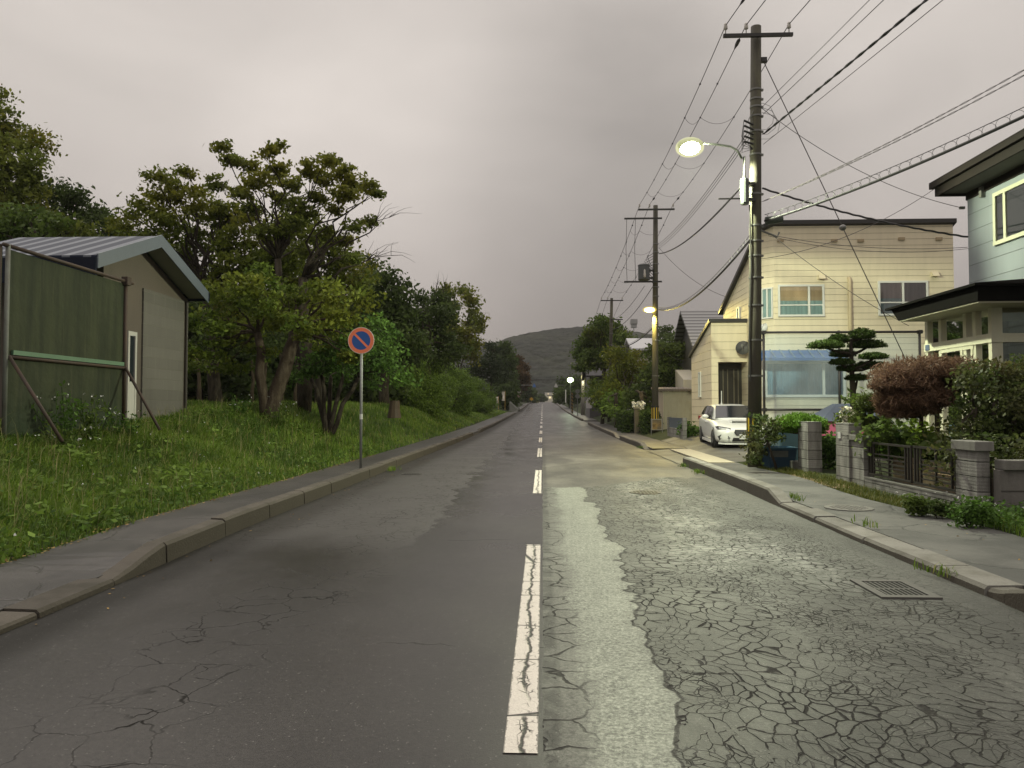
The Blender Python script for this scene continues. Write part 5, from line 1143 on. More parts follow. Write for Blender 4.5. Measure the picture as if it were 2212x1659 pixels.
p = at(1203, 866, 330); t = thing('oncoming_vehicle', 'dark distant vehicle with one bright headlamp at the road crest', 'vehicle', (p.x + .8, 332, zr(330)))
zb = zr(330); cx_ = p.x + .55
mesh('body', MB().hexa([(cx_-.85, 331, zb+.3), (cx_+.85, 331, zb+.3), (cx_+.85, 335, zb+.3), (cx_-.85, 335, zb+.3), (cx_-.8, 331, zb+1.0), (cx_+.8, 331, zb+1.0), (cx_+.8, 335, zb+1.1), (cx_-.8, 335, zb+1.1)]).hexa([(cx_-.75, 332, zb+1.101), (cx_+.75, 332, zb+1.101), (cx_+.75, 334.9, zb+1.101), (cx_-.75, 334.9, zb+1.101), (cx_-.6, 332.6, zb+1.7), (cx_+.6, 332.6, zb+1.7), (cx_+.6, 334.6, zb+1.7), (cx_-.6, 334.6, zb+1.7)]), simple('dark_car_paint', (.02, .02, .022), .3), t)
for xx in (cx_-.75, cx_+.75): mesh('wheel', MB().tube([(xx-.1, 331.6, zb+.3), (xx+.1, 331.6, zb+.3)], .3, 12), simple('tyre_far', (.015, .015, .015), .8), t)
for xx, e in ((cx_ - .55, 14.0), (cx_ + .55, .4)): mesh('headlight', MB().ball((xx, 330.97, zb + .75), (.24, .06, .2)), (lambda s: s.fin((.8, .8, .8), .3, emit=(1, .9, .66), es=e))(Sh('headlight_glow')), t)

# ---------------------------------------------------------------- white car
def build_car():
    x0, y0 = 6.66, 24.8
    t = thing('parked_car', 'white estate car parked nose out on the drive of the yellow house', 'car', (x0, y0, .165), R(-4.5))
    t.rotation_euler = (R(1.2), 0, R(-3.5))
    # local: x across, y from front bumper (0) to rear (4.69), z up
    PAINT = (lambda s: s.fin((.66, .66, .635), .3, .5, coat=.5))(Sh('white_car_paint')); GL = simple('car_glass', (.018, .020, .024), .06, 0, 1, spec=.8)
    TY = simple('tyre_rubber', (.014, .014, .014), .8); RIM = simple('dark_alloy', (.10, .10, .105), .35, .1, 5, metal=.7); BK = simple('black_plastic', (.012, .012, .013), .5)
    # lower body loft: station y -> (half width, z bottom, z shoulder, z deck)
    st = [(0.00, .52, .28, .50, .56), (.04, .66, .23, .55, .66), (.16, .80, .20, .60, .72), (.40, .87, .18, .66, .785), (.80, .89, .17, .74, .87), (1.30, .885, .17, .82, .945), (1.55, .885, .17, .86, .975), (2.6, .89, .17, .90, .985), (3.6, .89, .18, .93, 1.0), (4.2, .87, .22, .95, 1.02), (4.55, .80, .30, .93, 1.0), (4.69, .70, .36, .80, .90)]
    vs = []; n = 14
    for y, w_, zb, zs_, zd in st:
        prof = [(-w_ * .80, zb), (-w_ * .97, zb + .06), (-w_, (zb + zs_) * .5), (-w_ * .985, zs_ - .05), (-w_ * .95, zs_), (-w_ * .80, zd - .02), (-w_ * .45, zd), (w_ * .45, zd), (w_ * .80, zd - .02), (w_ * .95, zs_), (w_ * .985, zs_ - .05), (w_, (zb + zs_) * .5), (w_ * .97, zb + .06), (w_ * .80, zb)]
        vs += [(x, y, z) for x, z in prof]
    f = [(i*n+j, (i+1)*n+j, (i+1)*n+(j+1) % n, i*n+(j+1) % n) for i in range(len(st)-1) for j in range(n)]
    f += [tuple(range(n)), tuple(range((len(st)-1)*n, len(st)*n))[::-1]]
    o = mesh('body', MB().add(vs, f), PAINT, t, smooth=True, local=True); m = o.modifiers.new('sub', 'SUBSURF'); m.levels = m.render_levels = 2
    # greenhouse
    g = [(1.30, .70, .93, .70, .94), (1.62, .735, .96, .66, 1.15), (2.15, .755, .97, .585, 1.435), (2.7, .765, .98, .575, 1.475), (3.5, .765, .99, .565, 1.46), (4.15, .74, 1.0, .53, 1.40), (4.42, .70, 1.0, .60, 1.17), (4.6, .66, .98, .62, 1.0)]
    vs = []; n = 8
    for y, wb, zb, wt, zt_ in g:
        vs += [(-wb, y, zb), (-(wb*.4+wt*.6), y, zb + (zt_-zb)*.6), (-wt, y, zt_ - .03), (-wt*.7, y, zt_), (wt*.7, y, zt_), (wt, y, zt_ - .03), (wb*.4+wt*.6, y, zb + (zt_-zb)*.6), (wb, y, zb)]
    f = [(i*n+j, (i+1)*n+j, (i+1)*n+j+1, i*n+j+1) for i in range(len(g)-1) for j in range(n-1)] + [tuple(range(n)), tuple(range((len(g)-1)*n, len(g)*n))[::-1]]
    r_ = mesh('roof', MB().add(vs, f), PAINT, t, smooth=True, local=True); m = r_.modifiers.new('sub', 'SUBSURF'); m.levels = m.render_levels = 2
    # glass set just outside the greenhouse
    def gq(name, pts, off, mat=GL): mesh(name, MB().prism([Vector(p) for p in pts], off), mat, t, local=True)
    gq('windscreen', [(-.70, 1.44, .975), (.70, 1.44, .975), (.60, 2.02, 1.385), (-.60, 2.02, 1.385)], (0, -.035, .035))
    for sx_ in (-1, 1):
        gq('side_window', [(sx_*.765, 1.80, 1.0), (sx_*.775, 2.62, 1.01), (sx_*.640, 2.62, 1.405), (sx_*.645, 2.18, 1.365)], (sx_*.02, 0, 0))
        gq('side_window', [(sx_*.775, 2.70, 1.01), (sx_*.770, 3.46, 1.03), (sx_*.640, 3.40, 1.395), (sx_*.640, 2.70, 1.405)], (sx_*.02, 0, 0))
        gq('side_window', [(sx_*.768, 3.54, 1.04), (sx_*.745, 4.22, 1.08), (sx_*.625, 4.05, 1.345), (sx_*.638, 3.50, 1.39)], (sx_*.018, 0, 0))
        mesh('pillar_strip', MB().prism([(sx_*.786, 2.625, 1.0), (sx_*.786, 2.695, 1.0), (sx_*.652, 2.695, 1.41), (sx_*.652, 2.625, 1.41)], (sx_*.012, 0, 0)), BK, t, local=True)
        # mirror
        mo = mesh('wing_mirror', MB().ball((sx_*1.0, 1.72, 1.04), (.115, .07, .075), 12, 8), PAINT, t, smooth=True, local=True); mesh('mirror_stalk', MB().box((sx_*.84, 1.70, .96), (sx_*.96, 1.76, 1.02)), BK, mo, local=True)
        # headlight: swept dark lens with bright element
        h = mesh('headlight', MB().prism([(sx_*.44, .105, .615), (sx_*.82, .36, .665), (sx_*.865, .52, .73), (sx_*.80, .42, .755), (sx_*.42, .155, .69)], (0, -.055, .012)), GL, t, local=True)
        mesh('lens', MB().prism([(sx_*.58, .16, .645), (sx_*.78, .30, .675), (sx_*.78, .32, .715), (sx_*.57, .18, .685)], (0, -.062, .014)), simple('headlamp_lens', (.42, .42, .44), .15), h, local=True)
        fg = mesh('fog_lamp', MB().prism([(sx_*.48, .05, .30), (sx_*.78, .22, .31), (sx_*.82, .27, .42), (sx_*.74, .16, .49), (sx_*.50, .045, .44)], (0, -.045, 0)), BK, t, local=True)
        mesh('chrome_bar', MB().prism([(sx_*.46, .035, .375), (sx_*.76, .18, .345), (sx_*.76, .18, .37), (sx_*.46, .035, .405)], (0, -.055, 0)), simple('bright_trim', (.5, .5, .5), .25, metal=.8), fg, local=True)
        for wy_ in (.90, 3.55):
            w_ = mesh('wheel', MB().lathe((sx_*.70, wy_, .315), [(.20, 0), (.315, .02), (.325, .06), (.325, .15), (.31, .19), (.235, .205), (.225, .18)], 28, (sx_, 0, 0)), TY, t, smooth=True, local=True)
            mb = MB().lathe((sx_*.70, wy_, .315), [(.228, .175), (.232, .20), (.21, .203), (.20, .17)], 28, (sx_, 0, 0))
            for k in range(5):
                a = k * 2 * math.pi / 5; 
                for da in (-.14, .14): c0 = Vector((sx_*.885, wy_ + .05*math.cos(a), .315 + .05*math.sin(a))); c1 = Vector((sx_*.895, wy_ + .21*math.cos(a+da), .315 + .21*math.sin(a+da))); mb.tube([c0, c1], .018, 6)
            mesh('rim', mb, RIM, w_, local=True)
            mesh('wheel_arch', MB().lathe((sx_*.60, wy_, .325), [(.375, 0), (.375, .272), (.335, .272), (.335, 0)], 28, (sx_, 0, 0)), BK, t, local=True)
        mesh('side_sill', MB().box((sx_*.84, 1.30, .155), (sx_*.90, 3.15, .24)), PAINT, t, local=True)
        mesh('door_handle', MB().box((sx_*.875, 2.35, .82), (sx_*.905, 2.55, .85)), PAINT, t, local=True)
        mesh('tail_light', MB().box((sx_*.74, 4.44, .84), (sx_*.83, 4.60, .99)), simple('red_lamp', (.22, .012, .012), .3), t, local=True)
    mesh('grille', MB().prism([(-.33, .012, .56), (-.27, .012, .47), (.27, .012, .47), (.33, .012, .56), (.29, .07, .655), (-.29, .07, .655)], (0, -.035, 0)), BK, t, local=True)
    mesh('lower_intake', MB().prism([(-.40, .02, .27), (.40, .02, .27), (.36, .02, .39), (-.36, .02, .39)], (0, -.03, 0)), BK, t, local=True)
    mesh('front_lip', MB().prism([(-.80, .24, .17), (-.60, .02, .165), (.60, .02, .165), (.80, .24, .17), (.80, .30, .17), (-.80, .30, .17)], (0, 0, .05)), PAINT, t, local=True)
    mesh('number_plate', MB().box((-.165, -.032, .345), (.165, -.012, .51)), simple('plate_white', (.62, .62, .60), .4), t, local=True)
    s_ = mesh('bonnet_scoop', MB().hexa([(-.30, .72, .86), (.30, .72, .86), (.34, 1.15, .915), (-.34, 1.15, .915), (-.28, .73, .92), (.28, .73, .92), (.28, 1.12, .955), (-.28, 1.12, .955)]), PAINT, t, local=True, bev=.01); mesh('scoop_mouth', MB().box((-.265, .705, .875), (.265, .722, .912)), BK, s_, local=True)
    mesh('antenna', MB().lathe((-.05, 3.9, 1.40), [(.05, 0), (.03, .08), (.018, .12), (.016, .55)], 8), simple('white_stick', (.6, .6, .58), .4), t, local=True)
build_car()
# ---------------------------------------------------------------- foliage
rng = np.random.default_rng(11)
def m_leaf(name, c1, c2, c3=None, amt=0.0, sc=.7, trans=.42, spec=.16, ro=.6):
    s = Sh(name); a = s.noise(sc, 3, .55); i = s.island(); b = s.noise(sc * .55, 3, .5, s.vadd(s.P, s.vec(7.3, 2.1, 5.5)))
    c = s.mix((a.ss(.32, .68) * .6 + i * .45).mn(1.0), c1, c2)
    if c3: c = s.mix((b.ss(.50 - amt * .15, .66) * amt * 1.3 * (i * .5 + .6)).mn(1.0), c, c3)
    c = s.scale(c, i * .7 + .75)
    p = s.bsdf(c, ro, spec); t = s.n('ShaderNodeBsdfTranslucent'); s.nt.links.new(c.so, t.inputs[0]); return s.blend(trans, p, t)
def m_bark(name, c, c2):
    s = Sh(name); x, y, z = s.xyz(); n1 = s.noise(3, 5, .65, s.vec(x * 3, y * 3, z * .8)); f = s.noise(22, 4, .7); return s.fin(s.scale(s.mix(n1.ss(.4, .65), c, c2), f * .8 + .6), .9, .2, bump=f + n1, bd=.02)
BARK = m_bark('brown_bark', (.050, .036, .025), (.090, .070, .050)); BARKD = m_bark('dark_bark', (.034, .027, .020), (.065, .053, .040))
def unit(n):
    d = rng.normal(size=(n, 3)); return d / np.linalg.norm(d, axis=1, keepdims=True)
def leaf_quads(c, size, asp=.55, droop=0.0, flat=0.0):
    n = len(c); d = unit(n); d[:, 2] = d[:, 2] * (1 - flat) - droop; d /= np.linalg.norm(d, axis=1, keepdims=True)
    r = unit(n); w = np.cross(d, r); w /= np.linalg.norm(w, axis=1, keepdims=True) + 1e-9
    if flat > 0:
        w[:, 2] *= (1 - flat); w /= np.linalg.norm(w, axis=1, keepdims=True) + 1e-9
    s = (size * rng.uniform(.6, 1.35, n))[:, None]
    v = np.empty((n, 4, 3)); v[:, 0] = c - d * s * .5; v[:, 1] = c + w * s * asp * .5 - d * s * .05; v[:, 2] = c + d * s * .5; v[:, 3] = c - w * s * asp * .5 - d * s * .05
    return v.reshape(-1, 3)
def clumps(blobs, dens, per, cr, flat=.55, fmin=.45):
    """blobs: list of (centre, (rx,ry,rz)) -> leaf centres and clump centres"""
    L = []; C = []
    for c, r in blobs:
        r = np.array(r); area = 4 * math.pi * ((r[0]*r[1])**1.6/3 + (r[0]*r[2])**1.6/3 + (r[1]*r[2])**1.6/3) ** (1/1.6)
        m = max(6, int(area * dens)); d = unit(m); f = rng.uniform(fmin, 1.10, m) ** .8
        cc = np.array(c) + d * r * f[:, None]; C.append(cc)
        k = rng.poisson(per, m) + 2; idx = np.repeat(np.arange(m), k)
        g = np.clip(rng.normal(size=(len(idx), 3)), -1.7, 1.7) * cr * rng.uniform(.6, 1.3, m)[idx][:, None]; g[:, 2] *= flat
        L.append(cc[idx] + g)
    return np.concatenate(L), np.concatenate(C)
def limb_path(a, b, rnd, bend=.12, n=5):
    a = Vector(a); b = Vector(b); ln = (b - a).length; pts = [a]
    for i in range(1, n):
        t = i / n; p = a.lerp(b, t); p += Vector((rnd.uniform(-1, 1), rnd.uniform(-1, 1), rnd.uniform(-.3, 1) * (1 - t))) * ln * bend * .5; p.z += ln * .08 * math.sin(t * math.pi); pts.append(p)
    return pts + [b]
DK = 1.55
def tree(name, label, base, fork, blobs, leafm, barkm=BARK, r0=.22, dens=2.2, per=26, cr=.30, ls=.17, flat=.55, stems=None, twigs=2, cat='tree', group=None, fmin=.45, asp=.55, lflat=.0, droop=.0, bend=.14, bare=(), kids=True):
    t = thing(name, label, cat, tuple(base), group=group); rnd = random.Random(hash(label) % 99991 if False else sum(map(ord, label)))
    if cat == 'shrub' and base[1] > 30:
        for q in range(7): blobs = blobs + [((base[0] + rnd.uniform(-1.6, .7), base[1] + rnd.uniform(-1.5, 1.5), base[2] + .4), (.8, .8, .55))]
    L, C = clumps(blobs, dens * DK, per * 1.15, cr, flat, fmin)
    mb = MB(); base = Vector(base)
    for fk, rr in (stems or [(fork, r0)]):
        fk = Vector(fk); pth = limb_path(base + Vector((0, 0, -.2)), fk, rnd, .06, 4); mb.tube(pth, [rr * 1.25, rr, rr * .92, rr * .85, rr * .75], 9)
        mine = [bl for bl in blobs if min((stems or [(fork, r0)]), key=lambda q: (Vector(q[0]) - Vector(bl[0])).length)[0] == tuple(fk) or not stems]
        for c, r in mine:
            e = Vector(c) + Vector((rnd.uniform(-.3, .3) * r[0], rnd.uniform(-.3, .3) * r[1], rnd.uniform(.0, .4) * r[2])); q = limb_path(fk, e, rnd, bend, 6); b0 = rr * (.5 if len(mine) < 8 else .34)
            mb.tube(q, [b0, b0 * .75, b0 * .58, b0 * .45, b0 * .34, b0 * .24, b0 * .12], 6)
            for k in range(twigs):
                s_ = q[rnd.randint(2, 5)]; d = Vector(unit(1)[0]); d.z = abs(d.z) * .7; e2 = Vector(c) + Vector((d.x * r[0], d.y * r[1], d.z * r[2])) * .9
                mb.tube(limb_path(s_, e2, rnd, .16, 4), [b0 * .3, b0 * .22, b0 * .16, b0 * .1, b0 * .05], 4)
    for a, b in bare:
        q = limb_path(a, b, rnd, .2, 5); mb.tube(q, [.05, .04, .03, .022, .015, .008], 5)
        for k in range(14):
            s_ = q[rnd.randint(2, 5)]; d = (Vector(b) - Vector(a)).normalized() * .7 + Vector(unit(1)[0]) * .6; mb.tube(limb_path(s_, s_ + d * rnd.uniform(.4, 1.1), rnd, .2, 3), [.012, .009, .006, .003], 3)
    mesh('trunk', mb, barkm, t, smooth=True)
    v = leaf_quads(L, ls, asp, droop, lflat); f = np.arange(len(v)).reshape(-1, 4)
    npmesh('crown', v, [f], leafm, t)
    return t
def B(lst, Y, dy=.8, sq=.8):
    """outline lumps read off the photograph (u, v, r in px) placed at their own distance"""
    out = []
    for q in lst:
        u, v, r = q[:3]; y_ = Y + (q[3] if len(q) > 3 else rng.uniform(-.12, .12) * Y * .5); p = at(u, v, y_); rr = r * y_ / F
        out.append((tuple(p), (rr, rr * dy * 1.1, rr * sq)))
    return out
LF_OLIVE = m_leaf('olive_maple_leaves', (.066, .096, .014), (.140, .168, .025), (.18, .17, .02), .5)
LF_YEL = m_leaf('yellowing_maple_leaves', (.056, .102, .015), (.122, .170, .026), (.18, .178, .022), .45)
LF_DK = m_leaf('dark_green_leaves', (.032, .052, .015), (.076, .108, .030)); LF_MID = m_leaf('mid_green_leaves', (.050, .085, .017), (.105, .155, .034), (.15, .15, .022), .4)
LF_SKY = m_leaf('deep_green_maple_leaves', (.074, .104, .019), (.160, .190, .036), (.21, .19, .025), .5, trans=.52)
LF_BRT = m_leaf('bright_green_leaves', (.044, .092, .017), (.100, .180, .034)); LF_RED = m_leaf('russet_leaves', (.050, .032, .014), (.085, .050, .020)); LF_GREY = m_leaf('grey_green_leaves', (.022, .034, .016), (.046, .062, .028))
def gz(x, y): return hgt(x, y)
def gbase(u, Y):
    p = at(u, 880, Y); return (p.x, Y, gz(p.x, Y) - .05)
# -- the tall open crowned maple
Y = 25.0
bl = B([(480, 318, 22), (505, 345, 26), (540, 358, 24), (575, 328, 20), (600, 318, 16), (470, 395, 24), (520, 420, 28), (555, 395, 30), (600, 365, 30), (628, 395, 32), (640, 440, 30), (600, 430, 26), (545, 450, 24),
        (668, 362, 26), (700, 345, 22), (722, 345, 20), (700, 385, 32), (740, 370, 26), (765, 395, 28), (795, 405, 22), (815, 420, 12), (745, 425, 30), (690, 430, 26), (665, 470, 28), (720, 455, 18), (700, 500, 20), (770, 490, 22), (800, 480, 14), (740, 520, 24), (640, 480, 26), (610, 500, 26), (560, 500, 24), (760, 560, 16), (660, 540, 22)], Y, sq=.75)
tree('maple_tree', 'tall open maple with bare limbs showing against the sky behind the sign', gbase(655, Y), at(660, 590, Y), [(c, (r[0]*.98, r[1], r[2]*.95)) for c, r in bl], LF_SKY, BARKD, r0=.20, dens=5.2, per=24, cr=.14, ls=.16, fmin=.15, stems=[(tuple(at(600, 560, Y)), .15), (tuple(at(655, 600, Y)), .21)], twigs=1, bend=.2,
     bare=[(at(700, 575, Y), at(840, 470, Y)), (at(720, 600, Y), at(845, 552, Y))])
# -- yellowing maple in front (forked trunk)
Y = 21.6; b0 = gbase(577, Y)
bl = B([(480, 640, 40), (530, 610, 42), (590, 600, 44), (560, 650, 46), (635, 640, 46), (690, 625, 42), (735, 640, 36), (700, 680, 46), (755, 690, 30), (650, 700, 46), (600, 700, 40), (470, 700, 44), (430, 690, 40), (520, 730, 46), (440, 750, 40), (490, 790, 34), (700, 735, 34), (770, 735, 20), (560, 760, 30), (425, 790, 24), (755, 770, 18)], Y, sq=.62)
tree('maple_tree', 'spreading yellow green maple with forked leaning trunk beside the taupe building', b0, at(590, 790, Y), bl, LF_YEL, BARK, r0=.27, dens=2.5, per=38, cr=.19, ls=.15, flat=.35, stems=[(tuple(at(556, 720, Y)), .15), (tuple(at(640, 720, Y + .3)), .23)], twigs=3)
# -- olive maples filling the left of the wood
Y = 28.5
bl = B([(340, 385, 26), (380, 395, 24), (400, 375, 14), (350, 425, 36), (410, 430, 38), (455, 450, 36), (310, 450, 34), (270, 470, 30), (370, 480, 48), (440, 500, 50), (330, 520, 44), (500, 520, 46), (420, 560, 50), (520, 570, 48), (260, 500, 28), (470, 610, 42), (570, 560, 40), (620, 570, 34), (480, 475, 26), (480, 455, 30), (540, 482, 34), (590, 505, 34), (520, 450, 20), (560, 540, 40), (620, 545, 34), (600, 590, 40)], Y, sq=.7)
tree('maple_tree', 'olive and gold maple rising behind the blue roofed outbuilding', gbase(470, Y), at(450, 640, Y), bl, LF_OLIVE, BARKD, r0=.24, dens=2.3, per=34, cr=.23, ls=.18, flat=.4, twigs=2)
Y = 30.0
tree('maple_tree', 'shaded maple standing in the middle of the left wood', gbase(690, Y), at(690, 700, Y), B([(620, 600, 46), (690, 580, 46), (740, 600, 40), (560, 620, 50), (650, 660, 50), (720, 680, 44), (770, 640, 34), (590, 690, 46), (500, 660, 46), (780, 600, 22), (640, 530, 34), (720, 540, 26), (690, 520, 32), (740, 548, 32), (780, 592, 28), (640, 500, 28), (600, 478, 24), (665, 475, 20)], Y), LF_OLIVE, BARKD, r0=.2, dens=2.3, per=24, cr=.30, ls=.2)
# -- far left
Y = 31.0
tree('broadleaf_tree', 'tall dark tree cut by the frame edge above the green fence', gbase(10, Y), at(20, 500, Y), B([(5, 205, 18), (0, 255, 40), (30, 290, 44), (70, 300, 30), (85, 315, 20), (20, 340, 56), (60, 365, 40), (10, 400, 60), (75, 400, 28), (-60, 300, 70), (-60, 400, 80), (45, 440, 50)], Y), LF_SKY, BARKD, r0=.3, dens=2.4, per=22, cr=.30, ls=.2)
Y = 34.0
tree('broadleaf_tree', 'dark rounded tree above the left end of the blue roof', gbase(140, Y), at(140, 520, Y), B([(95, 420, 34), (130, 412, 30), (165, 430, 26), (150, 450, 40), (185, 465, 22), (90, 460, 44), (140, 500, 48), (210, 490, 34), (215, 455, 18), (240, 475, 22), (195, 520, 40), (260, 520, 36)], Y), LF_DK, BARKD, r0=.25, dens=2.2, per=22, cr=.32, ls=.22)
Y = 24.0
tree('broadleaf_tree', 'leafy green tree with drooping sprays just above the green fence', gbase(60, Y), at(70, 560, Y), B([(20, 470, 44), (70, 475, 44), (120, 490, 40), (165, 500, 30), (30, 520, 50), (100, 525, 46), (160, 530, 36), (-30, 500, 60), (210, 530, 24)], Y, sq=.6), LF_MID, BARKD, r0=.2, dens=2.8, per=22, cr=.26, ls=.19, droop=.5)
# -- behind the sign: bright bushy tree on many stems
Y = 22.8; b0 = gbase(708, Y)
tree('bushy_tree', 'bright green many stemmed tree directly behind the round sign', b0, at(710, 820, Y), B([(800, 700, 26), (830, 715, 26), (780, 740, 34), (830, 750, 34), (855, 770, 22), (740, 760, 36), (790, 785, 38), (840, 800, 30), (700, 790, 36), (870, 815, 18), (660, 790, 30), (740, 810, 30), (810, 830, 22), (640, 815, 20)], Y, sq=.7), LF_BRT, BARKD, r0=.09, dens=3.6, per=22, cr=.19, ls=.14, stems=[(tuple(at(u, 815, Y + d)), .075) for u, d in ((670, .2), (695, -.2), (715, .3), (740, 0), (775, .2))], twigs=2, droop=.25)
# -- dark trees to the right of it
Y = 37
tree('broadleaf_tree', 'dense dark tree right of the tall maple', gbase(830, Y), at(830, 740, Y), B([(790, 580, 28), (810, 600, 36), (845, 610, 28), (800, 645, 44), (860, 640, 26), (840, 670, 44), (880, 690, 26), (790, 690, 40), (860, 725, 40), (800, 740, 40), (900, 740, 28), (770, 620, 34), (880, 770, 30), (830, 770, 34)], Y), LF_DK, BARKD, r0=.25, dens=2.4, per=24, cr=.32, ls=.23)
Y = 47
tree('broadleaf_tree', 'mid distance dark tree with thin bare twigs on top', gbase(925, Y), at(925, 740, Y), B([(905, 640, 12), (918, 650, 18), (940, 650, 22), (900, 680, 24), (930, 690, 34), (960, 680, 26), (900, 730, 32), (945, 735, 34), (910, 770, 30), (950, 780, 30), (985, 760, 24)], Y), LF_DK, BARKD, r0=.2, dens=2.2, per=24, cr=.36, ls=.27, bare=[(at(935, 660, Y), at(945, 615, Y)), (at(950, 660, Y), at(962, 622, Y))])
Y = 84
tree('poplar_tree', 'tall ragged tree with separate leafy towers against the sky', gbase(985, Y), at(985, 760, Y), B([(958, 622, 11), (965, 640, 14), (972, 662, 16), (966, 690, 17), (978, 712, 18), (1000, 628, 12), (1012, 640, 12), (1022, 655, 11), (1024, 678, 12), (1018, 700, 13), (1010, 720, 15), (1036, 708, 11), (1038, 690, 8), (1000, 745, 18), (1022, 745, 14), (1018, 770, 14), (975, 750, 20), (960, 725, 16)], Y, sq=1.05), LF_SKY, BARKD, r0=.22, dens=1.5, per=22, cr=.42, ls=.38, stems=[(tuple(at(968, 720, Y)), .10), (tuple(at(1012, 720, Y)), .10), (tuple(at(990, 735, Y)), .1)], twigs=2)
Y = 96
tree('broadleaf_tree', 'small grey green tree with open twigs at the hedge end', gbase(1060, Y), at(1062, 800, Y), B([(1052, 745, 9), (1066, 752, 12), (1080, 760, 8), (1055, 775, 16), (1075, 785, 14), (1040, 790, 16), (1062, 810, 18), (1085, 810, 14), (1030, 800, 18)], Y), LF_GREY, BARKD, r0=.14, dens=1.6, per=18, cr=.5, ls=.36)
Y = 132
tree('conifer_tree', 'dark upright conifer far along the left side', gbase(1092, Y), at(1092, 800, Y), B([(1090, 752, 12), (1092, 768, 15), (1090, 788, 18), (1094, 810, 20), (1090, 832, 22), (1096, 855, 24), (1102, 780, 10), (1080, 800, 12)], Y, sq=1.1), LF_DK, BARKD, r0=.2, dens=1.6, per=26, cr=.6, ls=.5)
tree('russet_tree', 'russet brown tree far along the left side beside the conifer', gbase(1118, 190), at(1118, 830, 190), B([(1112, 782, 12), (1122, 795, 13), (1116, 808, 16), (1130, 815, 11), (1124, 830, 15), (1112, 840, 14)], 190), LF_RED, BARKD, r0=.3, dens=.8, per=24, cr=.8, ls=.8)
for k, (u, Yq, lst, m, lab) in enumerate([(1132, 250, [(1130, 838, 14), (1138, 850, 14), (1120, 855, 14), (1144, 862, 10), (1128, 870, 12)], LF_DK, 'low dark tree at the far end of the left trees'),
        (1146, 400, [(1146, 852, 9), (1152, 860, 8), (1140, 862, 8)], LF_DK, 'tiny dark tree left of the road end'), (1170, 420, [(1168, 858, 6), (1174, 862, 5), (1162, 862, 5)], LF_DK, 'tiny distant tree beside the yellow lit house'),
        (1212, 210, [(1212, 850, 12), (1218, 858, 12), (1208, 862, 8), (1222, 845, 10)], LF_DK, 'dark distant tree right of the white house'), (1232, 150, [(1228, 832, 14), (1240, 840, 16), (1224, 852, 14), (1238, 858, 14), (1250, 825, 14)], LF_DK, 'dark tree behind the far green lamp')]):
    tree('broadleaf_tree', lab, gbase(u, Yq), at(u, 862, Yq), B(lst, Yq), m, BARKD, r0=.3, dens=.7 if Yq > 180 else 1.5, per=22, cr=.8, ls=.004 * Yq)
# -- hedge of willowy shrubs along the bank
LF_WIL = m_leaf('willowy_shrub_leaves', (.074, .128, .020), (.155, .235, .042))
for k, (u, Yq, lst, lab) in enumerate([(915, 46, [(880, 845, 28), (905, 810, 30), (930, 800, 26), (925, 840, 36), (895, 870, 26), (940, 870, 28), (865, 870, 16)], 'feathery green shrub nearest the tree stump'),
        (975, 62, [(960, 800, 24), (985, 812, 24), (960, 835, 32), (1000, 840, 26), (975, 868, 28), (1005, 868, 20)], 'feathery green shrub in the middle of the left hedge'),
        (1040, 86, [(1022, 830, 20), (1040, 842, 20), (1030, 862, 22), (1055, 858, 16), (1062, 872, 13), (1045, 878, 14)], 'rounded green shrub at the far end of the left hedge')]):
    tree('shrub', lab, gbase(u, Yq), at(u, 850, Yq), B(lst, Yq, sq=.85), LF_WIL, BARKD, r0=.08, dens=4.2, per=30, cr=.28, ls=.19, asp=.32, droop=-.3, cat='shrub', twigs=1, stems=[(tuple(at(u - 15, 855, Yq)), .06), (tuple(at(u + 14, 855, Yq)), .06)])
# -- deep wood behind: understorey trees closing the view
k = 0
for (u, Yq, lst) in [(300, 40, [(280, 560, 60), (330, 600, 60), (240, 600, 60), (300, 680, 60)]), (430, 38, [(420, 640, 60), (460, 700, 60), (390, 740, 50), (430, 790, 50), (470, 840, 36), (410, 845, 36)]), (540, 40, [(520, 700, 60), (570, 760, 56), (520, 800, 50), (560, 845, 34), (500, 850, 30)]),
        (640, 42, [(620, 720, 56), (670, 780, 50), (630, 820, 44), (670, 850, 30), (600, 855, 28)]), (760, 42, [(740, 740, 50), (780, 790, 46), (730, 830, 40), (790, 850, 30), (830, 840, 34), (710, 855, 22)]), (100, 42, [(60, 560, 80), (140, 600, 70), (0, 600, 90), (200, 580, 60)]), (860, 50, [(850, 790, 40), (880, 830, 34), (840, 850, 30), (900, 800, 30)])]:
    tree('understorey_tree', ('dark understorey tree deep in the left wood', )[0] + ' ' + ('behind the ridge of the blue roof', 'right of the taupe building', 'left of the forked trunk', 'right of the forked trunk', 'behind the sign post', 'behind the far left trees', 'behind the feathery shrubs')[k], gbase(u, Yq), at(u, 800, Yq), B(lst, Yq, sq=.9), LF_DK, BARKD, r0=.18, dens=2.4, per=30, cr=.42, ls=.40); k += 1
# the depth of the wood, read as one mass
n = 30000; x_ = rng.uniform(-52, -9.5, n); y_ = rng.uniform(47, 60, n) - .25 * (x_ + 30); zt_ = np.array([hgt(a, b) for a, b in zip(x_, y_)]) + rng.uniform(0, 1, n) ** .8 * (7.5 + 1.5 * np.sin(x_ * .7)); v = leaf_quads(np.column_stack([x_, y_, zt_]), .62); o = struct(npmesh('woodland', v, [np.arange(len(v)).reshape(-1, 4)], LF_DK), 'stuff'); o['label'] = 'dark depth of the wood behind the left trees'
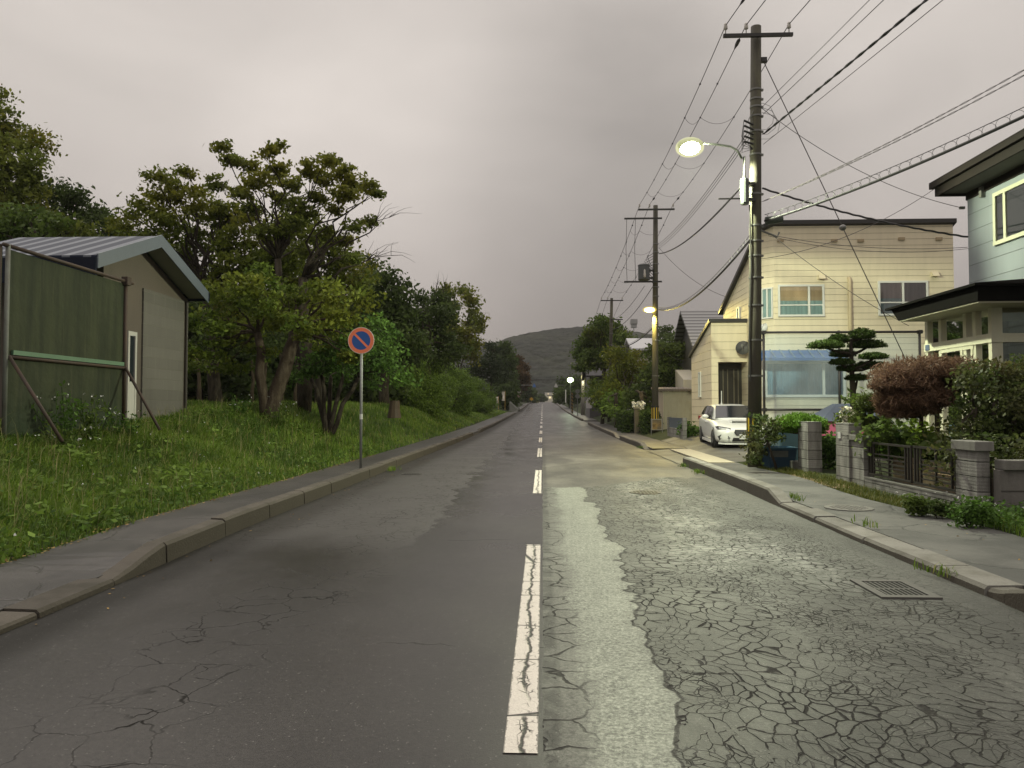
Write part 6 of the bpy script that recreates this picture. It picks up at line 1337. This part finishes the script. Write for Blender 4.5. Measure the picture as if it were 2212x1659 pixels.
# slim trunks in the dark gap
for u, Yq, v1 in ((432, 27, 760), (545, 29, 770), (566, 27.5, 780), (610, 31, 760), (640, 29, 770)):
    b = Vector(gbase(u, Yq)); e = at(u + rng.uniform(-15, 12), v1, Yq); t = thing('sapling', {432: 'slim sapling trunk by the corner of the taupe building', 545: 'slim trunk left of the forked maple', 566: 'slim trunk close behind the forked maple', 610: 'slim trunk right of the forked maple', 640: 'slim trunk between forked maple and bright tree'}[u], 'tree', tuple(b)); rnd = random.Random(u)
    mesh('trunk', MB().tube(limb_path(b, e, rnd, .05, 4), [.08, .07, .065, .06, .05], 7), BARK, t, smooth=True); c_ = [(tuple(e + Vector((0, 0, .3))), (.8, .8, .5))]; L, _ = clumps(c_, 3, 16, .22); v = leaf_quads(L, .16); npmesh('crown', v, [np.arange(len(v)).reshape(-1, 4)], LF_DK, t)
# ---- right side, beyond the houses
Y = 74
tree('broadleaf_tree', 'big rounded green tree behind the third pole', gbase(1310, Y), at(1305, 800, Y), B([(1300, 695, 16), (1285, 715, 20), (1318, 712, 22), (1268, 740, 20), (1300, 740, 30), (1340, 738, 24), (1262, 765, 18), (1285, 775, 26), (1325, 775, 30), (1362, 745, 20), (1385, 755, 20), (1360, 775, 26), (1258, 790, 14), (1400, 765, 16)], Y), LF_MID, BARKD, r0=.3, dens=2.4, per=26, cr=.42, ls=.32)
for (u, Yq, lst, m, lab) in [(1345, 56, [(1330, 770, 26), (1360, 785, 30), (1340, 815, 30), (1375, 830, 30), (1320, 845, 26), (1395, 800, 24), (1350, 850, 26)], LF_OLIVE, 'olive tree between the second and third poles'), (1440, 48, [(1425, 765, 30), (1460, 760, 28), (1445, 795, 36), (1480, 790, 28), (1410, 810, 30), (1470, 825, 30), (1430, 835, 30), (1400, 845, 24)], LF_DK, 'dark garden tree behind the cream shed'),
        (1300, 60, [(1290, 830, 18), (1310, 838, 20), (1285, 856, 16), (1318, 862, 18), (1300, 875, 16)], LF_MID, 'leaning green bush by the third pole foot'), (1330, 52, [(1325, 865, 22), (1345, 872, 20), (1318, 888, 16), (1338, 893, 18)], LF_WIL, 'loose dark shrub at the garden edge before the clipped hedge'), (1385, 44, [(1370, 860, 24), (1395, 862, 22), (1385, 880, 22), (1405, 880, 16)], LF_DK, 'shadowy shrub behind the second pole')]:
    tree('garden_tree', lab, gbase(u, Yq), at(u, 850, Yq), B(lst, Yq), m, BARKD, r0=.15, dens=2.6, per=26, cr=.30, ls=.22)
p = at(1490, 690, 60); tree('conifer_tree', 'dark conifer top beside the grey gabled house', gbase(1440, 62), at(1440, 760, 62), B([(1440, 718, 14), (1432, 735, 16), (1450, 742, 16), (1425, 752, 14)], 62), LF_DK, BARKD, dens=2.4, per=24, cr=.35, ls=.28)
# clipped hedge sections by the pole
LF_HEDGE = m_leaf('clipped_hedge_leaves', (.024, .044, .012), (.055, .085, .022))
def boxleaves(name, label, x0, x1, y0, y1, z0, z1, n, ls, m, cat='hedge'):
    t = thing(name, label, cat, ((x0+x1)/2, (y0+y1)/2, z0)); pts = np.stack([rng.uniform(x0, x1, n), rng.uniform(y0, y1, n), z0 + (z1-z0) * rng.uniform(0, 1, n) ** .7], 1)
    pts += rng.normal(size=pts.shape) * .05; v = leaf_quads(pts, ls, .6); npmesh('leaves', v, [np.arange(len(v)).reshape(-1, 4)], m, t)
    mesh('stem', MB().tube([((x0+x1)/2, (y0+y1)/2, z0 - .1), ((x0+x1)/2, (y0+y1)/2, z0 + .6)], .05, 6), BARKD, t)
a = at(1333, 905, 46); b = at(1366, 905, 43); boxleaves('hedge', 'flat topped hedge left of the stone gate pillar', a.x, a.x + 1.0, 42.2, 47, .1, at(1350, 889, 44).z, 5200, .16, LF_HEDGE)
a = at(1384, 905, 40.5); boxleaves('hedge', 'small flat topped hedge right of the stone gate pillar', a.x, a.x + .9, 39.2, 41.3, .1, at(1395, 888, 40.5).z, 2600, .15, LF_HEDGE)
a = at(1376, 905, 41.8); t = thing('stone_pillar', 'rough stone gate pillar between the two clipped hedges', 'pillar', (a.x, 41.8, .1)); mesh('shaft', MB().box((a.x - .16, 41.65, 0), (a.x + .16, 41.95, at(1376, 883, 41.8).z)), stained('pillar_stone', (.085, .074, .062), (.045, .038, .032), sc=2), t, bev=.03); mesh('cap', MB().box((a.x - .19, 41.62, at(1376, 883, 41.8).z + .002), (a.x + .19, 41.98, at(1376, 881, 41.8).z + .04)), M_CAP, t)

# ---------------------------------------------------------------- garden at the right
LF_TOP = m_leaf('fresh_topiary_needles', (.070, .150, .016), (.14, .25, .032), trans=.25); LF_PINE = m_leaf('pine_pad_needles', (.024, .052, .010), (.058, .095, .018), trans=.15); LF_COP = m_leaf('copper_maple_leaves', (.130, .080, .050), (.215, .135, .088), trans=.3); LF_BUSH = m_leaf('glossy_camellia_leaves', (.034, .058, .014), (.080, .120, .030), (.13, .085, .04), .5, spec=.25, ro=.5); LF_LIME = m_leaf('lime_leaves', (.13, .20, .02), (.24, .32, .04), trans=.4)
def pads(name, label, base, trunk, plist, leafm, n, ls, asp, cat='tree', rt=.06, barkm=BARK, droop=0.0, flat=0.0, shag=0.0):
    t = thing(name, label, cat, tuple(base)); mb = MB(); mb.tube(trunk, [rt * (1 - .55 * i / (len(trunk) - 1)) for i in range(len(trunk))], 8); L = []
    for c, r in plist:
        c = Vector(c); near = min(trunk, key=lambda q: abs(q[2] - c.z + .15) + .15 * (Vector(q) - c).length); mb.tube([near, Vector(near).lerp(c, .5) + Vector((0, 0, -.05)), c + Vector((0, 0, -r[2] * .4))], [rt * .55, rt * .42, rt * .25], 6)
        m = int(n * (r[0] * r[1]) ** .5 * 4); d = unit(m); d[:, 2] = np.where(d[:, 2] < -.25, d[:, 2] * .4, d[:, 2]); f = rng.uniform(.72 - shag, 1.06 + shag, m); f *= 1 + .18 * np.sin(d[:, 0] * 9 + c.x * 5) * np.cos(d[:, 1] * 8 + c.z)
        L.append(np.array(c) + d * np.array(r) * f[:, None])
    mesh('trunk', mb, barkm, t, smooth=True); v = leaf_quads(np.concatenate(L), ls, asp, droop, flat); npmesh('crown', v, [np.arange(len(v)).reshape(-1, 4)], leafm, t); return t
Y = 18.4
def pp(u, v, ru, rv, d=0, Y=Y): p = at(u, v, Y + d); return (tuple(p), (ru * Y / F, ru * .8 * Y / F, rv * Y / F))
tb = gbase(1842, Y); trk = [Vector(tb), at(1843, 850, Y), at(1840, 800, Y), at(1839, 765, Y), at(1838, 735, Y)]
pads('cloud_pruned_pine', 'cloud pruned pine with flat dark pads before the net frame', tb, trk, [pp(1862, 725, 25, 15), pp(1812, 733, 20, 11), pp(1785, 747, 34, 12, -.3), pp(1873, 746, 36, 12, .2), pp(1820, 766, 26, 10, .3), pp(1887, 771, 27, 9, -.3), pp(1818, 783, 24, 8, -.2), pp(1880, 791, 34, 10, .3), pp(1826, 797, 17, 7), pp(1852, 817, 22, 8)], LF_PINE, 2600, .075, .30, rt=.085, barkm=BARKD)
Y = 17.4; tb = gbase(1728, Y); pads('round_topiary', 'bright green clipped mound behind the square gate post', tb, [Vector(tb), at(1728, 935, Y), at(1728, 925, Y)], [pp(1728, 916, 52, 22, Y=Y), pp(1700, 926, 28, 18, Y=Y), pp(1758, 924, 26, 18, Y=Y)], LF_TOP, 2600, .085, .28, cat='shrub', droop=-.7)
Y = 13.2; tb = gbase(1985, Y)
pads('laceleaf_maple', 'copper brown laceleaf maple spilling over the garden', tb, [Vector(tb), at(1990, 900, Y), at(1998, 850, Y)], [pp(2010, 806, 84, 28, Y=Y), pp(1948, 828, 52, 30, -.3, Y=Y), pp(1926, 858, 30, 30, Y=Y), pp(2045, 830, 54, 32, .2, Y=Y), pp(1985, 860, 46, 22, -.3, Y=Y), pp(2045, 800, 32, 16, Y=Y), pp(1922, 885, 20, 22, -.2, Y=Y), pp(1908, 872, 12, 12, -.2, Y=Y), pp(1962, 868, 38, 22, -.4, Y=Y), pp(2015, 866, 40, 20, -.3, Y=Y), pp(1940, 890, 26, 20, -.3, Y=Y), pp(1988, 884, 32, 18, -.3, Y=Y)], LF_COP, 3300, .15, .12, rt=.05, droop=.6, flat=.1, shag=.26)
Y = 12.0; tb = gbase(2130, Y)
tree('camellia_bush', 'tall glossy dark green bush behind the wide capped post', tb, at(2130, 900, Y), B([(2095, 820, 34), (2125, 812, 34), (2170, 806, 38), (2215, 812, 40), (2095, 872, 34), (2140, 850, 46), (2200, 860, 50), (2110, 920, 44), (2170, 920, 48), (2230, 920, 50), (2070, 950, 30), (2140, 965, 36), (2200, 970, 40), (2250, 830, 60)], Y), LF_BUSH, BARKD, r0=.07, dens=17.0, per=24, cr=.13, ls=.075, cat='shrub', twigs=2, stems=[(tuple(at(2105, 880, Y)), .05), (tuple(at(2150, 870, Y)), .05), (tuple(at(2200, 880, Y)), .05)])
Y = 14.6; tb = gbase(1880, Y)
pads('round_topiary', 'olive green round bush beside the copper maple', tb, [Vector(tb), at(1880, 930, Y), at(1880, 880, Y)], [pp(1882, 878, 30, 28, Y=Y), pp(1862, 915, 26, 20, Y=Y), pp(1895, 925, 26, 24, Y=Y)], m_leaf('olive_topiary_needles', (.040, .062, .013), (.080, .100, .022)), 2600, .07, .3, cat='shrub')
Y = 16.8; tb = gbase(1855, Y); tree('garden_shrub', 'loose green shrub with cream flowers between the gate posts and pine', tb, at(1850, 900, Y), B([(1848, 870, 24), (1870, 860, 22), (1835, 895, 22), (1865, 890, 26), (1825, 910, 14)], Y), LF_MID, BARKD, r0=.04, dens=7, per=16, cr=.12, ls=.10, cat='shrub')
M_PETAL = (lambda s: s.fin((.62, .60, .48), .7, .2))(Sh('cream_petals')); M_PETALW = (lambda s: s.fin((.66, .66, .64), .7, .2))(Sh('white_petals'))
def flowers(name, label, pts, size, m, cat='flowers'):
    o = npmesh(name, leaf_quads(np.repeat(np.array(pts), 4, 0) + rng.normal(size=(len(pts) * 4, 3)) * size * .35, size, .9), [np.arange(len(pts) * 16).reshape(-1, 4)], m, org=tuple(np.mean(pts, 0))); tag(o, label, cat); return o
fl = flowers('flower_spray', 'cream blossoms on the shrub right of the gate post', [tuple(at(rng.uniform(1815, 1845), rng.uniform(880, 930), 16.2)) for _ in range(36)], .07, M_PETAL)
Y = 17.2; tb = gbase(1655, Y); tb = (5.42, 17.35, .1); tree('climbing_shrub', 'dark leafy rose bush climbing beside the tall pole above the blue bin', tb, at(1650, 930, 17.4), B([(1640, 915, 20), (1662, 922, 20), (1632, 940, 18), (1655, 945, 22), (1675, 938, 14), (1625, 965, 12), (1640, 975, 12), (1626, 990, 9)], 17.4), LF_BUSH, BARKD, r0=.03, dens=15, per=22, cr=.10, ls=.085, cat='shrub')
flowers('flower_spray', 'few white blossoms on the bush above the blue bin', [tuple(at(rng.uniform(1642, 1650), rng.uniform(925, 955), 17.0)) for _ in range(8)], .05, M_PETALW)
# low garden planting behind the iron fence
def low(label, us, vs_, Y, m, ls, n, cr=.16, name='garden_plant', X=None):
    cs = [tuple(at(u, v, Y) if X is None else atx(u, v, X)) for u, v in zip(us, vs_)]; x_ = np.mean([c[0] for c in cs]); Y = np.mean([c[1] for c in cs]); tb = (x_, Y, hgt(x_, Y)); t = thing(name, label, 'plant', tb); mb = MB(); L = []
    for c in cs:
        mb.tube([(x_ + (c[0] - x_) * .5, Y, tb[2] - .05), (c[0], Y, (c[2] + tb[2]) / 2), c], .008, 5); L.append(np.array(c) + np.clip(rng.normal(size=(n * 2, 3)), -1.6, 1.6) * cr * np.array((1.15, 1, .95)))
    mesh('stem', mb, BARKD, t); v = leaf_quads(np.concatenate(L), ls, .65, .1, .3); npmesh('leaves', v, [np.arange(len(v)).reshape(-1, 4)], m, t)
low('lime green young shrub glowing behind the iron fence', (1975, 1990, 1960, 2000), (918, 930, 940, 945), 12.6, LF_LIME, .085, 40, .10, X=6.6)
low('broad leaved plants low behind the far iron fence panel', (1885, 1905, 1925, 1945, 1965), (960, 950, 962, 952, 966), 12.7, LF_BRT, .15, 60, .14, X=6.5); low('broad leaved plants low behind the near iron fence panel', (1985, 2005, 2025, 2045), (975, 965, 978, 968), 12.0, LF_MID, .15, 60, .14, X=6.5)
low('leafy plants at the foot of the copper maple', (1895, 1920, 1945, 1900), (935, 930, 945, 950), 13.6, LF_MID, .11, 70, .18); low('dim undergrowth behind the dark boundary wall', (2060, 2100, 2140, 2180, 2215), (1000, 985, 985, 985, 985), 10.9, LF_BUSH, .08, 110, .2)
low('green plants inside the gate opening', (1782, 1792, 1800, 1786), (958, 968, 985, 998), 17.6, LF_BRT, .10, 150, .17); low('leafy clump beside the concrete wall near the car', (1482, 1490, 1498), (925, 935, 945), 31.5, LF_BRT, .12, 130, .18); flowers('flower_spray', 'pale blossoms above the clipped hedge by the second pole', [tuple(at(rng.uniform(1368, 1392), rng.uniform(868, 882), 43)) for _ in range(26)], .14, M_PETALW)
# verge plants in front of the walls
low('round dark weed bush at the foot of the iron fence wall', (1975, 1990, 2000, 1985, 1972), (1092, 1090, 1094, 1096, 1082), 10.15, LF_MID, .055, 80, .06, 'verge_bush'); low('lower spreading weed left of the wide capped post', (2020, 2035, 2048), (1096, 1095, 1099), 9.9, LF_DK, .055, 60, .055, 'verge_bush'); low('ferny weeds at the foot of the wide capped post', (2095, 2110, 2122, 2085), (1106, 1098, 1110, 1116), 9.2, LF_BRT, .05, 150, .09, 'verge_bush')

# ---------------------------------------------------------------- grass
def m_grass(name, c1, c2, c3):
    s = Sh(name); a = s.noise(.55, 4, .6); b = s.noise(2.2, 3); i = s.island(); c = s.mix((a.ss(.38, .62) * .7 + b.ss(.35, .7) * .35 + i * .2).mn(1.0), c1, c2); dry = i.gt(.94); c = s.mix(dry * .8, c, c3); c = s.scale(c, i * .5 + .75)
    p = s.bsdf(c, .55, .2); t = s.n('ShaderNodeBsdfTranslucent'); s.nt.links.new(c.so, t.inputs[0]); return s.blend(.35, p, t)
M_GRASS = m_grass('meadow_grass', (.046, .092, .010), (.145, .228, .027), (.26, .24, .08))
def blades(name, xy, ln, wd, mat, lean=.5, z=None, wind=(-.12, .38)):
    n = len(xy); x, y = xy[:, 0], xy[:, 1]; z0 = np.array([hgt(a, b) for a, b in xy]) - .015 if z is None else z
    ang = rng.uniform(0, 2 * math.pi, n); L = ln * rng.uniform(.45, 1.35, n); W = wd * rng.uniform(.7, 1.3, n); lx = np.cos(ang) * lean * rng.uniform(.2, 1.5, n) + wind[0]; ly = np.sin(ang) * lean * rng.uniform(.2, 1.5, n) + wind[1]
    px, py = -np.sin(ang), np.cos(ang); nrm = np.sqrt(1 + (lx**2 + ly**2)); v = np.empty((n, 5, 3)); base = np.stack([x, y, z0], 1); d_e = np.clip((-4.93 - x) / .7, 0, 1) if name == 'grass' and wind[0] < 0 else 1.0; L = L * (.35 + .65 * d_e); side = np.stack([px * W / 2, py * W / 2, np.zeros(n)], 1)
    m_ = base + np.stack([lx * .35, ly * .35, np.full(n, .62)], 1) * (L / nrm ** .5)[:, None]; t_ = base + np.stack([lx, ly, np.full(n, .85)], 1) * (L / nrm ** .5)[:, None]
    v[:, 0] = base - side; v[:, 1] = base + side; v[:, 2] = m_ + side * .8; v[:, 3] = m_ - side * .8; v[:, 4] = t_
    k = np.arange(n)[:, None] * 5; q = k + np.array([0, 1, 2, 3]); tr = k + np.array([3, 2, 4]); o = npmesh(name, v.reshape(-1, 3), [q, tr], mat); return struct(o, 'stuff')
def bank_pts(n, y0, y1, dmax, pw=1.0):
    y = y0 * (y1 / y0) ** rng.uniform(0, 1, n) ** pw; d = dmax * rng.uniform(0, 1, n) ** .8; edge = -4.93 - .35 * np.clip((y - 20) / 30, 0, 1) + rng.normal(size=n) * .06
    p = np.stack([edge - d, y], 1)
    ins = (p[:, 0] < -9.5) & (p[:, 1] > 15.8) & (p[:, 1] < 20.1); return p[~ins]
def dist_len(p, a=.20): return np.full(len(p), a)
o = blades('grass', bank_pts(120000, 3.4, 17, 5.2), .27, .011, M_GRASS, lean=.6); o['label'] = 'lush long grass on the near left bank'
o = blades('grass', bank_pts(85000, 13, 42, 7.5), .30, .019, M_GRASS, lean=.55); o['label'] = 'grass on the left bank before the wood'
o = blades('grass', bank_pts(38000, 36, 112, 4.5), .22, .04, M_GRASS, lean=.5); o['label'] = 'grass strip along the far left bank'
# grass further into the wood clearing, and weeds with broad leaves
n = 26000; p = np.stack([rng.uniform(-15, -8.5, n), rng.uniform(19, 34, n)], 1); p = p[~((p[:, 0] < -9.4) & (p[:, 1] < 20.2))]; blades('grass', p, .24, .02, M_GRASS)
LF_WEED = m_leaf('weed_leaves', (.040, .085, .014), (.090, .155, .03), sc=1.5)
M_STRAW = m_grass('seed_stalks', (.14, .15, .05), (.26, .24, .10), (.30, .26, .12))
blades('grass', bank_pts(2600, 3.6, 30, 4.8), .62, .007, M_STRAW, lean=.35)
p = bank_pts(17000, 3.5, 26, 4.8); z = np.array([hgt(a, b) for a, b in p]) + rng.uniform(.02, .20, len(p)); v = leaf_quads(np.column_stack([p, z]), .075, .6, 0, .5); struct(npmesh('ground_cover', v, [np.arange(len(v)).reshape(-1, 4)], LF_WEED), 'stuff')
# broad leaved patches in the bank
pc = bank_pts(110, 3.8, 22, 4.2); pa = np.repeat(pc, 70, 0) + rng.normal(size=(110 * 70, 2)) * .16; pa = pa[pa[:, 0] < -4.95]; z = np.array([hgt(a, b) for a, b in pa]) + rng.uniform(.04, .26, len(pa)); v = leaf_quads(np.column_stack([pa, z]), .10, .6, 0, .45); struct(npmesh('ground_cover', v, [np.arange(len(v)).reshape(-1, 4)], LF_WIL), 'stuff')
# tall weeds against the green fence and building
k = 0
for x_, y_, h_, lab in ((-8.35, 12.6, 1.0, 'tall flowering weed left of the fence prop'), (-8.3, 13.4, .85, 'bushy weed at the middle of the green fence'), (-8.3, 14.4, .6, 'low weed near the right end of the green fence'), (-7.9, 12.0, .5, 'low weed with white flowers under the green fence'), (-8.6, 20.8, .6, 'clump of weeds by the right corner of the taupe building'), (-7.4, 20.6, .7, 'tall weeds in front of the forked trunk')):
    zb = hgt(x_, y_); t = thing('tall_weed', lab, 'weed', (x_, y_, zb)); mb = MB(); L = []
    for q in range(12):
        e = Vector((x_ + rng.uniform(-.35, .35), y_ + rng.uniform(-.4, .4), zb + h_ * rng.uniform(.6, 1.15))); mb.tube([(x_ + rng.uniform(-.1, .1), y_ + rng.uniform(-.1, .1), zb - .05), e], .006, 4); m_ = 22; tt = rng.uniform(.3, 1, m_)[:, None]; L.append(np.array((x_, y_, zb)) * (1 - tt) + np.array(e) * tt + rng.normal(size=(m_, 3)) * .06)
    mesh('stem', mb, LF_WEED, t); v = leaf_quads(np.concatenate(L), .085, .5, .2); npmesh('leaves', v, [np.arange(len(v)).reshape(-1, 4)], LF_MID if k % 2 else LF_BRT, t)
    c = np.array([(x_, y_, zb + h_ * .85)]) + rng.normal(size=(8, 3)) * np.array((.28, .3, .14)); v = leaf_quads(np.repeat(c, 3, 0) + rng.normal(size=(24, 3)) * .015, .032, .9); npmesh('flower', v, [np.arange(len(v)).reshape(-1, 4)], M_PETALW, t); k += 1
# clover heads and little white flowers
p = bank_pts(170, 3.6, 18, 4.0); z = np.array([hgt(a, b) for a, b in p]) + rng.uniform(.10, .26, len(p)); c = np.column_stack([p, z]); v = leaf_quads(np.repeat(c, 4, 0) + rng.normal(size=(len(c) * 4, 3)) * .006, .020, .9); struct(npmesh('clover_flowers', v, [np.arange(len(v)).reshape(-1, 4)], M_PETALW), 'stuff')
# fallen leaves and litter along the grass edge
M_LIT_ = m_leaf('fallen_leaves', (.16, .10, .035), (.30, .20, .07), trans=.1)
n = 700; y = rng.uniform(4, 22, n); p = np.stack([-4.93 + rng.normal(size=n) * .05, y, np.where(y < 8, .125, .163)], 1); q = np.stack([rng.uniform(-3.75, -3.3, 60), rng.uniform(5, 22, 60), np.full(60, .010)], 1); r_ = np.stack([rng.uniform(4.0, 5.3, 40), rng.uniform(5, 18, 40), np.full(40, .105)], 1); v = leaf_quads(np.concatenate([p, q, r_]), .035, .6, 0, .92); struct(npmesh('leaf_litter', v, [np.arange(len(v)).reshape(-1, 4)], M_LIT_), 'stuff')
# right verge
def rv_pts(n, y0, y1, w0, w1): y = rng.uniform(y0, y1, n); return np.stack([5.22 + .12 * np.sin(y * .9) + rng.normal(size=n) * .05 + w0 + (w1 - w0) * rng.uniform(0, 1, n), y], 1)
M_GRASSY = m_grass('yellowish_verge_grass', (.058, .080, .014), (.120, .130, .024), (.22, .18, .07))
blades('grass', rv_pts(9000, 9.5, 19.5, .0, .55), .09, .009, M_GRASSY, wind=(.1, .1)); blades('grass', rv_pts(9000, 4.2, 10.2, .05, 1.6), .17, .010, M_GRASS, wind=(.1, .1))
p = rv_pts(6500, 4.2, 9.9, .05, 1.5); z = np.array([hgt(a, b) for a, b in p]) + rng.uniform(.02, .22, len(p)); v = leaf_quads(np.column_stack([p, z]), .055, .7, 0, .5); struct(npmesh('ground_cover', v, [np.arange(len(v)).reshape(-1, 4)], LF_BRT), 'stuff')
p = rv_pts(90, 4.5, 12, .1, .9); c = np.column_stack([p, np.array([hgt(a, b) for a, b in p]) + rng.uniform(.1, .25, len(p))]); v = leaf_quads(np.repeat(c, 4, 0) + rng.normal(size=(len(c) * 4, 3)) * .006, .022, .9); struct(npmesh('clover_flowers', v, [np.arange(len(v)).reshape(-1, 4)], M_PETALW), 'stuff')
M_DIRT = simple('sandy_garden_path', (.17, .12, .065), .95, .25, 5, bd=.006)
struct(mesh('path', MB().add([(5.25, 13.6, .098), (5.25, 16.3, .098), (9.5, 16.6, .145), (9.5, 13.9, .145)], [(0, 3, 2, 1)]), M_DIRT))
# tufts growing out of the kerb joints
k = 0
for x_, y_, n_, lab in ((3.62, 19.3, 26, 'grass tuft at the far tip of the pale raised kerb'), (3.60, 17.4, 30, 'grass tuft half way along the pale raised kerb'), (3.98, 11.9, 22, 'weed tuft by the end of the raised kerb and round cover'), (3.95, 9.2, 10, 'weed tuft in the joint behind the low kerb'), (3.55, 6.9, 16, 'weed tuft over the low kerb beside the drain'), (-3.64, 17.9, 40, 'green tuft against the left kerb beyond the sign'), (3.72, 28.2, 30, 'green tuft at the kerb end past the driveway')):
    c = np.stack([x_ + rng.normal(size=n_) * .05, y_ + rng.normal(size=n_) * .16], 1); o = blades('grass_tuft', np.repeat(c, 3, 0) + rng.normal(size=(n_ * 3, 2)) * .02, .11, .010, M_GRASS, z=np.full(n_ * 3, .10 if x_ > 3.9 else .03), wind=(0, 0)); del o['kind']; tag(o, lab, 'weed')

# ---------------------------------------------------------------- hill
def m_hill():
    s = Sh('forested_hill'); a = s.noise(.010, 5, .6); b = s.vor(.085, 'F1'); c_ = s.noise(.06, 4, .65)
    c = s.mix(a.ss(.35, .65), (.010, .014, .008), (.025, .029, .014)); c = s.scale(c, b * .8 + c_ * .8 + .25); return s.fin(c, .95, .1, bump=c_ * 3.0 - b * 2.0, bd=6.0)
def build_hill():
    RID = [(600, 800), (760, 790), (900, 775), (980, 765), (1054, 745), (1102, 729), (1144, 718), (1197, 711), (1250, 706), (1310, 706), (1382, 718), (1460, 732), (1560, 750), (1700, 775), (1900, 800), (2300, 830)]
    D0, D1 = 600.0, 1020.0; nu, nd = 260, 60; vs = []
    import mathutils.noise as mn
    for j in range(nd + 1):
        q = j / nd; d = D0 + (D1 - D0) * q
        for i in range(nu + 1):
            u = 600 + 1700 * i / nu; px = at(u, 880, D1).x; x = px * (.55 + .45 * q); top = at(u, interp(u, RID), D1).z
            z = 4.0 + (top - 4.0) * (S(q) * .35 + .65 * q ** 1.15); n_ = mn.noise((x * .012, d * .012, 1.0)) * 9 * q * (1 - q) * 3 + (mn.noise((x * .09, d * .09, 3.0)) * 2.6 + mn.noise((x * .25, d * .25, 5.0)) * 1.3) * min(1, q * 4)
            vs.append((x, d, z + n_))
    for i in range(nu + 1): x, d, z = vs[nd * (nu + 1) + i]; vs.append((x, d + 400, 0.0))
    f = np.array([(j*(nu+1)+i, j*(nu+1)+i+1, (j+1)*(nu+1)+i+1, (j+1)*(nu+1)+i) for j in range(nd + 1) for i in range(nu)]); o = npmesh('hill', vs, [f], m_hill()); o.data.shade_smooth(); struct(o)
build_hill()
p = at(1369, 700, 240); t = thing('antenna_mast', 'pale antenna box on a mast above the trees by the second pole', 'mast', (p.x, 240, 3)); mesh('mast', MB().tube([(p.x, 240, 2), (p.x, 240, p.z)], .12, 6), M_GREYM, t); mesh('box', MB().box((p.x - 1.1, 239, p.z + .0), (p.x + 1.1, 241, p.z + 1.5)).box((p.x - .9, 239.2, p.z - 1.2), (p.x + .9, 240.8, p.z - .2)), simple('pale_panel', (.3, .3, .3), .5), t)
HAZE = True
if HAZE:
    m = bpy.data.materials.new('thin_haze'); m.use_nodes = True; nt = m.node_tree; nt.nodes.clear(); o_ = nt.nodes.new('ShaderNodeOutputMaterial'); pv = nt.nodes.new('ShaderNodeVolumePrincipled'); pv.inputs['Color'].default_value = (.80, .80, .80, 1); pv.inputs['Density'].default_value = .0002; nt.links.new(pv.outputs[0], o_.inputs['Volume'])
    o = mesh('haze', MB().box((-880, -50, -1.5), (880, 1460, 135)), m); struct(o, 'stuff'); o['label'] = 'thin evening haze softening the far hill'
